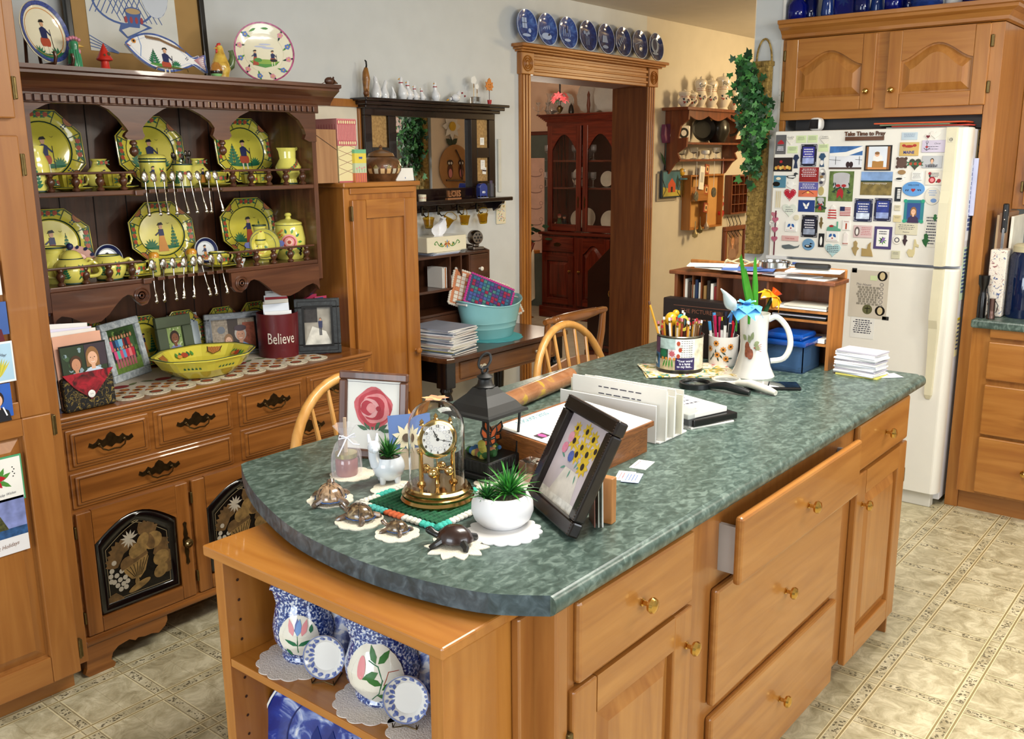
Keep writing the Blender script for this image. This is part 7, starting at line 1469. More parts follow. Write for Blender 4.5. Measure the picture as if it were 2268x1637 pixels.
a=hx(1456,378);c=hx(1501,436);w_=c.x-a.x-.03;h=a.z-c.z;b=UPF(B());b.box(-w_/2-.03,-.02,0,w_/2-.02,h-.02,.01,mat('#9a9080',.6));b.box(-w_/2,0,.01,w_/2,h,.03,mat('#24343a',.5),.004);b.rect(-w_/2+.01,.01,w_/2-.01,h-.01,mat('#3a6a7a',.5,var=.2),.031);b.poly([(-w_/2+.01,.01),(w_/2-.01,.01),(w_/2-.01,h*.25),(-w_/2+.01,h*.4)],mat('#b0a040',.5,var=.2),.0312);b.poly([(-.05,h*.2),(.05,h*.2),(.05,h*.5),(0,h*.72),(-.05,h*.5)],mat('#c04a22',.5),.0314);b.rect(-.012,h*.2,.012,h*.4,BLACK,.0317);b.leaf(w_*.3,h*.3,h*.55,.04,pi/2,DGR,.0316);b.line([(-w_/2,0),(-w_*.3,h*.3),(-w_/2,h*.7)],.006,BLACK,.0319);b.line([(w_/2,0),(w_*.3,h*.2),(w_/2,h*.6)],.006,BLACK,.0319)
solo('barn_picture',b,'small dark framed picture of an orange barn under the tulip ornament','picture',((a.x+c.x)/2,YH-.001,c.z))
p=hx(1510,388,.03);t=thing('wind_chime','little yellow bird wind chime hanging left of the letter rack','wind chime',tuple(p));b=B();b.tb([(0,0,.0),(0,0,.15)],.0015,BLACK,6);b.ball((0,0,.02),.03,mat('#c99a2a',.4,var=.2),1,.6,.9,14,8);b.ball((.005,-.018,.03),.01,WHITE,seg=8);b.mk('bird',t);b=B();
b.lt([(1e-4,-.02),(.04,-.02),(.04,-.03),(1e-4,-.03)],mat('#3a6a7a',.4),seg=16);b.mk('disc',t)
for k in range(5):b=B();b.tb([(-.03+.015*k,0,-.03),(-.03+.015*k,0,-.13-.02*(k%3))],.003,BRASS,6);b.mk('chime_rod',t)
def tray(pl,pr,yt,yb,d,m,back):
 a=hx(pl,yt,d/2);c=hx(pr,yb,d/2);b=B();x0,x1,z0,z1=a.x,c.x,c.z,a.z;b.box(x0,YH-d,z0,x0+.012,YH-.002,z1,m);b.box(x1-.012,YH-d,z0,x1,YH-.002,z1,m);b.box(x0,YH-d,z0,x1,YH-.002,z0+.012,m);b.box(x0,YH-d,z1-.012,x1,YH-.002,z1,m);b.box(x0,YH-.008,z0,x1,YH-.002,z1,back);return b,x0,x1,z0,z1
b,x0,x1,z0,z1=tray(1521,1556,388,505,.07,OAKC['z'],mat('#c99a5a',.6));b.box(x0,YH-.07,z0+.2,x1,YH-.06,z0+.3,OAKC['x']);solo('letter_rack',b,'narrow wooden tray letter rack with hooks on the hall wall','rack');lr=(x0,x1,z0,z1)
b,x2,x3,z2,z3_=tray(1558,1592,386,500,.05,OAKC['z'],mat('#c9975a',.6));solo('shadow_tray',b,'shallow wooden tray box right of the letter rack','rack')
b=B();b.box(-.035,-.003,0,.035,.003,.16,PAPER);b.box(-.02,-.004,.05,.02,-.003,.12,mat('#b8b8b8',.6));solo('tag_card',b,'white tag card hanging in the wooden letter rack','card',((x0+x1)/2,YH-.078,z0+.28),ry=.1)
for px,py,r_,lab,c in((1541,435,.028,'oval pewter pendant hanging over the letter rack','#8a8a80'),(1580,426,.035,'round pewter medallion hanging over the tray box','#7a7a74')):
 p=hx(px,py,.09);b=UPF(B());b.lt([(1e-4,0),(r_,0),(r_,.006),(r_*.8,.008),(1e-4,.006)],mat(c,.3,.8,var=.3,vs=60),seg=24,sy=1.25 if px<1560 else 1);b.tb([(0,r_,.0),(0,r_+.28,.0)],.0015,WHITE,6);solo('pendant',b,lab,'pendant',tuple(p))
for k,(px,py)in enumerate(((1564,375),(1562,420),(1561,460))):p=hx(px,py,.06);b=UPF(B());b.box(-.03,-.035,0,.03,.035,.01,mat('#9a4a2a',.5),.003);b.rect(-.018,-.022,.018,.022,mat('#d8b080',.5),.0105);b.ell(0,0,.008,.014,BLACK,.011);solo('tiny_picture',b,['topmost tiny red brown framed picture on the tray box','middle tiny red brown framed picture on the tray box','lowest tiny red brown framed picture on the tray box'][k],'picture',tuple(p),0,ry=.15)
for k,(px,py,c)in enumerate(((1535,515,'#a89a70'),(1546,505,'#6a6040'),(1560,498,'#b0a090'))):p=hx(px,py,.06);b=B();b.lt([(1e-4,0),(.018,.01),(.022,.03),(.01,.05),(.004,.06),(.003,.12),(1e-4,.12)],mat(c,.3,.4),seg=14);solo('hanging_charm',b,['pale bell charm hanging below the letter rack','dark key charm hanging below the letter rack','small silver tassel charm below the letter rack'][k],'charm',(p.x,YH-.075,p.z-.04))
def heart(s,n=20):
 o=[]
 for i in range(n):a=2*pi*i/n;o.append((s*.06*16*sin(a)**3/1.0,s*.06*(13*cos(a)-5*cos(2*a)-2*cos(3*a)-cos(4*a))))
 return o
t=thing('heart_string','string of three red hearts hanging on the hall wall','ornament',(hx(1600,400,.03).x,YH-.03,hx(1600,380,.03).z))
b=B();b.tb([(0,0,.1),(0,0,-.4)],.0018,WHITE,6);b.tb([(.012,0,.1),(.01,0,-.35)],.0018,RED,6);b.mk('string',t)
for k,(py,s_)in enumerate(((438,.02),(453,.028),(474,.04))):z=hx(1600,py,.03).z-hx(1600,380,.03).z;b=UPF(B(),z);b.ps(heart(s_),-.008,.008,mat('#b0141c',.35,coat=.3),.004);b.mk('heart',t)
b,x0,x1,z0,z1=tray(1614,1657,388,470,.06,SHW,mat('#3a2010',.6))
for k in range(1,4):b.box(x0,YH-.055,z0+(z1-z0)*k/4-.003,x1,YH-.004,z0+(z1-z0)*k/4+.003,SHW)
for k in range(1,5):b.box(x0+(x1-x0)*k/5-.003,YH-.055,z0,x0+(x1-x0)*k/5+.003,YH-.004,z1,SHW)
solo('shadow_box','' or b,'small gridded shadow box of miniatures beside the ivy','shadow box')
m0=None
for k in range(14):
 i,j=k%5,k//5;b=B();b.lt([(1e-4,0),(.008,0),(.006,.015),(.009,.025),(1e-4,.035)],[PORC,RED,mat('#b8b0a0',.4)][k%3],seg=10);solo('miniature',b,'tiny ceramic miniature in a cell of the gridded shadow box','miniature',(x0+(x1-x0)*(i+.5)/5,YH-.03,z0+(z1-z0)*j/4+(.012 if j==0 else.003)),0,'miniatures in the shadow box')
t=thing('wire_hook_rack','dark twisted wire hook rack below the shadow box','rack',(x0+.05,YH-.01,z0-.02))
for k in range(4):b=UPF(B());b.tb([(.06*k,0,0),(.06*k+.03,-.06,.01),(.06*k-.01,-.12,.012),(.06*k+.03,-.16,.02)],.003,BLACK,6);b.mk('hook',t)
a=hx(1608,503,.03);c=hx(1650,592,.03);w_=c.x-a.x;h=a.z-c.z;t=thing('framed_sketch','brown framed sketch of two figures hanging below the hook rack','picture',((a.x+c.x)/2,YH-.001,c.z));b=UPF(B());fw=.035
for q in((-w_/2,0,w_/2,fw),(-w_/2,h-fw,w_/2,h),(-w_/2,fw,-w_/2+fw,h-fw),(w_/2-fw,fw,w_/2,h-fw)):b.box(q[0],q[1],0,q[2],q[3],.03,SHW,.005)
b.mk('frame',t);b=UPF(B());b.box(-w_/2+.02,.02,0,w_/2-.02,h-.02,.01,mat('#b0987a',.6));b.poly([(-.09,.12),(0,.05),(.09,.12),(.09,.34),(-.09,.34)],mat('#8a6a5a',.6,var=.3,vs=25),.0104);bust(b,-.02,.22,.13,0,1,'#a08070',.011);b.mk('sketch',t)
yb=wy+.006;t=thing('owl_hoop','round wooden plaque with two owls on a twig, seen in the mirror','plaque',(PY(1005,372,2*(YA-.02)-yb).x,yb,PY(1005,372,2*(YA-.02)-yb).z),pi);b=UPF(B());b.lt([(1e-4,0),(.15,0),(.155,.012),(.14,.014),(1e-4,.012)],mat('#b07f4a',.5,var=.1),seg=36);b.mk('disc',t)
for s_ in(-1,1):b=UPF(B());b.T=b.T@MT((s_*.055,0,.015));b.ell(0,-.02,.028,.05,mat('#5a3020',.5),0);b.ell(0,-.035,.018,.03,PNK,.001);b.ell(0,.035,.03,.02,mat('#3a2018',.5),.0005);[b.ell(q*.012,.032,.009,.009,WHITE,.001)or b.ell(q*.012,.032,.004,.004,BLACK,.0014)for q in(-1,1)];b.mk('owl',t)
b=UPF(B());b.tb([(-.17,-.12,.02),(-.05,-.085,.02),(.1,-.08,.02)],.006,HUTD['x'],8);b.tb([(-.06,-.08,.02),(-.05,.05,.02),(.0,.12,.02)],.005,HUTD['x'],8);b.mk('twig',t)
t=thing('daisy_ornament','white daisy with a yellow face above the owl plaque, seen in the mirror','ornament',(PY(997,285,2*(YA-.02)-yb).x,yb,PY(997,280,2*(YA-.02)-yb).z),pi);b=UPF(B());[b.leaf(0,0,.09,.045,k*pi/4,WHITE,.01+.0006*k)for k in range(8)];b.lt([(1e-4,.014),(.03,.014),(.03,.022),(1e-4,.024)],mat('#d8b030',.4),seg=18);b.mk('flower',t);b=UPF(B());b.tb([(0,-.02,.005),(0,-.2,.005)],.005,DGR,8);b.T=b.T@MT((0,-.12,.01));b.leaf(0,0,.07,.04,.6,DGR,0);b.leaf(0,0,.07,.04,2.5,DGR,0);b.mk('stem',t)
# ivy basket
def ex(px,py,d=0):return PX(px,py,XW-d)
WV=mixmat(((.3,'#6a5224'),(.5,'#8f7436'),(.7,'#ab8d4a')),(1,1,1),50,3,1,.8,.3)
pt=ex(1687,138,.03);pb=ex(1672,562,.03);h=pt.z-pb.z;w_=.135;yc=(ex(1672,140,.03).y+ex(1709,140,.03).y)/2;w_=ex(1672,140,.03).y-ex(1709,140,.03).y
t=thing('wall_basket','tall narrow woven wall basket hung on the short wall beside the refrigerator','basket',(XW-.001,yc,pb.z));b=B();b.box(-.05,-w_/2,0,0,w_/2,h,WV,.01);b.frame((-.05,0,0),(0,-1,0),(0,0,1))
nr=int(h/.024);
for j in range(nr):
 for i in range(4):
  if(i+j)%2==0:b.box(-w_/2+i*w_/4+.001,j*h/nr+.001,-.001,-w_/2+(i+1)*w_/4-.001,(j+1)*h/nr-.001,.006,WV,.003,1)
b.box(-w_/2-.004,h-.02,-.052,w_/2+.004,h+.004,.004,WV,.004);b.mk('woven_body',t);b=B();b.tb([(-.02,.04*cos(a),h+.11*sin(a))for a in[i*pi/14 for i in range(15)]],.005,WV,8);b.mk('handle',t)
IV=[mat(c,.45,var=.2,vs=30)for c in('#1a3a1c','#24502a','#336a34','#4a8440')]
t=thing('ivy_plant','trailing artificial green ivy cascading over the tall woven wall basket','plant');r=random.Random(11)
IVP=[(-.45,-.1),(-.42,.22),(-.5,.5),(-.2,.5),(0,1),(.2,.5),(.5,.5),(.42,.22),(.45,-.1),(.1,.0)]
stems=[]
for k in range(8):b=B();pts=[ex(1660+r.uniform(-15,20),140+i*34+r.uniform(-5,5),.08+.06*r.random())for i in range(4+k%4)];b.tb(pts,.002,DGR,5);b.mk('vine',t)
b=[B(),B(),B(),B()]
for k in range(760):
 v=r.random();py=135+245*v;cxp=1655+22*sin(v*2.2)-8;hw=20+20*sin(min(1,v*1.15)*pi)
 if v>.93 and r.random()<.5:continue
 p=ex(cxp+r.gauss(0,hw*.42),py+r.gauss(0,6),.06+.11*r.random());s_=r.uniform(.022,.04);q=B();bb=b[k%4];bb.T=MT(p)@MR(r.uniform(-.6,.6)-pi/2,4,'Z')@MR(pi/2+r.uniform(-.7,.7),4,'X')@MR(r.uniform(0,6.3),4,'Z')
 bb.add([(x*s_,y*s_,.15*s_*abs(x))for x,y in IVP],[tuple(range(10))],IV[k%4])
for(px,py)in((1700,225),(1706,240),(1712,232),(1704,262),(1713,270),(1660,400),(1668,418),(1672,395),(1640,395),(1664,118),(1658,124)):
 p=ex(px,py,.08+.004*(px%11));bb=b[py%4];bb.T=MT(p)@MR(-pi/2,4,'Z')@MR(pi/2,4,'X')@MR(px*1.3,4,'Z');bb.add([(x*.045,y*.045,0)for x,y in IVP],[tuple(range(10))],IV[py%4])
for bb in b:o=bb.mk('ivy_leaves',t);o['kind']='stuff'
# refrigerator top and magnets
p=PX(1802,290,FX+.06);t=thing('security_camera','white rounded security camera with a black face on top of the refrigerator','camera',(FX+.09,PX(1805,280,FX+.07).y,1.742));b=B();b.box(-.035,-.03,0,.035,.03,.062,WHITE,.022,4);b.mk('housing',t);b=B();b.frame((-.0352,0,.031),(0,-1,0),(0,0,1));b.box(-.022,-.022,0,.022,.022,.0012,BLACK,.001);b.ring(0,0,.009,.009,.002,mat('#333333',.2),.0016,20);b.mk('lens_face',t)
for k,(c,y0,y1,x0)in enumerate((('#c9522a',1.13,1.52,0),('#9ab08a',1.2,1.5,.02),('#c84a3a',1.12,1.45,.03),('#d8d8d0',1.15,1.48,.05))):b=B();b.box(FX+.02+x0,y0,0,FX+.3,y1,.006,mat(c,.6),.001);solo('folder',b,['orange','green','red','white'][k]+' folder in the pile on top of the refrigerator','folder',(0,0,1.743+.0065*(3-k)))
S_=4.815
def TX(b,n,w,h,m,y0=.25,dy=-.17,z=.0022):
 r_=random.Random(n*7+int(w*9999));
 for i in range(n):
  k=w*r_.uniform(.28,.4);y=h*(y0+dy*i);x=-k
  while x<k:l=min(k-x,w*r_.uniform(.05,.12));b.rect(x,y,x+l,y+h*.045,m,z);x+=l+w*.03
INKB=fl('#3a3a4a');WT=fl('#e8e8f0')
SH={}
def mg(x,y,w,h,kind,c,name,label,cat='magnet',extra=None,rot=0,surf=None,group='magnets and photos on the freezer door',th=.004):
 px,py=1690+x/S_,260+y/S_;X=FX-.001
 p=PX(px,py,X);a=PX(px-w/S_/2,py,X);d=PX(px+w/S_/2,py,X);W_=a.y-d.y;H_=PX(px,py-h/S_/2,X).z-PX(px,py+h/S_/2,X).z
 b=B();b.frame((0,0,0),(0,-1,0),(0,0,1));b.T=b.T@MR(rot,4,'Z');m=mat(c,.45,var=.05)
 if kind=='r':b.box(-W_/2,-H_/2,0,W_/2,H_/2,th,m,.001,1)
 elif kind=='p':b.box(-W_/2,-H_/2,0,W_/2,H_/2,.0012,m)
 elif kind=='e':b.ps([(W_/2*cos(i*pi/12),H_/2*sin(i*pi/12))for i in range(24)],0,th,m,.001)
 elif kind=='h':b.ps([(x_*W_/1.92,y_*H_/1.75+H_*.02)for x_,y_ in heart(1)],0,th,m,.001)
 elif isinstance(kind,list):b.ps([(u*W_/2,v*H_/2)for u,v in kind],0,th,m,.001)
 z=th+.0004 if kind!='p' else.0016
 if extra:extra(b,W_,H_,z)
 return solo(name,b,label,cat,(FX-.0008,p.y,p.z),0,group)
def X_text(n,m=None,y0=.25,dy=-.17):return lambda b,w,h,z:TX(b,n,w,h,m or INKB,y0,dy,z)
def X_frame(c,mcol,n=4):
 def f(b,w,h,z):b.rect(-w*.36,-h*.38,w*.36,h*.38,mat(mcol,.4,var=.2,vs=40),z);b.rect(-w*.36,-h*.38,w*.36,-h*.12,mat(c,.4,var=.2,vs=60),z+.0003);TX(b,n,w*.8,h,WT,.25,-.11,z+.0006);[b.line([(s*w*.46,q*h*.3),(s*w*.46,q*h*.46),(s*w*.3,q*h*.46)],.0012,WT,z)for s in(-1,1)for q in(-1,1)]
 return f
def X_card(b,w,h,z):b.leaf(-.0,h*.0,h*.25,w*.5,1.5,RED,z);b.rect(-w*.3,h*.02,w*.3,h*.12,RED,z);TX(b,3,w,h,WT,-.15,-.08,z+.0003)
def X_veg(b,w,h,z):[b.ell(-w*.35+w*.12*k,-h*.25+.004*(k%2),w*.08,h*.13,mat(['#c9a040','#b86a2a','#d8b860'][k%3],.5,var=0),z+.0001*k)for k in range(7)];b.ell(-w*.1,h*.2,w*.08,h*.1,RED,z)
def X_snow(b,w,h,z):b.rect(-w/2,h*.1,w/2,h/2,mat('#3a6aa8',.5,var=.2,vs=30),z);b.poly([(-w/2,h*.2),(0,h*.25),(w/2,h*.5),(w/2,h*.3),(0,h*.05),(-w/2,h*.08)],WHITE,z+.0003);b.rect(-w/2,-h/2,w/2,-h*.42,mat('#4a3a34',.6),z+.0003);[b.ell(w*q,-h*.3,w*.06,h*.13,fl('#2a1418'),z+.0005)for q in(.08,.18)];[b.line([(w*q,-h*.3),(w*q,h*.05)],.002,BLACK,z+.0005)for q in(-.3,.42)];b.line([(-w*.5,-h*.08),(-w*.15,-h*.12)],.0015,BLACK,z+.0005);b.line([(w*.3,-h*.08),(w*.5,-h*.1)],.0015,BLACK,z+.0005)
def X_bap(b,w,h,z):b.rect(-w*.44,-h*.45,w*.44,h*.45,mat('#d8e0ea',.4,var=.05),z);b.rect(-w*.44,-h*.45,-w*.36,h*.45,mat('#8a5a30',.5),z+.0003);b.rect(w*.34,-h*.45,w*.44,h*.45,mat('#8a5a30',.5),z+.0003);b.rect(-w*.2,-h*.38,w*.22,-h*.12,mat('#a8783a',.5),z+.0004);b.rect(-w*.36,-h*.45,w*.34,-h*.36,mat('#c88a50',.5),z+.0003);b.ell(0,0,w*.19,h*.14,WHITE,z+.0006);b.ell(-w*.03,h*.14,w*.09,h*.09,SKN[2],z+.0009);b.ell(-w*.03,h*.19,w*.09,h*.06,HAIR[1],z+.0011)
def X_grave(b,w,h,z):b.rect(-w/2,-h/2,w/2,h/2,mat('#5a7038',.6,var=.3,vs=50),z);b.poly([(-w*.32,-h*.05),(w*.32,-h*.05),(w*.34,h*.38)]+[(w*.34*cos(i*pi/8),h*.38+h*.08*sin(i*pi/8))for i in range(9)]+[(-w*.34,h*.38)],mat('#b4b4b8',.6,var=.1),z+.0003);[b.leaf(w*random.Random(k).uniform(-.4,.4),-h*.2+h*.1*(k%3),.02,.006,k,DGR,z+.0005)for k in range(18)];[b.leaf(0,-h*.05,h*.38,w*.16,q,RED,z+.0008)for q in(4.4,4.9)];[b.ell(q*w*.12,h*.02,w*.1,h*.05,RED,z+.001)for q in(-1,1)]
def X_field(b,w,h,z):b.rect(-w/2,h*.08,w/2,h/2,mat('#7a9ac8',.5,var=.15,vs=25),z);b.rect(-w/2,-h/2,w/2,h*.08,mat('#7a6a3a',.6,var=.3,vs=40),z);b.rect(-w/2,h*.06,w/2,h*.12,DGR,z+.0003);[b.rect(-w*.4+w*.045*k,-h*.02-.001*(k%4),-w*.388+w*.045*k,h*.03,WHITE,z+.0006)for k in range(17)]
def X_sunset(b,w,h,z):b.rect(-w/2,-h/2,w/2,-h*.05,mat('#c86a4a',.5,var=.2),z);b.ell(0,-h*.2,w*.06,h*.06,fl('#f0d060'),z+.0004);b.line([(-w*.3,-h*.3),(0,-h*.05),(w*.3,-h*.3)],.002,BLACK,z+.0004);TX(b,3,w,h,WT,.35,-.13,z+.0003)
def X_eagle(b,w,h,z):b.leaf(-w*.02,-h*.1,w*.33,h*.2,2.2,WHITE,z);b.leaf(w*.02,-h*.1,w*.33,h*.2,1.1,WHITE,z);b.ell(0,-h*.15,w*.1,h*.1,WHITE,z+.0003)
def X_loon(b,w,h,z):b.ell(0,-h*.15,w*.3,h*.13,BLACK,z);b.ell(w*.2,h*.08,w*.07,h*.07,BLACK,z);b.leaf(w*.2,h*.08,w*.2,h*.05,0,BLACK,z);b.ell(-w*.05,-h*.12,w*.15,h*.05,WHITE,z+.0003)
def X_lob(b,w,h,z):LR=fl('#a82a20');b.ell(0,h*.2,w*.22,h*.1,LR,z);[b.ell(q*w*.28,h*.26,w*.1,h*.1,LR,z)for q in(-1,1)];b.line([(-w*.3,h*.1),(w*.3,h*.2)],.0012,LR,z);b.text('MAINE',0,-h*.25,h*.3,fl('#2a3a8a'),z,sx=.9,bold=.03)
def X_birds(b,w,h,z):[b.leaf(-q*w*.05,h*.3,w*.38,h*.28,-pi/2-q*.7,fl('#2a5a9a'),z)for q in(-1,1)];b.ell(0,-h*.15,w*.07,h*.07,RED,z+.0003);[b.ell(w*(-.35+.1*k),-h*.36,w*.03,h*.03,RED if k%2 else NAV,z,n=6)for k in range(8)]
def X_wel(b,w,h,z):b.text('WELCOME',0,h*.25,h*.17,NAV,z,sx=.9);b.poly([(x_*w*.1,y_*w*.1-h*.08)for x_,y_ in heart(1)],RED,z);[b.leaf(q*w*.15,-h*.1,w*.06,h*.06,k*.9+(0 if q>0 else 2),NAV,z)for q in(-2,-1.4,1.4,2)for k in(0,1,2)]
def X_girl(b,w,h,z):b.rect(-w*.34,-h*.36,w*.34,h*.36,mat('#2a4a8a',.4,var=.1),z);b.T=b.T@MT((0,0,z+.0004));bust(b,0,-h*.02,h*.5,2,1,'#3a2a4a',.0003,1);[b.ell(q*w*.44,s*h*.45,w*.1,h*.08,mat('#2a9a7a',.4),.0008)for q in(-1,1)for s in(-1,1)]
def X_por(b,w,h,z):b.T=b.T@MT((0,0,z));bust(b,0,h*.1,h*.55,2,0,'#8a8a8a',.0002);TX(b,3,w,h,INKB,-.28,-.07,.001)
def X_rose(b,w,h,z):[b.ell(w*x_,h*y_,w*r_,w*r_,m_,z+.0003*i)for i,(x_,y_,r_,m_)in enumerate(((-.1,-.15,.2,RED),(-.1,-.15,.12,PNK),(.3,-.2,.12,RED),(-.25,.3,.09,RED)))];[b.leaf(w*x_,h*y_,w*.25,w*.1,a_,DGR,z)for x_,y_,a_ in((-.2,.0,2),(-.25,.1,1.4),(.1,-.3,.3))];TX(b,3,w*.7,h,INKB,.3,-.12,z+.001)
def X_anch(b,w,h,z):b.line([(-w*.28,-h*.3),(-w*.28,h*.3)],.0025,INKB,z);b.line([(-w*.4,-h*.15),(-w*.28,-h*.33),(-w*.15,-h*.15)],.0025,INKB,z);b.ring(-w*.28,h*.34,.006,.006,.0015,INKB,z,12);b.ell(-w*.28,-h*.05,w*.06,h*.08,RED,z+.0003);b.text('Christ',w*.15,h*.22,h*.2,INKB,z,shear=.4);TX(b,2,w*.7,h,INKB,-.05,-.2,z)
def X_stripe(b,w,h,z):[b.rect(-w*.5*(1-.05*k),-h*.45+h*.18*k,w*.5*(1-.05*k),-h*.36+h*.18*k,fl('#b02a2a'),z)for k in range(4)]
def X_flag(b,w,h,z):[b.rect(-w/2,-h/2+h*k/6,w/2,-h/2+h*k/6+h/12,RED,z)for k in range(6)];b.rect(-w/2,0,-w*.05,h/2,NAV,z+.0003)
def X_flow(b,w,h,z):b.rect(-w*.34,-h*.38,w*.34,h*.38,WHITE,z);[b.ell(w*.08*cos(k),-h*.1+h*.08*sin(k*1.3),.005,.005,fl('#8a70b0'),z+.0003,n=8)for k in range(9)];[b.leaf(0,-h*.12,w*.25,.006,k*.8,GR2,z+.0002)for k in range(8)];TX(b,2,w*.6,h,INKB,.26,-.1,z+.0003)
def X_gm(b,w,h,z):b.ell(-w*.3,0,w*.14,h*.4,mat('#6a5a58',.5,var=.2),z);b.ell(-w*.3,-h*.02,w*.07,h*.25,PORC,z+.0003);b.T=b.T@MT((w*.18,0,0));TX(b,5,w*.75,h,PKS,.3,-.14,z)
def X_list(b,w,h,z):TX(b,10,w,h,INKB,.4,-.09,z)
LH=[(-.5,-1),(.5,-1),(.45,.55),(.55,.6),(0,1),(-.55,.6),(-.45,.55)]
DUCK=[(-1,0),(-.6,-.5),(.2,-.7),(.6,-.3),(.6,.3),(1,.5),(.6,.9),(.3,.7),(.3,.2),(-.3,.1)]
LADY=[(-.6,-1),(.6,-1),(.3,-.1),(.5,.3),(.9,.5),(.4,1),(-.4,1),(-.9,.4),(-.4,.2),(-.3,-.1)]
NOTE=[(-.9,-.5),(-.5,-1),(.1,-1),(.3,-.6),(.3,.2),(.8,.1),(.8,.4),(.5,.5),(.3,1),(.1,1),(0,-.2),(-.6,-.1)]
WH=[(-1,.4),(-.2,.8),(.4,.2),(.8,.3),(1,.8),(.9,0),(.3,-.6),(-.6,-.8),(-1,-.3)]
IVS=[(-.5,-.6),(-1,0),(-.5,.2),(-.6,.8),(0,1),(.5,.7),(.4,.2),(1,0),(.5,-.3),(.2,-1)]
G='#c8d8a8'
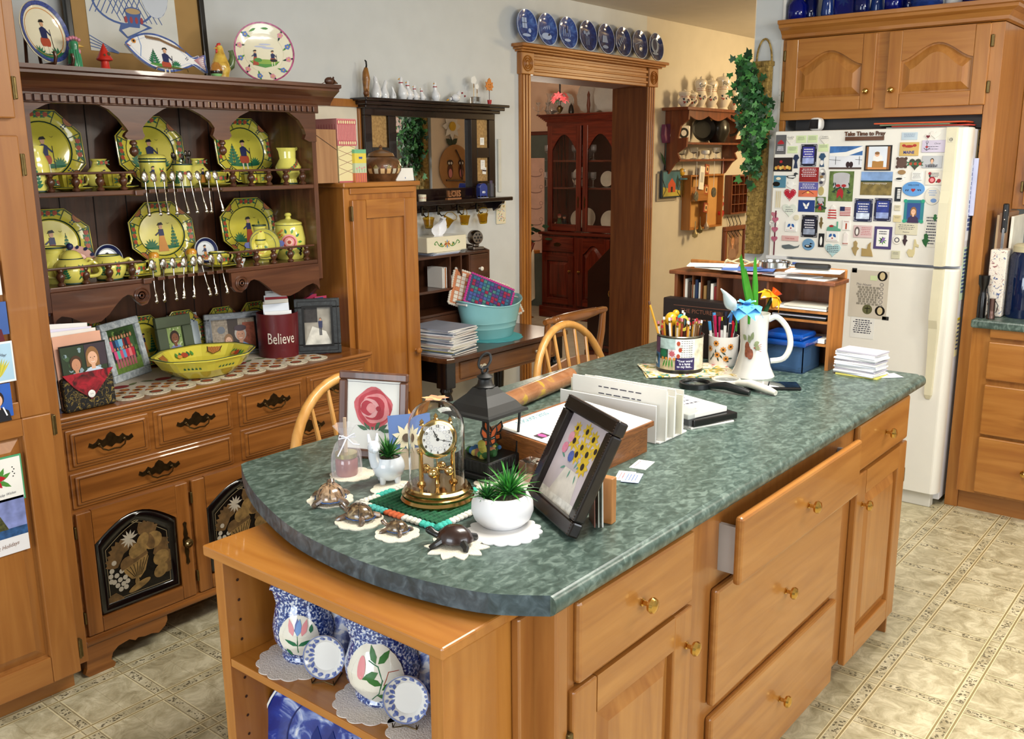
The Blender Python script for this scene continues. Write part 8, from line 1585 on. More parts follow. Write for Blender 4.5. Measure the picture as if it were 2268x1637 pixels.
ML=[(190,290,110,205,'p','#5a5a5c','photo_card','grey card with a red cardinal, top left of the freezer door',X_card),(298,240,95,100,'h','#e0ddd2','heart_magnet','white heart magnet with two geese right of the cardinal card',X_text(2)),(408,233,108,78,'p',G,'note','pale green note at the top beside the goose heart',X_text(3)),(530,230,105,80,'p',G,'note','pale green note left of the second goose heart',X_text(3)),(662,235,105,100,'h','#dedbd0','heart_magnet','white heart magnet right of the two pale green notes',X_text(2)),(315,345,108,75,'p',G,'note','pale green note below the first goose heart',X_text(3)),(645,325,105,80,'p',G,'note','pale green note below the second goose heart',X_text(2)),(488,405,170,235,'r','#14142a','framed_magnet','black framed purple verse magnet near the top left',X_frame('#9aa8d8','#3a3a9a')),(212,503,200,148,'p','#1c1210','photo_card','dark card of gourds and corn below the cardinal card',X_veg),(352,470,75,145,LADY,'#1e2c4a','silhouette_magnet','dark blue bonneted figure magnet beside the gourd card',None),(632,455,85,145,LADY,'#2a4a6a','silhouette_magnet','blue bonneted figure magnet with a white apron',lambda b,w,h,z:b.ell(0,-h*.2,w*.2,h*.2,PORC,z)),(490,610,205,155,'p','#8a1c1c','verse_card','red verse card below the purple framed magnet',lambda b,w,h,z:TX(b,5,w,h,WT,.35,-.12,z)),(482,770,205,155,'p','#5a5a9a','verse_card','sunset verse card with a cross silhouette',X_sunset),(882,430,350,245,'p','#d8dce4','photo_print','large snowy mountain photo with people at a fence',X_snow),(1228,433,285,270,'r','#16120f','framed_photo','black framed photo of a baby in a basin',X_bap),(1563,200,170,80,'p','#b8c8d4','photo_card','blue and white snow scene magnet at the top right',X_text(3,fl('#3a5a8a'))),(1560,338,205,145,'r','#c9a860','souvenir_magnet','tan lobster magnet reading MAINE',X_lob),(1820,308,250,130,'r','#c8c0d4','verse_magnet','pale lilac magnet with an anchor and script',X_anch),(1840,183,115,85,'h','#e4e0d8','heart_magnet','white outlined heart magnet at the top right corner',None),(1763,205,62,60,'h','#ddd5cf','heart_magnet','small heart magnet with a dark red centre near the top right',lambda b,w,h,z:b.poly([(x_*w*.35,y_*w*.35)for x_,y_ in heart(1)],mat('#6a1424',.4),z)),(1480,483,110,115,'e','#5a4238','bear_magnet','brown teddy bear magnet below the lobster magnet',lambda b,w,h,z:[b.ell(q*w*.4,s*h*.38,w*.16,h*.14,mat('#4a342c',.5),z)for q in(-1,1)for s in(-1,1)]),(1622,495,130,125,'h','#3a3f30','heart_magnet','dark green floral heart magnet beside the bear',lambda b,w,h,z:sprig(b,0,0,1,0,z)),(1805,475,215,130,'r','#b9bcc0','portrait_magnet','grey magnet with a portrait drawing and caption',X_por),(1480,585,85,50,'e','#9a7a50','crab_magnet','small brown basket magnet below the bear',None),(1643,625,112,88,'r','#dfe0dc','text_magnet','white framed magnet of words left of the roses',X_text(4)),(1825,645,185,155,'r','#ddd8cc','rose_magnet','cream magnet painted with red roses',X_rose),(1465,655,115,75,DUCK,'#e6e6e2','loon_magnet','black and white loon magnet above the blue welcome oval',lambda b,w,h,z:b.ell(-w*.1,0,w*.3,h*.15,BLACK,z)),(1605,763,240,158,'e','#5a94d0','welcome_magnet','bright blue oval magnet reading WELCOME with a heart',X_wel),(1440,820,68,150,'r','#1a2026','piano_magnet','black and white keyboard magnet left of the welcome oval',lambda b,w,h,z:[b.rect(-w*.1,h*(-.3+.12*k),w*.4,h*(-.22+.12*k),WHITE,z)for k in range(6)]),(1808,840,165,190,'e','#d8d4c8','oval_magnet','cream oval magnet with blue flowers and writing',lambda b,w,h,z:(b.ell(w*.1,-h*.25,w*.2,h*.12,LBL,z),TX(b,3,w*.7,h,LBL,.28,-.12,z))),(310,625,135,85,DUCK,'#2c3236','loon_magnet','dark loon magnet above the white mitten magnet',lambda b,w,h,z:b.ell(0,-h*.1,w*.3,h*.1,WHITE,z)),(180,685,130,130,'r','#4a7a90','souvenir_magnet','blue magnet with a coffee cup and dark teapot',lambda b,w,h,z:(b.ell(-w*.1,h*.25,w*.2,h*.12,CRE,z+.001),b.ell(-w*.25,-h*.2,w*.3,h*.2,BLACK,z+.001))),(298,720,110,85,IVS,'#e2e2de','dove_magnet','white pair of doves magnet above the red heart',None),(288,820,130,130,'h','#a8142a','heart_magnet','red felt heart magnet with white stitching',lambda b,w,h,z:[b.ell(x_*w*.46,y_*h*.46,.0015,.0015,WHITE,z,n=6)for x_,y_ in heart(1,24)]),(162,875,62,190,'p','#d0cdc2','pencil_magnet','pale strip magnet with three cream sticks',lambda b,w,h,z:[b.rect(w*q-.002,-h*.45,w*q+.002,h*.45,mat('#c9b88a',.4),z)for q in(-.3,0,.3)]),(635,640,80,190,'e','#a8a4a0','snowman_magnet','silvery bell and bird cluster magnet beside the red verse card',lambda b,w,h,z:[b.ell(w*.2*(k%2-.5),h*(.35-.16*k),w*.25,h*.08,[WHITE,INKB,mat('#8a6a40',.4)][k%3],z+.0003*k)for k in range(5)]),(832,735,260,320,'p','#5a7038','photo_print','photo of a headstone with a red bow wreath',X_grave),(1208,705,335,250,'p','#7a6a3a','photo_print','photo of a field of white headstones under blue sky',X_field),(620,785,60,95,'e','#b0a06a','teddy_magnet','small tan bear magnet right of the sunset card',None),(462,945,175,125,'p','#1e3a7a','photo_card','blue card of a white bird in flight',X_eagle),(612,930,108,165,'p','#5a7038','photo_print','small print of a headstone with a red bow',X_grave),(742,1010,95,150,LH,'#e0dcd6','lighthouse_magnet','red and white striped lighthouse magnet',X_stripe),(880,1000,115,95,'r','#e0dcd6','flag_magnet','small flag magnet with red stripes',X_flag),(1070,990,195,245,'r','#1a2040','framed_magnet','navy framed verse magnet with a snowy nativity, left of a pair',X_frame('#c8d4e8','#2a3a7a')),(1278,985,185,245,'r','#1a1c3c','framed_magnet','navy framed magnet with a glowing lantern scene, right of a pair',X_frame('#8a9ac8','#2a3a8a',2)),(1435,965,65,60,'r','#c9c2a8','tiny_magnet','tiny cream square magnet below the keyboard magnet',X_text(2)),(1432,1080,85,75,'r','#cdbf94','tiny_magnet','small tan magnet left of the girl portrait',X_text(2)),(1608,1000,210,240,'r','#2c7a86','framed_photo','teal framed school portrait of a girl',X_girl),(282,985,155,140,'h','#cdd4c8','heart_magnet','pale green heart magnet headed Kindness',lambda b,w,h,z:(b.text('Kindness',-w*.08,h*.2,h*.11,INKB,z),TX(b,2,w*.8,h,INKB,.0,-.14,z))),(118,1035,60,60,'h','#b06a78','heart_magnet','dusty pink heart magnet at the left edge',None),(115,1145,95,105,'h','#e6e2da','heart_magnet','white paper heart with writing at the left edge',X_text(4,None,.2,-.12)),(357,1068,58,58,'e','#cfc8ae','button_magnet','small cream round magnet above the two bluebirds',None),(300,1165,125,105,'r','#e0e0dc','bird_magnet','white tile magnet with two blue birds on the left',X_birds),(497,1160,172,235,'r','#101018','framed_magnet','black framed winter night verse magnet',X_frame('#8a94a8','#1c2038')),(622,1125,45,130,IVS,'#6a5a34','clef_magnet','small dark gold treble clef magnet',None),(755,1160,150,100,[(-1,-1),(1,-1),(1,-.6),(.6,-.4),(.6,1),(.4,1),(.4,-.1),(-.3,.3),(-.9,-.3)],'#5a9a80','shore_magnet','green shore with a red lighthouse magnet',lambda b,w,h,z:b.ell(-w*.15,h*.0,w*.16,h*.12,RED,z)),(890,1150,85,105,'r','#e2e0dc','souvenir_magnet','white magnet with a dark red lighthouse beside the shore magnet',lambda b,w,h,z:(b.rect(-w*.1,-h*.4,w*.1,h*.2,RBR,z),b.text('MAINE',0,h*.36,h*.17,RBR,z))),(742,1272,130,105,'r','#e0e0dc','bird_magnet','white tile magnet with two blue birds in the middle',X_birds),(882,1290,105,140,LH,'#e2dcd8','souvenir_magnet','cut-out lighthouse magnet lettered MAINE',lambda b,w,h,z:b.text('MAINE',0,-h*.4,h*.14,RBR,z,bold=.03)),(1065,1218,200,130,'r','#cdb4b4','verse_magnet','pink magnet with an oval cameo and verse',X_gm),(1278,1285,190,240,'r','#4a4070','framed_magnet','purple bordered magnet with violets',X_flow),(1530,1190,235,125,'r','#cdc8b0','verse_magnet','cream framed magnet ending in the word Patience',lambda b,w,h,z:(TX(b,3,w,h,INKB,.3,-.16,z),b.text('Patience',0,-h*.27,h*.16,INKB,z))),(290,1290,180,55,'r','#d0a8a4','verse_magnet','narrow pink strip magnet with red lettering',lambda b,w,h,z:b.text('I love music',0,0,h*.5,RED,z,sx=.8)),(295,1380,185,65,WH,'#5a6468','whale_magnet','grey whale magnet at the lower left',None),(485,1355,130,125,'e','#6a94b8','round_magnet','round blue magnet with a loon',X_loon),(622,1310,60,145,'r','#101014','light_magnet','black magnet with a white teardrop shape',lambda b,w,h,z:b.ell(0,-h*.05,w*.22,h*.33,WHITE,z)),(745,1410,170,145,'h','#a8c8cc','heart_magnet','pale blue heart magnet with dark writing',X_text(4,None,.2,-.13)),(985,1395,80,165,IVS,'#a08a5c','praying_magnet','carved tan praying hands magnet',None),(1115,1405,125,155,[(-1,-1),(1,-1),(.8,-.4),(.5,.2),(.5,1),(0,.6),(-.1,0),(-1,.1)],'#a48c5a','kneeling_magnet','carved tan kneeling figure magnet',None),(1430,1307,92,92,'e','#e0dcd2','round_magnet','small round white magnet with dark lettering',lambda b,w,h,z:b.ring(0,0,w*.3,w*.3,w*.1,INKB,z,16)),(1515,1310,58,120,IVS,'#3a2a30','violin_magnet','dark violin shaped magnet',None),(1600,1395,145,190,NOTE,'#c8bc90','note_magnet','cream musical note magnet at the lower right',None),(1415,1465,92,85,'r','#c4c2a8','tiny_magnet','small green and cream square magnet at the bottom',X_text(2)),(1790,1215,140,340,'p','#dcdad0','list_paper','long paper list of rules taped at the right of the freezer door',X_list),(1738,1310,85,150,IVS,'#1f5a2a','holly_magnet','large green ivy leaf magnet on the paper list',None),(1838,1070,60,75,IVS,'#256a34','holly_magnet','small green ivy leaf magnet at the top of the paper list',None)]
for r_ in ML:mg(*r_[:8],'magnet' if 'magnet' in r_[6]else 'photo' if 'photo' in r_[6]else 'paper',r_[8])
t=thing('heart_ribbon','dark red ribbon with three pink hearts hanging at the left of the freezer door','ornament',(FX-.004,PX(1690+185/S_,300,FX).y,PX(1690,260+990/S_,FX).z));b=B();L_=PX(1690+185/S_,260+990/S_,FX).z-PX(1690+175/S_,260+1465/S_,FX).z;b.box(-.001,-.003,-L_,.001,.003,0,mat('#5a1028',.6));b.mk('ribbon',t)
for k,q in enumerate((.2,.42,.63)):b=B();b.frame((-.002,0,-L_*q),(0,-1,0),(0,0,1));b.ps(heart(.017),0,.004,mat('#a85a70',.5),.001);b.mk('heart',t)
t=thing('wooden_sign','brown cut-out sign reading Take Time to Pray at the top of the freezer door','sign',(FX-.001,PX(1690+1085/S_,305,FX).y,PX(1690,260+265/S_,FX).z));b=B();WL2=wood('#4a2a14','#5f381c','#70451f','y',.5);w_=PX(1690+878/S_,300,FX).y-PX(1690+1292/S_,300,FX).y
b.frame((0,0,0),(0,-1,0),(0,0,1));b.box(-w_/2,0,0,w_/2,w_*.1,.006,WL2,.001);[b.text('Take Time to Pray',0,w_*.17,w_*.15,WL2,z,bold=.025,sx=.92)for z in(.001,.003,.006)];b.mk('lettering',t)
def paper(px0,py0,px1,py1,c,label,extra=None,name='paper'):
 a=PX(px0,py0,FX);d=PX(px1,py1,FX);W_=a.y-d.y;H_=PX((px0+px1)/2,py0,FX).z-PX((px0+px1)/2,py1,FX).z;b=B();b.frame((0,0,0),(0,-1,0),(0,0,1));b.box(-W_/2,-H_/2,0,W_/2,H_/2,.0008,mat(c,.6,var=.03))
 if extra:extra(b,W_,H_,.0012)
 solo(name,b,label,'paper',(FX-.0006,(a.y+d.y)/2,d.z+H_/2))
def X_house(b,w,h,z):
 for q in(.4,-.33):b.ell(w*.33,h*q,w*.13,w*.13,BLACK,z);b.ell(w*.33,h*q,w*.07,w*.1,mat('#c9b890',.5),z+.0003)
 b.text('This House',-w*.15,h*.2,h*.07,INKB,z,shear=.4);TX(b,8,w*.8,h,fl('#8a8478'),.12,-.05,z);b.ell(.0,-h*.32,w*.13,w*.13,mat('#5a5a3a',.5),z);b.line([(0,-h*.39),(0,-h*.26)],.003,BLACK,z+.0004);b.line([(-.012,-h*.3),(.012,-h*.3)],.003,BLACK,z+.0004)
 for k in range(6):b.ring(w*.33,h*(.22-.09*k),.009,.008,.002,INKB,z,12)
 b.rect(w*.02,h*.3,w*.2,h*.4,mat(G,.5),z+.0004)
paper(1885,603,1962,708,'#c4bcae','parchment style prayer sheet reading This House on the lower refrigerator door',X_house)
paper(1885,706,1934,752,'#dcdcd8','small white printed verse sheet below the prayer sheet',X_text(7,None,.35,-.1))
paper(1755,583,1793,593,'#4a64b0','blue tape strip on the upper left of the lower refrigerator door',None,'tape_strip')
paper(1954,702,1968,710,'#2a2a2a','black magnet clip at the lower right corner of the prayer sheet',None,'magnet_clip')
paper(1888,594,1898,604,'#222222','black magnet clip above the prayer sheet',None,'magnet_clip')
for z0,z1,x0,x1,c,lab,tx in((1.60,1.73,4.60,4.70,'#e4d8a8','cream newsletter high on the refrigerator side',0),(1.25,1.58,4.545,4.62,'#dfe4ee','long printed schedule on the side of the refrigerator',14),(.98,1.22,4.54,4.62,'#c4dcc4','pale green list of handwriting on the side of the refrigerator',12),(.72,.90,4.55,4.60,'#e8e0b0','yellow bordered energy label on the side of the refrigerator',8)):
 b=B();b.frame((0,0,0),(1,0,0),(0,0,1));w_=x1-x0;h=z1-z0;b.box(-w_/2,-h/2,0,w_/2,h/2,.001,mat(c,.6));TX(b,tx or 4,w_,h,fl('#4a5a9a'),.42,-.85/(tx or 4),.0014);b.rect(-w_*.5,h*.44,w_*.5,h*.5,mat('#d8c020',.5),.0016)if z0<.8 or z0>1.5 else None;solo('side_paper',b,lab,'paper',((x0+x1)/2,FY0+.0035,(z0+z1)/2))
b=B();b.box(-.006,-.02,0,.006,0,.25,mat('#b8bcd8',.5),.002);solo('magnetic_pad',b,'pale violet magnetic note pad clipped to the refrigerator side','pad',(4.57,FY0+.003,1.36))
# blue glass over the cabinet
BG=[mat(c,.05,trans=.55,var=.05,ior=1.45)for c in('#0a1a8a','#101f6a','#2a4a9a')]
r=random.Random(5);ys=[(1766,.13,.045,'wide shouldered cobalt bottle at the left end of the cabinet top'),(1796,.19,.035,'tall dark cobalt bottle second from the left'),(1832,.2,.03,'slim cobalt bottle with a spout cup'),(1872,.2,.05,'rectangular pressed blue glass bottle with raised flowers'),(1908,.16,.035,'round blue jar right of the pressed bottle'),(1942,.14,.035,'cobalt goblet with a ribbed bowl'),(1978,.13,.04,'plain cobalt tumbler in the middle of the row'),(2012,.15,.03,'lighter blue glass vase'),(2050,.2,.07,'large deep blue bowl vase'),(2112,.16,.04,'white and blue patterned vase'),(2145,.12,.03,'small cobalt cup beside the patterned vase'),(2185,.15,.05,'cobalt vase with a white handle'),(2238,.16,.05,'dark cobalt bottle at the right end')]
for k,(px,h,r_,lab)in enumerate(ys):
 X=4.62+.05*(k%2);y=PX(px,30,X).y;b=B();m=BG[k%3]
 if k==3:b.box(-.03,-.05,0,.03,.05,.15,m,.01);b.lt([(.02,.15),(.02,.2),(.026,.2),(1e-4,.2)],m,seg=16);b.frame((-.031,0,.08),(0,-1,0),(0,0,1));[b.leaf(0,0,.035,.012,a*.8,BG[2],.001)for a in range(8)]
 else:b.lt([(1e-4,0),(r_*.8,0),(r_,h*.1),(r_*(1,.9,.7)[k%3],h*.55),(r_*(.55,.35,.8)[k%3],h*.75),(r_*(.6,.4,1)[k%3],h),(r_*.5*(1,.7,1.6)[k%3],h),(1e-4,h*.6)],m if k!=9 else PORC,seg=24,fn=(lambda a,z:1+.03*cos(10*a))if k%2 else None)
 solo('blue_glass',b,lab+' above the refrigerator' if len(lab.split())<11 else lab,'glassware',(X,y,CROWNZ+.001),0,'blue glass on top of the refrigerator cabinet')
 # right counter things
ZK=.911;Yw=1.03
def K(px,py,X):return PX(px,py,X)
p=K(2215,690,4.62);t=thing('utensil_holder','paisley printed container holding a black handled knife on the right counter','holder',(4.66,K(2207,600,4.6).y,ZK+.001));PZY=mixmat(((.3,'#7a2030'),(.42,'#e0d8cc'),(.6,'#e0d8cc'),(.68,'#4a5a8a')),(1,1,1),35,3,2.5,.4);hh=K(2210,552,4.64).z-ZK
b=B();b.box(-.05,-.035,0,.05,.035,hh,PZY,.006);b.mk('container',t)
b=B();b.box(-.012,-.005,hh-.06,.012,.005,hh+.09,mat('#a8a8a8',.2,1));b.box(-.012,-.012,hh+.07,.014,.012,hh+.2,BLACK,.006);[b.ball((-.013,0,hh+q),.004,CHROME,seg=8)for q in(.09,.13,.17)];tag(b.mk('kitchen_knife'),'large kitchen knife with black riveted handle standing in the paisley container','knife').location=t.location
for k,(c,px,w_,hz,lab)in enumerate((('#8a6a50',2188,.03,470,'wooden cutting board standing against the end panel'),('#a89070',2196,.012,475,'thin tan board beside the cutting board'),('#d8d0a8',2226,.01,500,'cream booklet standing behind the paisley container'),('#e0ddd0',2238,.012,480,'white folded card standing behind the blue jar'))):
 X=4.78;y=K(px,600,X).y;b=B();b.box(-.12,-w_/2,0,.12,w_/2,K(px,hz,4.7).z-ZK,mat(c,.5,var=.1),.002);solo('cutting_board' if k<2 else 'booklet',b,lab,'board' if k<2 else 'booklet',(X+.05*(k>1),min(y,1.012-w_),ZK+.001))
t=thing('glass_jar','large dark blue jar with a pale metal lid on the right counter','jar',(4.68,K(2258,620,4.66).y-.02,ZK+.001));hh=K(2250,545,4.66).z-ZK;b=B();b.lt([(1e-4,0),(.065,0),(.07,.02),(.07,hh*.85),(.055,hh*.93),(1e-4,hh*.93)],mat('#0e2148',.08,trans=.3,coat=.5),seg=32);b.mk('jar_body',t);b=B();b.lt([(.06,hh*.92),(.062,hh*1.0),(.05,hh*1.03),(1e-4,hh*1.03)],mat('#c4bc9a',.4),seg=32);b.mk('lid',t)
t=thing('torch','black flashlight standing beside the end panel','flashlight',(4.56,K(2176,660,4.56).y,ZK+.001));b=B();b.lt([(1e-4,0),(.018,0),(.018,.09),(.013,.11),(.013,.13),(.022,.15),(.024,.19),(1e-4,.19)],BLACK,seg=20);b.mk('barrel',t);b=B();b.tb([(.0,-.015,.14),(-.02,-.03,.1),(-.03,-.035,.05),(-.04,-.04,.004)],.004,BLACK,6);b.mk('wrist_strap',t)
t=thing('torch','small bronze flashlight with a loop strap on the right counter','flashlight',(4.55,K(2197,670,4.55).y,ZK+.001));b=B();b.lt([(1e-4,0),(.018,0),(.018,.014),(.015,.02),(.015,.04),(.014,.09),(1e-4,.092)],mat('#6a5048',.25,.8),seg=20);b.mk('barrel',t);b=B();b.tb([(0,-.014,.08),(0,-.026,.06),(0,-.02,.03)],.002,BLACK,6);b.mk('wrist_strap',t)
# cards taped to the pantry
def pcard(x0,y0,x1,y1,c,label,ex,name='greeting_card',cat='card'):
 d=.026;a=PY(x0,y0,PYF-d);e=PY(x1,y1,PYF-d);W_=(e.x-a.x);H_=PY(x1-10,y0,PYF-d).z-PY(x1-10,y1,PYF-d).z;b=UPF(B());b.box(-W_/2,0,0,W_/2,H_,.002,mat(c,.6,var=.03));b.T=b.T@MT((0,0,.0024));ex(b,W_,H_);solo(name,b,label,cat,((a.x+e.x)/2,PYF-.0235,PY((x0+x1)/2,(y1),PYF-d).z))
def c_hol(b,w,h):b.rect(-w*.46,h*.05,w*.46,h*.95,mat('#a8c8dc',.6),0);[b.leaf(w*.05,h*.08,h*.55,w*.06,.9+.12*k,mat(['#d0c040','#b0b040'][k%2],.6),.0003+.00003*k)for k in range(11)];b.text('Happy Holiday!',w*.08,h*.72,h*.1,INKB,.001,-.25,sx=.8)
def c_boy(b,w,h):b.rect(-w/2,0,w/2,h,mat('#2a5ab0',.5,var=.1),0);bust(b,w*.1,h*.55,h*.68,2,0,'#15151c',.0004);[b.line([(w*.1+q*.02,h*.05),(w*.1+q*.012,h*.3)],.004,WT,.002)for q in(-1,1)]
def c_poi(b,w,h):[b.leaf(-w*.1,h*.55,h*.26,h*.13,k*.9,mat(['#b01428','#8a1020'][k%2],.5),.0003+.0001*k)for k in range(7)];[b.leaf(0,h*.5,h*.3,h*.1,q,GR2,.0001)for q in(-.6,.5,1.1)];[b.ell(w*.3+.004*(k%2),h*(.55+.05*k),.002,.002,BLACK,.0003,n=6)for k in range(5)];b.text('Warm Holiday Wishes',0,h*.18,h*.08,INKB,.0004,.05,sx=.85,shear=.4)
def c_tree(b,w,h):b.rect(-w/2,h*.45,w/2,h,mat('#7a84b8',.6,var=.25,vs=30),0);b.poly([(-w*.25,h*.45),(w*.15,h*.45),(-w*.05,h*.85)],mat('#4a4a24',.6,var=.4,vs=140),.0003);b.rect(-w/2,h*.3,w/2,h*.46,mat('#2a5080',.6,var=.4,vs=60),.0002);b.text('Happiest Holidays',w*-.05,h*.14,h*.1,fl('#8a6a5a'),.0004,.1,sx=.85,shear=.4)
def c_red(b,w,h):b.rect(-w/2,0,w/2,h,mat('#3a5a9a',.5,var=.1),0);bust(b,-w*.1,h*.6,h*.8,2,1,'#5a1420',.0004)
pcard(-70,762,38,852,'#dfe4e4','light blue Happy Holiday card taped to the pantry door',c_hol)
pcard(-60,855,32,929,'#3a5a9a','school portrait of a boy in a black hoodie taped below the holiday card',c_boy,'school_photo','photo')
pcard(-70,1018,60,1120,'#4a9a6a','green edged poinsettia card on the lower pantry door',lambda b,w,h:(b.rect(-w*.47,h*.04,w*.47,h*.96,PAPER,0),b.at()if 0 else c_poi(b,w,h)))
pcard(-70,1112,70,1235,'#e4e2e4','painted holiday tree card at the bottom of the pantry cards',c_tree)
pcard(-60,672,22,745,'#3a5a9a','school portrait in a dark red shirt at the left edge',c_red,'school_photo','photo')
pcard(-50,580,6,656,'#e2e2e0','white card edge taped high on the pantry door',lambda b,w,h:TX(b,4,w,h,INKB,.5,-.1,0))
# on the island
ZI=.9152
def I(px,py):return PZ(px,py,ZI)
LACE=mixmat(((.0,'#5f6f66'),(.12,'#8f9a8c'),(.2,'#d8d0bc'),(1,'#e2dbc9')),(1,1,1),420,0,0,.9,.4,0,0,'V');IVO=mat('#dcd5c3',.9,bump=.5,bs=300)
def doily(px,py,r,label,pts=8,star=0,loc=None,m=None,amp=None,th=.0015):
 c=loc or I(px,py);b=B();n=pts*10;th+=.00013*(px%8+pts%5);am=amp or(.3 if star else.09);f=lambda a:1-am*(abs(((a*pts/2/pi)%1)-.5)*2 if star else 1-abs(sin(a*pts/2)))
 V_=[(0,0,th)];F_=[]
 for k,q in enumerate((.35,.7,1,1)):
  for i in range(n):a=2*pi*i/n;rr=r*q*(f(a)if k>0 else 1);V_.append((rr*cos(a),rr*sin(a),th if k<3 else 0))
 F_=[(0,1+i,1+(i+1)%n)for i in range(n)]+[(1+j*n+i,1+j*n+(i+1)%n,1+(j+1)*n+(i+1)%n,1+(j+1)*n+i)for j in range(3)for i in range(n)];b.add(V_,[f_[::-1]for f_ in F_],m or LACE);return solo('doily',b,label,'doily',(c.x,c.y,c.z),0)
t=thing('crochet_mat','square green crocheted mat with a turquoise, white and orange border under the clock','mat',(1.347,1.323,ZI));KG=mixmat(((.3,'#12402a'),(.6,'#1d5a3a'),(.8,'#2a7048')),(60,2,2),4,2,.4,.95,.5);b=B();b.box(-.092,-.1,0,.092,.1,.006,KG,.003)
for k in range(15):b.tb([(-.09,-.094+.0134*k,.005),(.09,-.094+.0134*k,.005)],.0042,KG,6)
b.mk('knitted_field',t);b=B();BC=[YN(c)for c in('#3fb0a0','#d8d6cc','#d8d6cc','#5ac0b8','#c9633a','#d8d6cc')]
n=30;i_=0
for s_ in range(4):
 for k in range(n//2 if 0 else 19):
  u=-.1+.2*k/18;x,y=[(u,-.108),(.1,u*1.08),(-u,.108),(-.1,-u*1.08)][s_]
  for d in(0,.008):b.ball((x*(1+d*8),y*(1+d*7),.004),.0066,BC[(i_//4)%6],1.1,1.1,.8,8,6)
  i_+=1
b.mk('border',t)
CX,CYc=1.361,1.319;hd=PY(968,884,CYc).z-ZI-.006
t=thing('anniversary_clock','brass anniversary clock under a clear glass dome on the green mat','clock',(CX,CYc,ZI+.0065),0)
b=B();b.lt([(1e-4,0),(.077,0),(.079,.006),(.075,.012),(.076,.017),(.07,.02),(.071,.026),(.065,.03),(.064,.034),(1e-4,.034)],mat('#b0905a',.16,1,var=.05),seg=64);b.mk('base',t)
b=B();r_=.059;P=[(r_,.03)]+[(r_,hd-r_)]+[(r_*cos(a),hd-r_+r_*sin(a))for a in[i*pi/2/10 for i in range(1,10)]]+[(1e-4,hd)];b.lt(P+[(1e-4,hd-.002)]+[(p[0]*.965,p[1]-.0015)for p in P[::-1][1:]],mat('#ffffff',.0,trans=1,var=0,ior=1.25),seg=48);b.mk('glass_dome',t)
rc=-.62;cz_=hd*.62
for s_ in(-1,1):b=B();b.at((.034*s_*cos(rc),.034*s_*sin(rc),0));b.lt([(.009,.034),(.01,.037),(.005,.042),(.0045,cz_-.035),(.008,cz_-.03),(.009,cz_-.024),(1e-4,cz_-.02)],GOLD,seg=16);b.mk('column',t)
b=B();b.T=MT((-.016*sin(-rc)*0,0,cz_))@MR(rc,4,'Z')@MR(pi/2,4,'X');b.lt([(1e-4,-.02),(.03,-.02),(.034,.004),(.041,.006),(.042,.012),(.039,.014),(1e-4,.012)],GOLD,seg=48)
b.lt([(1e-4,.0125),(.037,.0125),(.0375,.0135),(1e-4,.0145)],fl('#e6e3dc'),seg=48);b.mk('clock_case',t)
b=B();b.T=MT((0,0,cz_))@MR(rc,4,'Z')@MR(pi/2,4,'X');z=.0149
for k in range(12):a=pi/2-(k+1)*pi/6;b.text(str(k+1),.0285*cos(a),.0285*sin(a),.0085,BLACK,z,0,bold=.02)
b.ring(0,0,.0365,.0365,.0006,BLACK,z,48);b.ring(0,0,.0345,.0345,.0003,BLACK,z,48)
for k in range(12):a=k*pi/6+.26;b.ring(.021*cos(a),.021*sin(a),.004,.004,.0004,mat('#8a8aa8',.5),z,10)
for a,L,w_ in((2.0,.021,.0036),(-.27,.03,.0022)):b.line([(0,0),(L*cos(a),L*sin(a))],w_*.5,BLACK,z+.0004);b.ring(L*.45*cos(a),L*.45*sin(a),w_*1.1,w_*1.1,.001,BLACK,z+.0006,12)
b.ell(0,0,.0035,.0035,BLACK,z+.0008);b.mk('dial_and_hands',t)
for dx,dz in((0,.052),(-.03,.042),(.03,.042)):b=B();b.lt([(.004,0),(.006,.002),(.003,.005),(.005,.008),(.002,.012),(1e-4,.015)],GOLD,(dx*cos(rc),dx*sin(rc),cz_+dz-.014),12);b.mk('finial',t)
b=B();b.tb([(0,0,.036),(0,0,cz_-.03)],.0012,GOLD,6);b.lt([(.006,.034),(.004,.045),(.007,.055),(.003,.07),(1e-4,.07)],GOLD,seg=14)
b.mk('spindle',t)
for k in range(4):a=k*pi/2+.4;b=B();b.tb([(0,0,.066),(.024*cos(a),.024*sin(a),.066)],.002,GOLD,6);b.ball((.026*cos(a),.026*sin(a),.064),.0105,GOLD,1,1,1,16,10);b.mk('pendulum_ball',t)
b=B();[b.leaf(0,0,.03,.02,k*1.05,mat(['#d8a878','#c98a68'][k%2],.5),hd+.001+.0004*k)for k in range(6)];solo('silk_flower',b,'small peach flower lying on top of the glass dome','flower',(CX,CYc,ZI+.008))
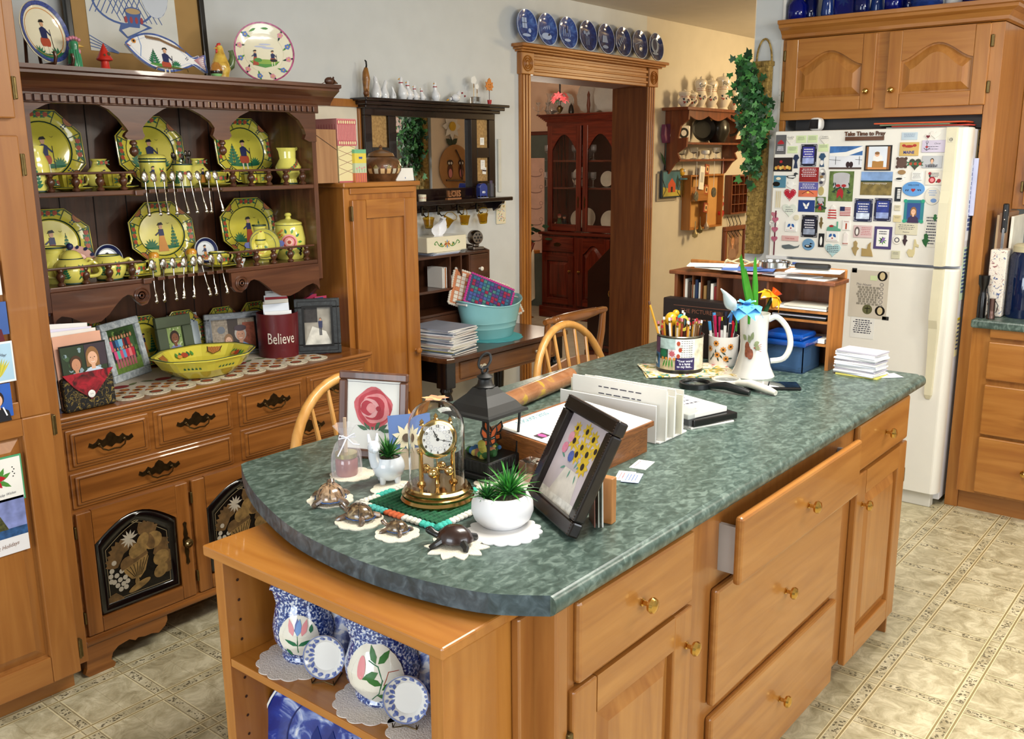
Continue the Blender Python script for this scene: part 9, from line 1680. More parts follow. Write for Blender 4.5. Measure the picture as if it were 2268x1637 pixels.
def turtle(px,py,s,label,shell,rz,gl=1):
 c=I(px,py);t=thing('turtle_figurine',label,'figurine',(c.x,c.y,ZI+.0016),rz,'turtle figurines along the counter edge' if gl else None);SK=mixmat(((.3,'#2a2018'),(.55,'#6a5442'),(.75,'#a08468')),(1,1,1),60,3,1,.25,0,.5)if gl else mat('#15120f',.35,coat=.4)
 b=B();b.lt([(1e-4,.004*s),(.026*s,.006*s),(.032*s,.010*s),(.032*s,.016*s),(.027*s,.028*s),(.016*s,.038*s),(1e-4,.041*s)],shell,seg=28,sx=1.2,sy=.95)
 if gl:
  for k in range(6):a=k*pi/3;b.tb([(.0375*s*cos(a),.03*s*sin(a),.018*s),(.029*s*cos(a),.023*s*sin(a),.032*s),(.008*s*cos(a),.006*s*sin(a),.041*s)],.0009*s,BLK2,5)
  b.lt([(.034*s,.0115*s),(.0365*s,.010*s),(.034*s,.0085*s)],mat('#2f4a78',.25,coat=.5,var=.3,vs=90),seg=28,sx=1.2,sy=.95,fn=lambda a,z:1+.03*cos(14*a))
 b.mk('shell',t);b=B();b.tb([(.03*s,0,.014*s),(.045*s,0,.02*s),(.054*s,0,.026*s),(.062*s,0,.026*s)],[.009*s,.007*s,.009*s,.005*s],SK,10);[b.ball((.057*s,q*.006*s,.03*s),.002*s,BLACK,seg=8,ring=5)for q in(-1,1)];b.mk('head',t)
 for sx,sy in((1,1),(1,-1),(-1,1),(-1,-1)):b=B();b.tb([(.024*s*sx,.02*s*sy,.012*s),(.034*s*sx,.032*s*sy,.007*s),(.038*s*sx+.004*s,.037*s*sy,.002*s)],[.008*s,.007*s,.005*s],SK,8);b.mk('leg',t)
SHL=mixmat(((.3,'#4a3424'),(.5,'#94785c'),(.7,'#c4aa8a')),(1,1,1),45,4,1.5,.2,0,.6);SH2_=mixmat(((.3,'#2a2018'),(.5,'#5a4630'),(.7,'#9a8460')),(1,1,1),55,4,1.5,.2,0,.6)
doily(732,1108,.05,'ivory crocheted doily under the largest patterned turtle',9);doily(797,1155,.05,'round ivory doily under the middle patterned turtle',9);doily(880,1183,.045,'ivory doily under the smallest patterned turtle',8);doily(1012,1212,.062,'star shaped ivory doily under the plain dark brown turtle',10,1)
turtle(733,1112,.98,'largest brown patterned turtle figurine nearest the jar bag',SHL,.85);turtle(797,1152,.82,'middle sized patterned turtle figurine beside the green mat',SH2_,1.7);turtle(880,1180,.6,'smallest patterned turtle figurine at the mat corner',SH2_,1.75)
turtle(1008,1207,.92,'plain dark brown turtle with a black head raised',mat('#2a1712',.3,coat=.4,var=.15,vs=60),2.0,0)
doily(780,1052,.052,'ivory openwork doily under the organza jar bag',10);doily(876,1085,.055,'ivory doily under the white animal planter',9);doily(1118,1072,.07,'white doily under the black lantern',10,m=IVO)
doily(1117,1177,.075,'white scalloped paper coaster under the low white succulent bowl',16,m=mat('#dedcda',.7))
c=I(769,1052);t=thing('jam_jar','small jar of pink honey with a gold lid tied in a white organza bag','jar',(c.x,c.y,ZI+.002),-.4);b=B();b.lt([(1e-4,0),(.024,0),(.026,.006),(.026,.036),(.023,.042),(1e-4,.042)],mat('#a8625a',.1,trans=.3,coat=.6),seg=28);b.mk('jar',t);b=B();b.lt([(.0255,.043),(.0255,.053),(1e-4,.054)],mat('#b8a85a',.25,.8),seg=28);b.mk('gold_lid',t)
OG=mat('#ece8f0',.7,alpha=.17,var=0);b=B();b.lt([(.034,.0),(.036,.02),(.033,.05),(.024,.075),(.009,.088),(.007,.092),(.016,.104),(.026,.118)],OG,seg=40,fn=lambda a,z:1+.12*sin(6*a+z*20));b.mk('organza_bag',t);b=B();RBN=mat('#dfe0ea',.4);b.tb([(.0085*cos(a),.0085*sin(a),.09)for a in[i*2*pi/12 for i in range(12)]],.002,RBN,6,True)
for s_ in(-1,1):b.tb([(0,-.009,.09),(s_*.018,-.012,.098),(s_*.02,-.012,.09),(0,-.009,.09)],.0018,RBN,6);b.tb([(0,-.009,.09),(s_*.012,-.018,.075),(s_*.026,-.02,.062+.01*s_)],.0018,RBN,6)
b.mk('ribbon_bow',t);b=B();b.tb([(0,0,.05),(.0,.0,.135)],.004,mat('#b8a088',.5),8);b.mk('wooden_dipper',t)
def blades(b,n,L,w,m,z0,sp=1,seed=1):
 r=random.Random(seed)
 for k in range(n):
  a=k*2.4;el=.25+1.2*(1-k/n)*sp;l=L*(.65+.35*r.random());dx,dy=cos(a),sin(a);pts=[]
  for i in range(5):
   u=i/4;rr=l*u*sin(el*(.6+.4*u));zz=z0+l*u*cos(el*(.7+.35*u));pts.append(V((dx*rr,dy*rr,zz)))
  W_=[w*.6,w,w*.85,w*.45,.0002];s_=V((-dy,dx,0));V_=[];
  for p,q in zip(pts,W_):V_+=[p+s_*q/2,p-V((0,0,q*.25)),p-s_*q/2]
  b.add([tuple(v)for v in V_],[(3*i+j,3*i+j+1,3*i+j+4,3*i+j+3)for i in range(4)for j in(0,1)],m[k%len(m)],True)
c=I(862,1068);t=thing('animal_planter','small white ceramic animal shaped planter with a spiky green succulent','planter',(c.x,c.y,ZI+.002),-.6);b=B();WP_=mat('#d5dbe2',.15,coat=.6,var=.01)
b.lt([(1e-4,.01),(.02,.008),(.033,.02),(.037,.036),(.034,.05),(.028,.06),(.026,.058),(.031,.045),(1e-4,.05)],WP_,seg=32);[b.tb([(x,y,.018),(x*1.05,y*1.05,0)],[.009,.006],WP_,10)for x,y in((.016,-.016),(-.016,-.016),(.016,.016),(-.016,.016))];b.mk('pot_body',t)
b=B();b.tb([(-.028,-.01,.045),(-.034,-.012,.065),(-.034,-.014,.085)],[.014,.012,.012],WP_,14);b.ball((-.034,-.02,.09),.0145,WP_,1,1.25,1,14,8);[b.tb([(-.034+q*.008,-.012,.1),(-.034+q*.01,-.01,.118)],[.005,.0025],WP_,8)for q in(-1,1)];b.ball((-.034,-.037,.087),.007,WP_);b.mk('animal_head',t)
GV=mixmat(((.2,'#2a2a24'),(.5,'#6a6252'),(.8,'#a89c86')),(1,1,1),160,2,0,.8,.8);b=B();b.lt([(.0285,.054),(1e-4,.057)],GV,seg=20);b.mk('pebbles',t)['kind']='stuff'
LF=[mat(h,.4,var=.1)for h in('#2f6a2c','#3f7f36','#25562a')];LF2=[mat(h,.4,var=.1)for h in('#3a8a32','#4fa03c','#2a6a30')];b=B();blades(b,44,.062,.008,LF,.055,.9,3);b.mk('succulent',t)['kind']='stuff'
c=I(1113,1160);t=thing('succulent_bowl','low round white bowl holding two bushy green succulents','planter',(c.x,c.y,ZI+.003),0);b=B();b.lt([(1e-4,0),(.044,0),(.056,.012),(.062,.028),(.061,.045),(.053,.06),(.047,.062),(.05,.052),(.053,.04),(1e-4,.045)],mat('#e0dfe0',.45,var=.01),seg=48);b.mk('bowl',t)
b=B();b.lt([(.05,.054),(1e-4,.056)],GV,seg=20);b.mk('pebbles',t)['kind']='stuff'
for dx,dy,L,m,sd,n in((.012,-.006,.075,LF2,5,90),(-.03,.014,.045,LF,6,50)):b=B();b.at((dx,dy,0));blades(b,n,L,.0065,m,.055,1.05,sd);b.mk('succulent',t)
c=V((1.566,1.36,0));hp=PY(1098,925,c.y-.05).z-ZI;ha=PY(1075,858,c.y).z-ZI;ht=PY(1072,784,c.y).z-ZI;t=thing('butterfly_lantern','black metal lantern with clear panes holding two monarch butterflies','lantern',(c.x,c.y,ZI+.002),.0);LB=mat('#121212',.45,var=.1);a_=.056
b=B();b.box(-a_-.008,-a_-.008,0,a_+.008,a_+.008,.016,LB,.004);b.box(-a_-.002,-a_-.002,.014,a_+.002,a_+.002,.045,LB,.003)
for k in range(9):
 for q in(-1,1):b.box(-a_+.011*k+.002,q*(a_+.002)-.001,.02,-a_+.011*k+.009,q*(a_+.002)+.001,.042,LB,.001);b.box(q*(a_+.002)-.001,-a_+.011*k+.002,.02,q*(a_+.002)+.001,-a_+.011*k+.009,.042,LB,.001)
b.mk('base',t)
for sx in(-1,1):
 for sy in(-1,1):b=B();b.tb([(sx*(a_-.006),sy*(a_-.006),.04),(sx*a_,sy*a_,hp)],.0035,LB,6);b.mk('corner_post',t)
for k in range(4):b=B();b.T=MR(k*pi/2,4,'Z');b.box(-a_+.006,-a_+.003,.045,a_-.006,-a_+.004,hp,mat('#ffffff',.02,trans=1,var=0,ior=1.05));b.mk('glass_pane',t)
b=B();L=[(a_+.014,hp+.0),(a_+.013,hp+.006),(a_+.004,hp+(ha-hp)*.15),(a_-.006,hp+(ha-hp)*.42),(.03,hp+(ha-hp)*.75),(.02,ha)];V_=[];[V_.extend([(r,-r,z),(r,r,z),(-r,r,z),(-r,-r,z)])for r,z in L];b.add(V_,[(4*i+j,4*i+(j+1)%4,4*i+4+(j+1)%4,4*i+4+j)for i in range(5)for j in range(4)]+[(0,3,2,1)],mat('#1c1d1d',.5,var=.1));b.lt([(.021,ha-.004),(.023,ha+.002),(.018,ha+.006),(.015,ha+.018),(.019,ha+.024),(.01,ha+.03),(1e-4,ha+.034)],LB,seg=24);b.mk('roof',t)
b=B();b.tb([(.01*cos(a),0,ha+.038+.008*sin(a))for a in[i*2*pi/10 for i in range(10)]],.003,LB,6,True);rr=(ht-ha-.045)/2;b.tb([(rr*.8*cos(a+rc)*1,-rr*.8*cos(a)*.6,ha+.043+rr+rr*sin(a))for a in[i*2*pi/24 for i in range(24)]],.0032,LB,8,True);b.mk('hanging_ring',t)
MO=mat('#c85a18',.5,var=.1)
for k,(x,y,z,rr_)in enumerate(((-.012,-.02,.085,.5),(.02,-.005,.088,-.2))):
 b=B();b.T=MT((x,y,z))@MR(rr_-.8,4,'Z')@MR(pi/2,4,'X')
 for s_ in(-1,1):
  b.poly([(0,0),(s_*.006,.02),(s_*.02,.034),(s_*.024,.02),(s_*.018,.006)],BLACK,0);b.poly([(s_*.004,.005),(s_*.008,.018),(s_*.018,.028),(s_*.019,.018),(s_*.014,.008)],MO,.0004);b.poly([(0,0),(s_*.018,.003),(s_*.02,-.01),(s_*.008,-.016)],BLACK,0);b.poly([(s_*.004,-.002),(s_*.015,.0),(s_*.015,-.008),(s_*.008,-.011)],MO,.0004);b.poly([(0,0),(s_*.018,.003),(s_*.02,-.01),(s_*.008,-.016)],MO,-.0004)
 solo('butterfly',b,['orange and black butterfly at the left inside the lantern','orange and black butterfly at the right inside the lantern'][k],'butterfly',(c.x,c.y,ZI))
r=random.Random(8);b=B();[b.ball((r.uniform(-.035,.035),r.uniform(-.035,.035),.05+.008*r.random()),r.uniform(.005,.011),mat(['#2a5a2a','#c9b85a','#3a6a9a','#b07a5a','#3a7a3a'][k%5],.8),seg=8,ring=6)for k in range(34)];[b.ball((-.035+.003*sin(k),-.02,.05+.006*k),.009,mat('#b0a84a',.9),seg=8,ring=6)for k in range(6)];b.mk('flower_moss',t)['kind']='stuff'
FW_=wood('#3f2416','#573322','#6e4630','z',.4)
def a_rose(b,w,h):
 r=min(w,h)*.36
 for k,(q,c_)in enumerate(((1,'#c9646a'),(.88,'#b8434c'),(.74,'#d8888a'),(.6,'#b03a44'),(.48,'#dba0a0'),(.36,'#b23c48'),(.24,'#d89090'),(.12,'#a02f3a'))):b.poly([(r*q*cos(a)*(1+.06*sin(5*a+k*1.7))+.003*k*sin(k),h*.6+r*q*sin(a)*(1+.06*cos(4*a+k)))for a in[i*2*pi/26 for i in range(26)]],mat(c_,.7,var=.12,vs=40),.0002*(k+1))
 [b.leaf(w*(-.1+.05*k),h*.28,r*.6,r*.2,2.8-.55*k,mat('#4a6a50',.7,var=.2,vs=60),.0001*(k+1))for k in range(6)];b.line([(-w*.5,h*.97),(w*.5,h*.97)],.0008,INKB,.001)
sframe('framed_painting','brown wooden frame with a watercolour of a pink rose behind the planter','picture',(752,1008),(902,1022),823,ZI,.021,FW_,a_rose,.012,.14)
def a_sun(b,w,h):
 b.rect(-w/2,0,w/2,h,mat('#b4a8ac',.6,var=.12,vs=14),0);b.poly([(-w*.14,h*.42),(w*.22,h*.42),(w*.3,h*.1),(-w*.3,h*.08)],mat('#c4bcb2',.6,var=.12,vs=30),.0002);b.rect(-w/2,0,w/2,h*.1,mat('#c8c4bc',.6,var=.2,vs=60),.0001)
 for k,(x,y,s_)in enumerate(((-.25,.86,.8),(0,.88,1),(.2,.84,1),(.35,.74,1),(-.2,.72,1.1),(.03,.7,1),(.2,.66,1.1),(-.02,.6,1.1),(.22,.52,1.2))):[b.leaf(x*w,y*h,.02*s_,.009*s_,q*.8,mat('#c4a42c',.6,var=.1,vs=90),.0004+.00001*k)for q in range(8)];b.ell(x*w,y*h,.0058*s_,.0062*s_,mat('#2a201c',.6),.0008)
 for k,(x,y,c_)in enumerate(((-.34,.6,'#c87a90'),(-.3,.74,'#c88a9a'),(-.12,.55,'#4a5a9a'))):b.ell(x*w,y*h,.012,.012,mat(c_,.6,var=.1,vs=90),.0009,n=10)
 [b.leaf(x*w,y*h,.02,.005,q,mat('#5a8a78',.6,var=.1),.0003)for x,y,q in((-.25,.5,2.8),(-.1,.48,1.9),(.05,.45,1.2),(.1,.46,.6),(-.15,.42,3.6),(0,.42,4.6),(.15,.4,5))]
DF=mat('#160d0b',.28,coat=.4,var=.2,vs=60)
t_,w_,h_=sframe('framed_painting','ornate black frame with a watercolour of yellow black eyed flowers at the counter edge','picture',(1176,1108),(1277,1197),912,ZI,.03,DF,a_sun,.022,.46)
b=UPF(B());fw=.03;
for q in range(int(h_/.006)):
 for s_ in(-1,1):b.ball((s_*(w_/2-.006),.004+.006*q,.0225),.0022,mat('#2e1e18',.35,coat=.4),1,.8,.6,6,4)
b.mk('beaded_edge',t_)['kind']='stuff'
b=UPF(B());b.box(-.05,0,0,.05,.13,.0012,mat('#5a74a8',.6));b.T=b.T@MT((0,0,.0014));b.rect(-.05,0,.05,.05,mat('#b8a890',.6,var=.1),.0);[b.leaf(-.01,.075,.035,.014,k*.7,mat('#d8cfb0',.6,var=.05),.0002*k+.0001)for k in range(9)];b.ell(-.01,.075,.01,.01,mat('#5a4a3a',.6),.003);c=I(925,1042);solo('photo_card',b,'card with a cream flower on blue leaning behind the clock','card',(c.x,c.y+.015,ZI),-.55,rx=-.25)
c=I(1178,1066);t=thing('glass_cubes','clear glass cube paperweight between the lantern and the black frame','paperweight',(c.x,c.y,ZI),0);b=B();b.box(-.022,-.022,0,.022,.022,.05,mat('#f4f6f8',.0,trans=1,var=0,ior=1.3),.002);b.mk('cube',t);b=B();b.box(-.012,-.012,.002,.012,.012,.016,mat('#c9a08a',.4));b.mk('inner_picture',t)
c=I(1356,1160);b=B();b.box(-.008,-.012,0,.012,.012,.095,wood('#8a5a2c','#a87038','#c08a4c','z',.5),.002);solo('wooden_stand',b,'small upright pine block holding envelopes behind the black frame','stand',(c.x,c.y+.01,ZI),.1)
for k in range(3):b=B();b.box(-.055,-.0008,0,.02,.0008,.125-.012*k,[PAPER,mat('#b8bcae',.6),mat('#8a5a4a',.6)][k],0);solo('envelope',b,['white envelope leaning between the pine block and the frame','grey green card leaning behind the black frame','thin brown card leaning behind the black frame'][k],'envelope',(c.x-.004-.005*k,c.y+.03+.006*k,ZI+.001),.75,rx=.0,ry=.12)
for k,(px,py,c_,lab,rz)in enumerate(((1385,1055,'#dfe0e4','white folded appointment card on the counter in front of the oak box',.7),(1400,1060,'#b8c4e0','pale blue printed card on the counter in front of the oak box',.68),(1422,1030,'#e2e0dc','white business card with a red mark beside the oak box',.5))):
 c=I(px,py);b=B();b.box(-.033,-.02,0,.033,.02,.0012,mat(c_,.6));b.T=MT((0,0,0));TX(b,4 if k<2 else 1,.06,.035,BL if k==1 else RED,.3,-.2,.0014);solo('card',b,lab,'card',(c.x,c.y,ZI+.0015*(k==1)),rz-.3)
X0,X1,Y0=1.615,1.93,1.150;zf=PY(1441,935,Y0-.01).z-ZI;bl=PX(1270,868,X1);Y1=min(bl.y,1.56);zb_=bl.z-ZI
t=thing('oak_box','oak desk box topped with an August calendar','box',(X0,Y0,ZI));OKB=mixmat(((.3,'#5a2e12'),(.45,'#8a5426'),(.55,'#6a3c18'),(.75,'#9a6230')),(1.2,1.2,9),6,3,3,.35,.08);b=B();LX,LY=X1-X0,Y1-Y0;zc=max(.05,min(zb_,zf+.02))
b.T=Matrix(((0,0,1,0),(1,0,0,0),(0,1,0,0),(0,0,0,1)));b.ps([(0,0),(LY,0),(LY,zc-.01),(0,zf-.01)],0,LX,OKB);b.mk('body',t);b=B();b.T=Matrix(((0,0,1,0),(1,0,0,0),(0,1,0,0),(0,0,0,1)));b.ps([(-.012,zf-.012),(LY+.005,zc-.012),(LY+.005,zc),(-.012,zf),],-.012,LX+.012,OKB,.002);b.mk('lid',t)
al=math.atan2(zc-zf,LY);b=B();b.frame((LX/2,-.008,zf+.0006),(1,0,0),(0,cos(al),sin(al)));W_=LX+.01;H_=LY+.0
b.box(-W_/2,0,0,W_/2,H_,.0015,PAPER);b.T=b.T@MT((0,H_/2,.002))@MR(0,4,'Z');TL=fl('#2a8a9a');b.T=b.T@MR(-pi/2*0,4,'Z')
b.text('AUGUST 2025',-W_*.16,H_*.41,.022,TL,.0002,0,sx=.9)
for i in range(8):b.line([(-W_*.46+W_*.131*i,-H_*.44),(-W_*.46+W_*.131*i,H_*.32)],.0005,fl('#9aa4a8'),.0002)
for j in range(6):b.line([(-W_*.46,-H_*.44+H_*.152*j),(W_*.46,-H_*.44+H_*.152*j)],.0005,fl('#9aa4a8'),.0002)
for d in range(31):i,j=(d+5)%7,(d+5)//7;b.text(str(d+1),-W_*.42+W_*.131*i,H_*.27-H_*.127*j,.008,[TL,INKB][d%3>0],.0003)
b.rect(-W_*.46,-H_*.05,-W_*.36,H_*.06,mat('#3a2a34',.5),.0005);b.ell(-W_*.41,0,.008,.012,mat('#c84a8a',.5),.0008)
tag(b.mk('calendar'),'white August 2025 wall calendar lying on the oak box','calendar').location=t.location
a=I(1115,915);c=I(1262,852);b=B();RG=mixmat(((.35,'#a8704a'),(.62,'#c08a62'),(.68,'#d8b04a')),(1,1,1),18,3,1,.18,0,.4,.4);d=(c-a);b.T=MI4();b.tb([V((0,0,.028)),V((0,0,.028))+d*.4,V((0,0,.028))+d],.028,RG,20);b.v=[(x,y,max(0,z))for x,y,z in b.v];solo('gift_wrap_roll',b,'shiny rose gold roll of patterned wrap behind the calendar','roll',(a.x,a.y,ZI))
sx0,sy0=2.0,1.165;SLN=.30
t=thing('letter_sorter','white plastic letter sorter behind the oak box','organiser',(sx0,sy0,ZI));WS=mat('#dcdad6',.4,var=.01);b=B();b.box(0,-.01,0,.14,.31,.006,WS,.002);b.box(-.004,0,0,0,.3,.10,WS,.002);b.box(.068,0,0,.072,.3,.115,WS,.002);b.box(.136,0,0,.14,.3,.08,WS,.002);b.mk('tray',t)
for k in range(9):b=B();h=.135-.006*(k%4)-.003*k;b.box(-.0012,-.02+.006*(k%3),0,.0012,.27+.012*(k%4),h,[PAPER,mat('#d8dade',.6),mat('#e0dcc8',.6),PAPER][k%4],0);b.frame((-.0014,.12,h*.7),(0,-1,0),(0,0,1));TX(b,2,.2,.06,INKB,.3,-.3,.0003);solo('mail_envelope',b,'letter standing in the white sorter','letter',(sx0+.012+.0135*k,sy0,ZI+.007),rnd.uniform(-.02,.02),'letters in the white sorter')
c=I(1480,960);t=thing('acrylic_tray','clear acrylic clip box beside the letter sorter','box',(2.19,1.20,ZI));b=B();b.box(-.03,-.04,0,.03,.1,.05,mat('#dfe4e6',.02,trans=.9,var=0,ior=1.15),.002);b.mk('box_body',t);b=B();[b.ball((r.uniform(-.02,.02),r.uniform(-.02,.07),.008+.01*r.random()),.006,[BLACK,CHROME][k%2],seg=6,ring=4)for k in range(14)];b.mk('clips',t)['kind']='stuff'
a=I(1535,925)
for k,(z0,z1,m,lab,w_,nm)in enumerate(((0,.004,PAPER,'white papers under the black tablet','.',"paper_sheet"),(.005,.024,BLACK,'black tablet case under the folded newspaper','.',"tablet_case"),(.025,.04,PAPER,'folded white newspaper on the black tablet case','.',"newspaper"))):
 b=B();b.box(-.075,-.13,z0,.075+.01*(k==1),.13,z1,m,.003 if k else 0)
 if k==2:b.at((0,0,.0402));TX(b,5,.13,.2,INKB,.3,-.14,0)
 solo(nm,b,lab,nm.split('_')[0],(a.x+.01-.012*(k==2),a.y+.04+.02*(k==2),ZI),-.38+.05*k)
c=I(1523,828);FN=mixmat(((.3,'#b02a2a'),(.4,'#d8d2bc'),(.52,'#d8d2bc'),(.6,'#c9a030'),(.66,'#3a7a5a'),(.75,'#3a80b0')),(1,1,1),30,2,1,.9)
for k in range(2):b=B();b.box(-.15,-.1,.004*k,.15,.1,.004*k+.0035,FN,.0015);solo('cloth_napkin',b,['lower flowered cloth napkin under the pencil can','upper folded flowered cloth napkin under the pencil can'][k],'napkin',(c.x+.03,c.y+.02,ZI),-.9+.08*k)
ctr=V((c.x+.015,c.y+.04,ZI+.008));rr=.077;hh=PY(1523,740,ctr.y-.03).z-ctr.z;t=thing('pencil_can','collage covered tin can full of pencils and pens','can',tuple(ctr),face_cam(ctr.x,ctr.y))
b=B();b.lt([(1e-4,0),(rr,0),(rr,.01),(rr,hh-.006),(rr+.002,hh-.003),(rr,hh),(rr-.003,hh),(rr-.003,.02),(1e-4,.02)],mat('#8a8478',.25,.9),seg=48,mats={0:BLACK,1:BLACK})
pr_=[(rr,0),(rr,hh)];wrap(b,pr_)
cells=[(-.12,.0,.045,.5,'#3a6a9a'),(-.12,.5,.045,1,'#5a3a5a'),(-.075,.0,.06,.33,'#b8a888'),(-.075,.33,.035,.66,'#2a4a3a'),(-.04,.33,.03,.66,'#d8c8cc'),(-.075,.66,.06,1,'#a8bcb8'),(-.015,.33,.065,1,'#dcdad2'),(.05,0,.05,1,'#dcd4b8')]
for x,u0,w_,u1,c_ in cells:[b.rect(x+w_*i/3,.012+(hh-.02)*u0,x+w_*(i+1)/3,.012+(hh-.02)*u1,mat(c_,.4,var=.2,vs=50),.0)for i in range(3)]
[b.leaf(-.058,.012+hh*.44,.016,.008,k*.7,GRN,.0006)for k in range(9)];[b.leaf(-.026,.012+hh*.44,.012,.006,k*.8,PKS,.0006)for k in range(8)];[b.leaf(-.1,.02,hh*.35,.01,1.2+.2*k,DGR,.0006)for k in range(4)];b.poly([(-.118,hh*.2),(-.1,hh*.4),(-.085,hh*.2)],WHITE,.0007)
[b.leaf(-.06+.012*k,.02,.03,.006,1.2+.15*k,GR2,.0006)for k in range(4)];[b.ell(-.06+.014*k,.05,.005,.005,ORG,.0008,n=8)for k in range(4)]
for j in range(9):[b.rect(.004+.008*i,hh*(.4+.06*j),.0095+.008*i,hh*(.4+.06*j)+.0014,INKB,.0006)for i in range(5)]
[b.ell(-.005+.006*(k%2),hh*(.48+.17*k),.006,.008,RBR,.0008,n=8)for k in range(3)]
[b.rect(-.014+.064*i/4,.014,-.014+.064*(i+1)/4,.012+hh*.34,fl('#2c2050'),.0004)for i in range(4)]
for k,s_ in enumerate(('"Your word','is a lamp','to my feet...')):b.text(s_,.017,hh*(.27-.075*k)+.01,.0105,WT,.001,bold=.02)
b.pf=None;b.mk('can_body',t)
r=random.Random(21);pc=['#c9902a','#d8b040','#8a3a2a','#2a2018','#c9902a','#b8a890','#b82a2a','#d8d4cc','#6a4a2a','#c98a2a']
pens=[]
for k in range(30):
 a=k*2.4;q=rr*.95*math.sqrt((k+.5)/30);tx,ty=.35*q/rr*cos(a)+r.uniform(-.1,.1),.35*q/rr*sin(a)+r.uniform(-.1,.1);L=hh+r.uniform(.015,.06)-.02
 b=B();m=mat(pc[k%10],.35,coat=.2,var=0);b.tb([(0,0,0),(0,0,L-.012)],.0038,m,6);b.tb([(0,0,L-.012),(0,0,L-.005)],.0041,GOLD,8);b.tb([(0,0,L-.005),(0,0,L+.004)],.0036,[mat('#c9788a',.7),RED,WHITE][k%3],8)
 o=b.mk('pencil' if k%3 else 'pen');o.location=(ctr.x+q*.85*cos(a),ctr.y+q*.85*sin(a),ctr.z+.021);o.rotation_euler=(-ty*.35,tx*.35,0);tag(o,'pencil standing in the collage can' if k%3 else 'pen standing in the collage can','pencil' if k%3 else 'pen','pencils in the collage can' if k%3 else 'pens in the collage can')
b=B();b.tb([(0,0,0),(0,0,.2)],.0038,mat('#c9902a',.4),6);b.tb([(0,0,.2),(0,0,.212)],.004,mat('#5a3a2a',.6),8);solo('pencil',b,'longest yellow pencil leaning left out of the collage can','pencil',(ctr.x-.03,ctr.y+.035,ctr.z+.03),-.9,ry=-.3)
b=B();b.ball((0,0,.0),.022,mat('#c99a1c',.3,coat=.4),1,1,1.1);b.ball((.012,-.01,.02),.012,mat('#c99a1c',.3,coat=.4));b.tb([(0,0,-.02),(0,0,-.1)],.003,WHITE,6);solo('novelty_pen',b,'pen topped with a yellow smiling figure in the collage can','pen',(ctr.x-.012,ctr.y+.03,ctr.z+hh+.045))
for k,(dx,c_)in enumerate(((.02,'#c9c04a'),(.035,'#3ab0b8'))):b=UPF(B());b.lt([(.012,-.003),(.018,-.003),(.018,.003),(.012,.003),(.012,-.003)],mat(c_,.35),(0,0,0),18,sy=1.5);b.box(-.004,-.1,-.002,.004,-.02,.002,CHROME);solo('scissors',b,['yellow handled scissors standing in the collage can','turquoise handled scissors standing in the collage can'][k],'scissors',(ctr.x+dx,ctr.y-.0+.02*k,ctr.z+hh+.03),-.8+.5*k)
c=I(1606,815);c=V((c.x+.04,c.y+.03,ZI+.001));mh=PY(1606,742,c.y).z-ZI;t=thing('flower_mug','white mug printed with orange daisies holding felt pens','mug',tuple(c),face_cam(c.x,c.y));b=B();b.lt([(1e-4,0),(.046,0),(.05,.01),(.052,mh),(.049,mh),(.046,.02),(1e-4,.02)],PORC,seg=40);wrap(b,[(.05,0),(.052,mh)])
for x,y in((-.025,mh*.8),(.0,mh*.6),(-.02,mh*.42),(.01,mh*.3),(.025,mh*.7),(-.05,mh*.6)):[b.leaf(x,y,.012,.006,k*.8,ORG,.0006+.00002*k)for k in range(8)];b.ell(x,y,.004,.004,HUTD['x'],.001,n=8)
[b.leaf(-.05+.012*k,.02+.012*(k%3),.02,.005,1+.3*k,DGR,.0005)for k in range(8)];b.pf=None;b.mk('mug_body',t)
for k in range(16):
 a=k*2.4;q=.042*math.sqrt((k+.5)/16);b=B();L=.10+.045*r.random()+mh*.2;m=mat(['#12142a','#a8164a','#2a5a9a','#c8d020','#14141a','#c02030','#3a88c0','#18181c'][k%8],.35,coat=.2,var=0);b.tb([(0,0,0),(0,0,L-.03)],.005,m if k%2 else WHITE,8);b.tb([(0,0,L-.03),(0,0,L)],.0058,m,8);o=b.mk('felt_pen');o.location=(c.x+q*.8*cos(a),c.y+q*.8*sin(a),ZI+.022);o.rotation_euler=(-.3*q/.05*sin(a)*.6,.3*q/.05*cos(a)*.6,0);tag(o,'felt pen standing in the daisy mug','pen','felt pens in the daisy mug')
c=V((2.868,1.312,ZI));ph=PY(1668,695,c.y).z-ZI;print('pitcher',c,ph);b0=.072;PRF=[(b0,0),(b0*.96,.006),(b0*.8,ph*.15),(b0*.62,ph*.4),(b0*.6,ph*.6),(b0*.62,ph*.85),(b0*.66,ph*.97),(b0*.68,ph)]
def dpc(b):
 z=ph
 for x,y,r_ in((-.03,.42,.016),(-.015,.38,.014),(-.035,.5,.012)):b.ell(x,y*z,r_,r_*1.25,mat('#8a4a30',.4,var=.25,vs=120),.0008+.0001*(x>-.02))
 [b.leaf(x,y*z,.03,.018,a,mat('#8a946a',.4,var=.15,vs=60),.0005)for x,y,a in((-.02,.55,1.9),(-.015,.6,1.2),(.0,.52,.4),(.005,.5,-.3),(-.04,.6,2.6))];[b.line([(0,.48*z),(.04,(.42+.04*k)*z)],.0015,RBR,.0005)for k in range(4)]
t=vessel('flower_pitcher','tall white porcelain pitcher painted with pine cones holding glass flowers','pitcher',tuple(c),PRF,mat('#dfdcd4',.12,coat=.6,var=.01),dpc,handle=(0,ph*.24,ph*.9,.06,.0095),spout=(pi,.15),rz=face_cam(c.x,c.y))
def at2(px,py,dy=0):p=PY(px,py,c.y+dy);return p
BLG=mat('#5aa8e0',.15,coat=.5,var=.05);ORF=mat('#e08a1a',.12,coat=.6,var=.1,vs=40);GG=mat('#3f9a28',.1,coat=.5,trans=.25,var=.1,vs=40)
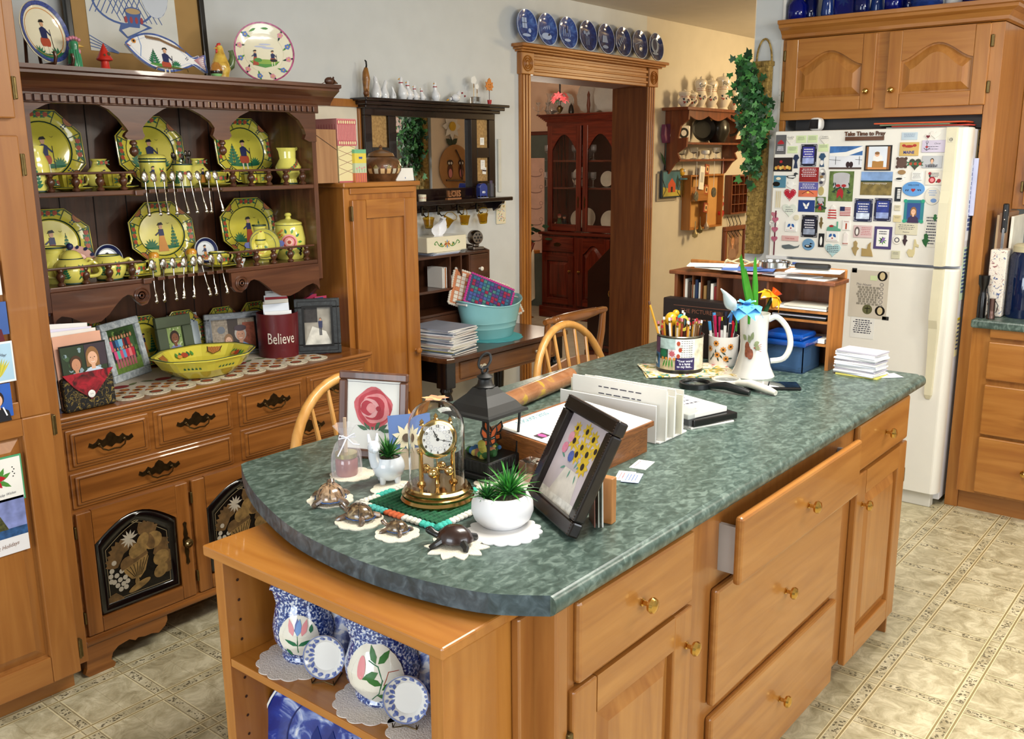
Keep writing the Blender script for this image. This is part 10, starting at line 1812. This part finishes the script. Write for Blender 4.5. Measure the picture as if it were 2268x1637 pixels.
def petals(b,n,L,w,m,droop,z0=0,seed=0):
 for k in range(n):
  a=k*2*pi/n+seed;pts=[(u,L*u,droop*u*u)for u in(0,.25,.5,.75,1)];V_=[];dx,dy=cos(a),sin(a)
  for u,rad,dz in pts:
   ww=w*sin(pi*min(1,.15+u*.85))*.5+.001
   for s_ in(-1,0,1):V_.append((dx*rad-dy*s_*ww,dy*rad+dx*s_*ww,z0+dz-.004*abs(s_)+.012*sin(pi*u)))
  b.add(V_,[(3*i+j,3*i+j+1,3*i+j+4,3*i+j+3)for i in range(4)for j in(0,1)],m,True)
p=at2(1652,684,-.03);b=B();petals(b,6,.055,.085,BLG,-.035);petals(b,5,.03,.02,BLG,.02);solo('glass_flower',b,'light blue glass flower drooping over the pitcher rim','flower',(p.x,p.y,p.z+.008))
for k,(px,py,b_)in enumerate(((1640,570,1662),(1650,600,1667),(1672,575,1673))):p=at2(px,py,.0);q=at2(b_,690,0);b=B();[b.tb([q-V((0,0,.04))+V((e,0,0)),q+V((e,0,0)),(q+p)/2+V((e*1.2,0,0)),p+V((e*.6,0,.004*s_))],[.004,.006,.006,.0015],GG,6)for s_,e in enumerate((-.008,0,.008))];solo('glass_flower_leaf',b,['leftmost tall green glass leaf in the pitcher','middle green glass leaf in the pitcher','right tall green glass leaf in the pitcher'][k],'glass leaf')
p=at2(1712,655,-.02);t=thing('glass_flower','orange and yellow glass daffodil leaning right in the pitcher','flower',tuple(p),0,rx=.5,ry=.5);b=B();petals(b,6,.05,.055,ORF,-.03);petals(b,3,.05,.03,mat('#e0b020',.12,coat=.6),-.025,.001,.5);b.lt([(.008,0),(.016,.018),(.02,.022),(.014,.012),(1e-4,.006)],mat('#d8501a',.12,coat=.6),seg=20);b.mk('blossom',t)
b=B();q=at2(1690,700,0);b.tb([q-V((0,0,.1)),q,p],[.006,.009,.006],mat('#1a4a2a',.1,coat=.5),8);solo('glass_flower_leaf',b,'dark green glass stem of the orange daffodil','stem')
p=at2(1618,672,-.02);q=at2(1597,640,-.02);e=at2(1632,692,-.01);b=B();b.tb([q,q.lerp(p,.35)+V((0,0,.004)),p.lerp(q,.2),p,p.lerp(e,.7)],[.002,.006,.017,.02,.006],mat('#d8e6ea',.1,coat=.6,trans=.2),14);b.tb([p.lerp(e,.6),e,e-V((0,0,.06))],.003,GG,6);solo('glass_flower',b,'white glass calla lily at the left of the pitcher','flower')
def magn(p0,p1,r_,m,label,lens,zz=.006):
 a=I(*p0);c=I(*p1);d=(c-a).normalized();rz=math.atan2(d.y,d.x);L=(c-a).length;t=thing('magnifying_glass',label,'magnifying glass',(a.x,a.y,ZI),rz);b=B();b.lt([(r_,0),(r_+.006,.002),(r_+.006,.016),(r_,.018),(r_-.003,.012),(r_,0)],m,seg=40);b.mk('rim',t);b=B();b.lt([(1e-4,.006),(r_-.002,.008),(r_-.002,.011),(1e-4,.014)],lens,seg=32);b.mk('lens',t)
 b=B();b.tb([(r_+.002,0,.01),(r_+.02,0,.014),(r_+.06,0,.02),(L-.03,0,.014),(L,0,.010)],[.008,.010,.013,.012,.008],m,12);b.v=[(x,y,max(0,z))for x,y,z in b.v];b.mk('handle',t)
magn((1540,857),(1660,878),.045,mat('#15181a',.35,coat=.3),'black magnifying glass lying in front of the pencil can',mat('#f0f4f8',.02,trans=1,var=0,ior=1.1))
magn((1608,850),(1718,878),.04,mat('#d4d0c4',.35,coat=.3),'cream handled magnifier lying against the black one',mat('#e0e4e4',.05,trans=.8,var=0,ior=1.1))
c=I(1716,861);a=I(1652,850);e=I(1750,880);rz=math.atan2(e.y-a.y,e.x-a.x);t=thing('smartphone','black smartphone lying face up beside the pitcher','phone',(c.x+.01,c.y+.015,ZI),-1.0);b=B();b.box(-.085,-.04,0,.085,.04,.01,BLACK,.004);b.mk('phone_case',t);b=B();b.box(-.08,-.037,.01,.08,.037,.0106,mat('#050508',.04,coat=1));b.mk('screen',t)
c=V((3.035,1.215,0));t=thing('plastic_box','translucent blue lidded plastic storage box beside the pitcher','box',(3.035,1.185,ZI));bh=PY(1790,738,1.2).z-ZI;lz=PY(1790,762,1.2).z-ZI;BP=mat('#7ea4cc',.08,trans=.85,var=0,ior=1.1);b=B();W1,D1_=.10,.15
b.ps([(-.06,-.0),(.085,-.0),(.085,.16),(-.06,.16)],0,.004,BP);
for q in((-.06,0,.085,.003),(-.06,.157,.085,.16),(-.06,0,-.057,.16),(.082,0,.085,.16)):b.box(q[0],q[1],.003,q[2],q[3],lz,BP)
b.mk('tub',t);b=B();b.box(-.068,-.008,lz,.093,.168,bh-.02,mat('#1458b8',.08,trans=.45,var=0,coat=.4),.006);b.box(-.05,.01,bh-.02,.075,.15,bh,mat('#1458b8',.08,trans=.45,var=0,coat=.4),.008);b.mk('blue_lid',t)
b=B();b.box(-.045,.02,.005,.065,.14,lz-.02,mat('#a8a8a4',.6),.01);b.mk('contents',t)
OW=wood('#8a5426','#a0662f','#b4763a','z',.35);OD=wood('#5a2f16','#6e3d1e','#80492a','z',.4)
ox0,ox1,oy0,oy1=3.07,3.19,1.135,1.73;oz=PX(1838,634,ox0).z-ZI
t=thing('desk_organiser','wooden shelf organiser at the far end of the island stuffed with papers and books','organiser',(0,0,ZI));b=B();T=.012
tag(t,t['label'],'organiser')
b.box(ox0,oy0,0,ox1,oy0+T,oz,OW,.001);b.box(ox0,oy1-T,0,ox1,oy1,oz,OD,.001);b.box(ox0-.008,oy0-.008,oz,ox1+.004,oy1+.02,oz+.014,OD,.003);b.box(ox1-.006,oy0,0,ox1,oy1,oz,OD)
for y in(1.36,1.55):b.box(ox0,y,0,ox1,y+.008,oz,OD)
for z in(.28*oz,.55*oz,.66*oz):b.box(ox0+.002,oy0+T,z,ox1,1.36,z+.008,OW)
for z in(.5*oz,):b.box(ox0+.002,1.36,z,ox1,oy1-T,z+.008,OD)
for y in(1.62,1.655,1.69):b.box(ox0+.004,y,.5*oz,ox1,y+.004,oz,OD)
b.box(ox1-.004,oy0,oz+.012,ox1+.008,oy1,oz+.045,OW,.004);b.mk('case',t)
for k in range(9):b=B();h=.34*oz+.01*(k%3);b.box(0,0,0,.09,.010,h,mat(['#7a1c1c','#e0dcd0','#2a2018','#8a6a3a','#c9c4b8','#1c2c4a','#b8b09a','#3a2a20','#d0ccc0'][k],.6));solo('book',b,['dark red','white','dark brown','tan','pale grey','navy','stone','black brown','cream'][k]+' slim book standing in the top left of the wooden organiser','book',(ox0+.01,1.562+.014*k if k<4 else 1.566+.0145*k,ZI+.5*oz+.01),0)
for k in range(6):b=B();b.box(0,0,0,.1,.19-.02*(k%3),.007,[PAPER,BLACK,PAPER,mat('#9a9aa2',.6),PAPER,mat('#d8d4c4',.6)][k]);solo('notebook',b,['white magazine','black notebook','white booklet','grey folder','white pad','cream booklet'][k]+' lying flat in the right side of the wooden organiser','notebook',(ox0+.006,1.155,ZI+[.68,.57,.30,.585,.325,.71][k]*oz+.004),0)
for k in range(7):b=B();b.box(-.05,-.09,0,.05,.09,.0035,[PAPER,mat('#d4d6da',.6),mat('#c9a0a0',.6),PAPER,mat('#4a6ab0',.6),PAPER,PAPER][k]);solo('letter',b,'paper lying on top of the wooden organiser','paper',(3.12,[1.25,1.3,1.48,1.56,1.46,1.6,1.22][k],ZI+oz+.0145+.004*k),r.uniform(-.4,.4),'papers on top of the wooden organiser')
c=PX(1750,618,3.12);t=thing('magnifying_glass','large steel rimmed magnifier with a black handle on top of the organiser','magnifying glass',(3.11,1.36,ZI+oz+.045),-1.45);b=B();b.lt([(.05,0),(.054,.002),(.054,.02),(.05,.022),(.048,.01),(.05,0)],CHROME,seg=40);b.mk('rim',t);b=B();b.lt([(1e-4,.006),(.048,.008),(.048,.012),(1e-4,.016)],mat('#f0f4f4',.02,trans=1,var=0,ior=1.1),seg=30);b.mk('lens',t);b=B();b.tb([(.054,0,.01),(.07,0,.01)],.004,CHROME,8);b.box(.07,-.011,.0,.19,.011,.02,BLACK,.007);b.mk('handle',t)
b=B();b.tb([V((.04*cos(a*1.0)*(1+.2*sin(3*a)),.07*sin(a)*(1+.2*cos(2*a)),.008+.006*sin(5*a)))for a in[i*.35 for i in range(52)]],.0025,mat('#c9b890',.9),6);solo('raffia_string',b,'loose tangle of tan string on top of the organiser','string',(3.14,1.5,ZI+oz+.045))
a=PX(1546,660,3.0);t=thing('boxed_book','dark brown boxed book with gilt lettering leaning in front of the organiser','book',(3.0,1.62,ZI));b=B();bz=PX(1600,672,2.99).z-ZI;b.box(0,-.2,0,.05,.115,bz,mat('#1c120f',.5,var=.1),.004);b.frame((-.0006,-.03,bz*.8),(0,-1,0),(0,0,1));GT=mat('#8a5a48',.4,.4,var=0);b.line([(-.10,.018),(.13,.018)],.0015,GT,0);b.text('THE PICTURE-BIBLE',.02,0,.021,GT,0);TX(b,1,.2,.1,GT,-.3,0,0);b.mk('slipcase',t)
c=V((3.115,1.06,0));
for k in range(14):b=B();b.box(-.045,-.07,0,.045,.07,.0055,mat(['#e2e2e4','#d4d6e0','#e6e4e0','#b8b4c0','#e2e2e4'][k%5],.6)if k!=0 else mat('#c8c060',.6),.0008);solo('note_pad',b,'note pad in the stack at the far corner of the island','note pad',(3.085+r.uniform(-.004,.004),1.03+r.uniform(-.006,.006)+.0,ZI+.006*k),-.12+r.uniform(-.08,.08),'note pads at the far island corner')
for k,(px,py)in enumerate(((1940,828),(1962,833))):c=I(px,py);b=B();b.box(-.03,-.045,0,.03,.045,.0008,mat('#dcdce2',.6));b.at((0,0,.001));TX(b,2,.05,.06,mat('#3a3a9a',.5),.2,-.4,0);solo('card',b,['printed white card beside the note pad stack','white card with blue print nearest the far counter corner'][k],'card',(min(c.x,3.16),c.y,ZI+.001*k),.6+.2*k)
# bookcase contents
ZB=.6265
BSP=mixmat(((.40,'#1c2f6e'),(.50,'#2f4a94'),(.55,'#8fa0c8'),(.62,'#d8dae0')),(1,1,1),210,2,0,.12,0,.7)
def bpitch(px,py,s,label,tl,Y=None,xx=None,rz=-.9):
 c=PZ(px,py,ZB);c=V((min(c.x+.035,1.10),c.y,ZB+.002));h=.178*s;PR=[(.055*s,0),(.058*s,.006),(.055*s,.014),(.074*s,.045),(.076*s,.072),(.062*s,.115),(.047*s,.14),(.052*s,.162),(.06*s,h)]
 def de(b):
  b.disc(*((0,.08*s,.05*s,.052*s)if tl else(-.012*s,.075*s,.062*s,.062*s)),mat('#e2ddd0',.15,coat=.5,var=0),.0);
  if tl:[b.leaf(x*s,.085*s,.04*s,.014*s,a,[PNK,fl('#5a6aa8'),PNK,LBL][k],.0006+.0002*k)for k,(x,a)in enumerate(((-.01,1.9),(0,1.57),(.01,1.2),(0,1.4)))];b.line([(0,.09*s),(-.002*s,.04*s)],.002,GRN,.0006);[b.leaf(0,.06*s,.035*s,.01*s,a,GRN,.0006)for a in(2.7,.4)];b.leaf(-.03*s,.05*s,.025*s,.012*s,-1.2,GRN,.0006);b.leaf(.03*s,.09*s,.02*s,.01*s,1.3,GRN,.0006)
  else:b.line([(x*s,y*s)for x,y in((-.02,.02),(.0,.04),(.008,.07),(0,.095),(-.02,.105))],.002,GRN,.0006);[b.leaf(x*s,y*s,.035*s,.014*s,a,fl('#2f6a2a'),.0008)for x,y,a in((-.005,.1,2),(.0,.1,.7),(.0,.085,3.6),(.006,.06,2.7),(.006,.05,.5),(-.005,.035,-.3))];b.ell(-.035*s,.09*s,.009*s,.022*s,PNK,.0008);b.line([(.01*s,.06*s),(.02*s,.085*s),(.04*s,.085*s)],.0012,RBR,.0007)
 return vessel('spongeware_pitcher',label,'pitcher',tuple(c),PR,BSP,de,handle=(.5 if tl else.3,.05*s,.162*s,.035*s,.007*s),spout=(pi+.3,.45),rz=rz,hm=WP)
bpitch(672,1452,.86,'blue sponged pitcher with a tulip on the left of the bookcase shelf',1);bpitch(845,1540,.98,'blue sponged pitcher with green leaves in the middle of the bookcase shelf',0)
PL=mat('#d8cfc8',.8,bump=.5,bs=300)
for(px,py,lab)in((672,1455,'lace doily under the tulip pitcher'),(845,1545,'lace doily under the leafy pitcher'),(955,1615,'lace doily partly hidden at the right end of the bookcase shelf')):c=PZ(px,py,ZB);doily(0,0,.085,lab,14,loc=V((min(c.x+.03,1.075),max(c.y,1.07),ZB)),m=PL,amp=.08)
def tr(b,r):
 for k in range(16):
  a=k*.39;b.leaf(r*.8*cos(a),r*.8*sin(a),.012,.006,a*2,mat('#5a6aa8',.3,var=.1),.0006+.00001*k);b.ell(r*.84*cos(a+.2),r*.84*sin(a+.2),.003,.003,fl('#7a88b8'),.0008,n=7)
 b.ring(0,0,r*.99,r*.99,.002,fl('#7a88b8'),.0012,36)
for(px,py,lab)in((712,1512,'small blue patterned plate on a wire stand in front of the tulip pitcher'),(892,1610,'small blue patterned plate on a wire stand in front of the leafy pitcher')):
 c=PZ(px,py,ZB);t=thing('display_plate',lab,'plate',(c.x+.012,c.y,ZB),-1.05,'small plates on wire stands');o=rplate(.043,PORC,tr).mk('plate',t);o.location=(0,0,.006);o.rotation_euler=(-.25,0,0);b=B()
 for s_ in(-1,1):b.tb([(s_*.022,.03,0),(s_*.022,-.018,.0015),(s_*.022,-.02,.012)],.0012,BRZ,6)
 b.tb([(-.022,-.018,.0015),(0,-.012,.004),(.022,-.018,.0015)],.0012,BRZ,6);b.mk('wire_stand',t)
FB=mixmat(((.42,'#2a3c80'),(.52,'#8a98c4'),(.58,'#dcdce0')),(1,1,1),30,3,1,.12,0,.7)
for(px,py,lab)in((800,1460,'blue flowered plate standing behind the leafy pitcher'),(975,1560,'blue flowered plate partly hidden by the right bookcase side')):c=PZ(px,py,ZB);lean('flow_blue_plate',rplate(.078,FB,None,.05),lab,'plate',(1.14,max(c.y,1.06),ZB+.001),-1.3,.12)
pc_=PX(670,1640,1.06);o8b=mixmat(((.42,'#122a80'),(.55,'#1f3c9a'),(.64,'#8a9cd0'),(.72,'#d8dce8')),(1,1,1),16,5,1.5,.12,0,.7)
def bp(b,r):b.ring(0,0,r*.985,r*.985,.004,WHITE,.0014,60);b.ring(0,0,r*.68,r*.68,.003,mat('#0a1a60',.2),.0008,40);b.rect(-r*.4,-r*.45,r*.4,-r*.1,mat('#7a94cc',.2,var=.2,vs=60),.0004);[b.leaf(r*q,-r*.1,r*.4,r*.16,1.5,mat('#14286e',.2,var=.2),.0006)for q in(-.3,-.1,.15,.35)]
R_=.2;lean('blue_platter',rplate(R_,o8b,bp),'large dark blue transferware platter on the lower bookcase shelf','platter',(1.10,1.385,.2015),-1.35,.1)
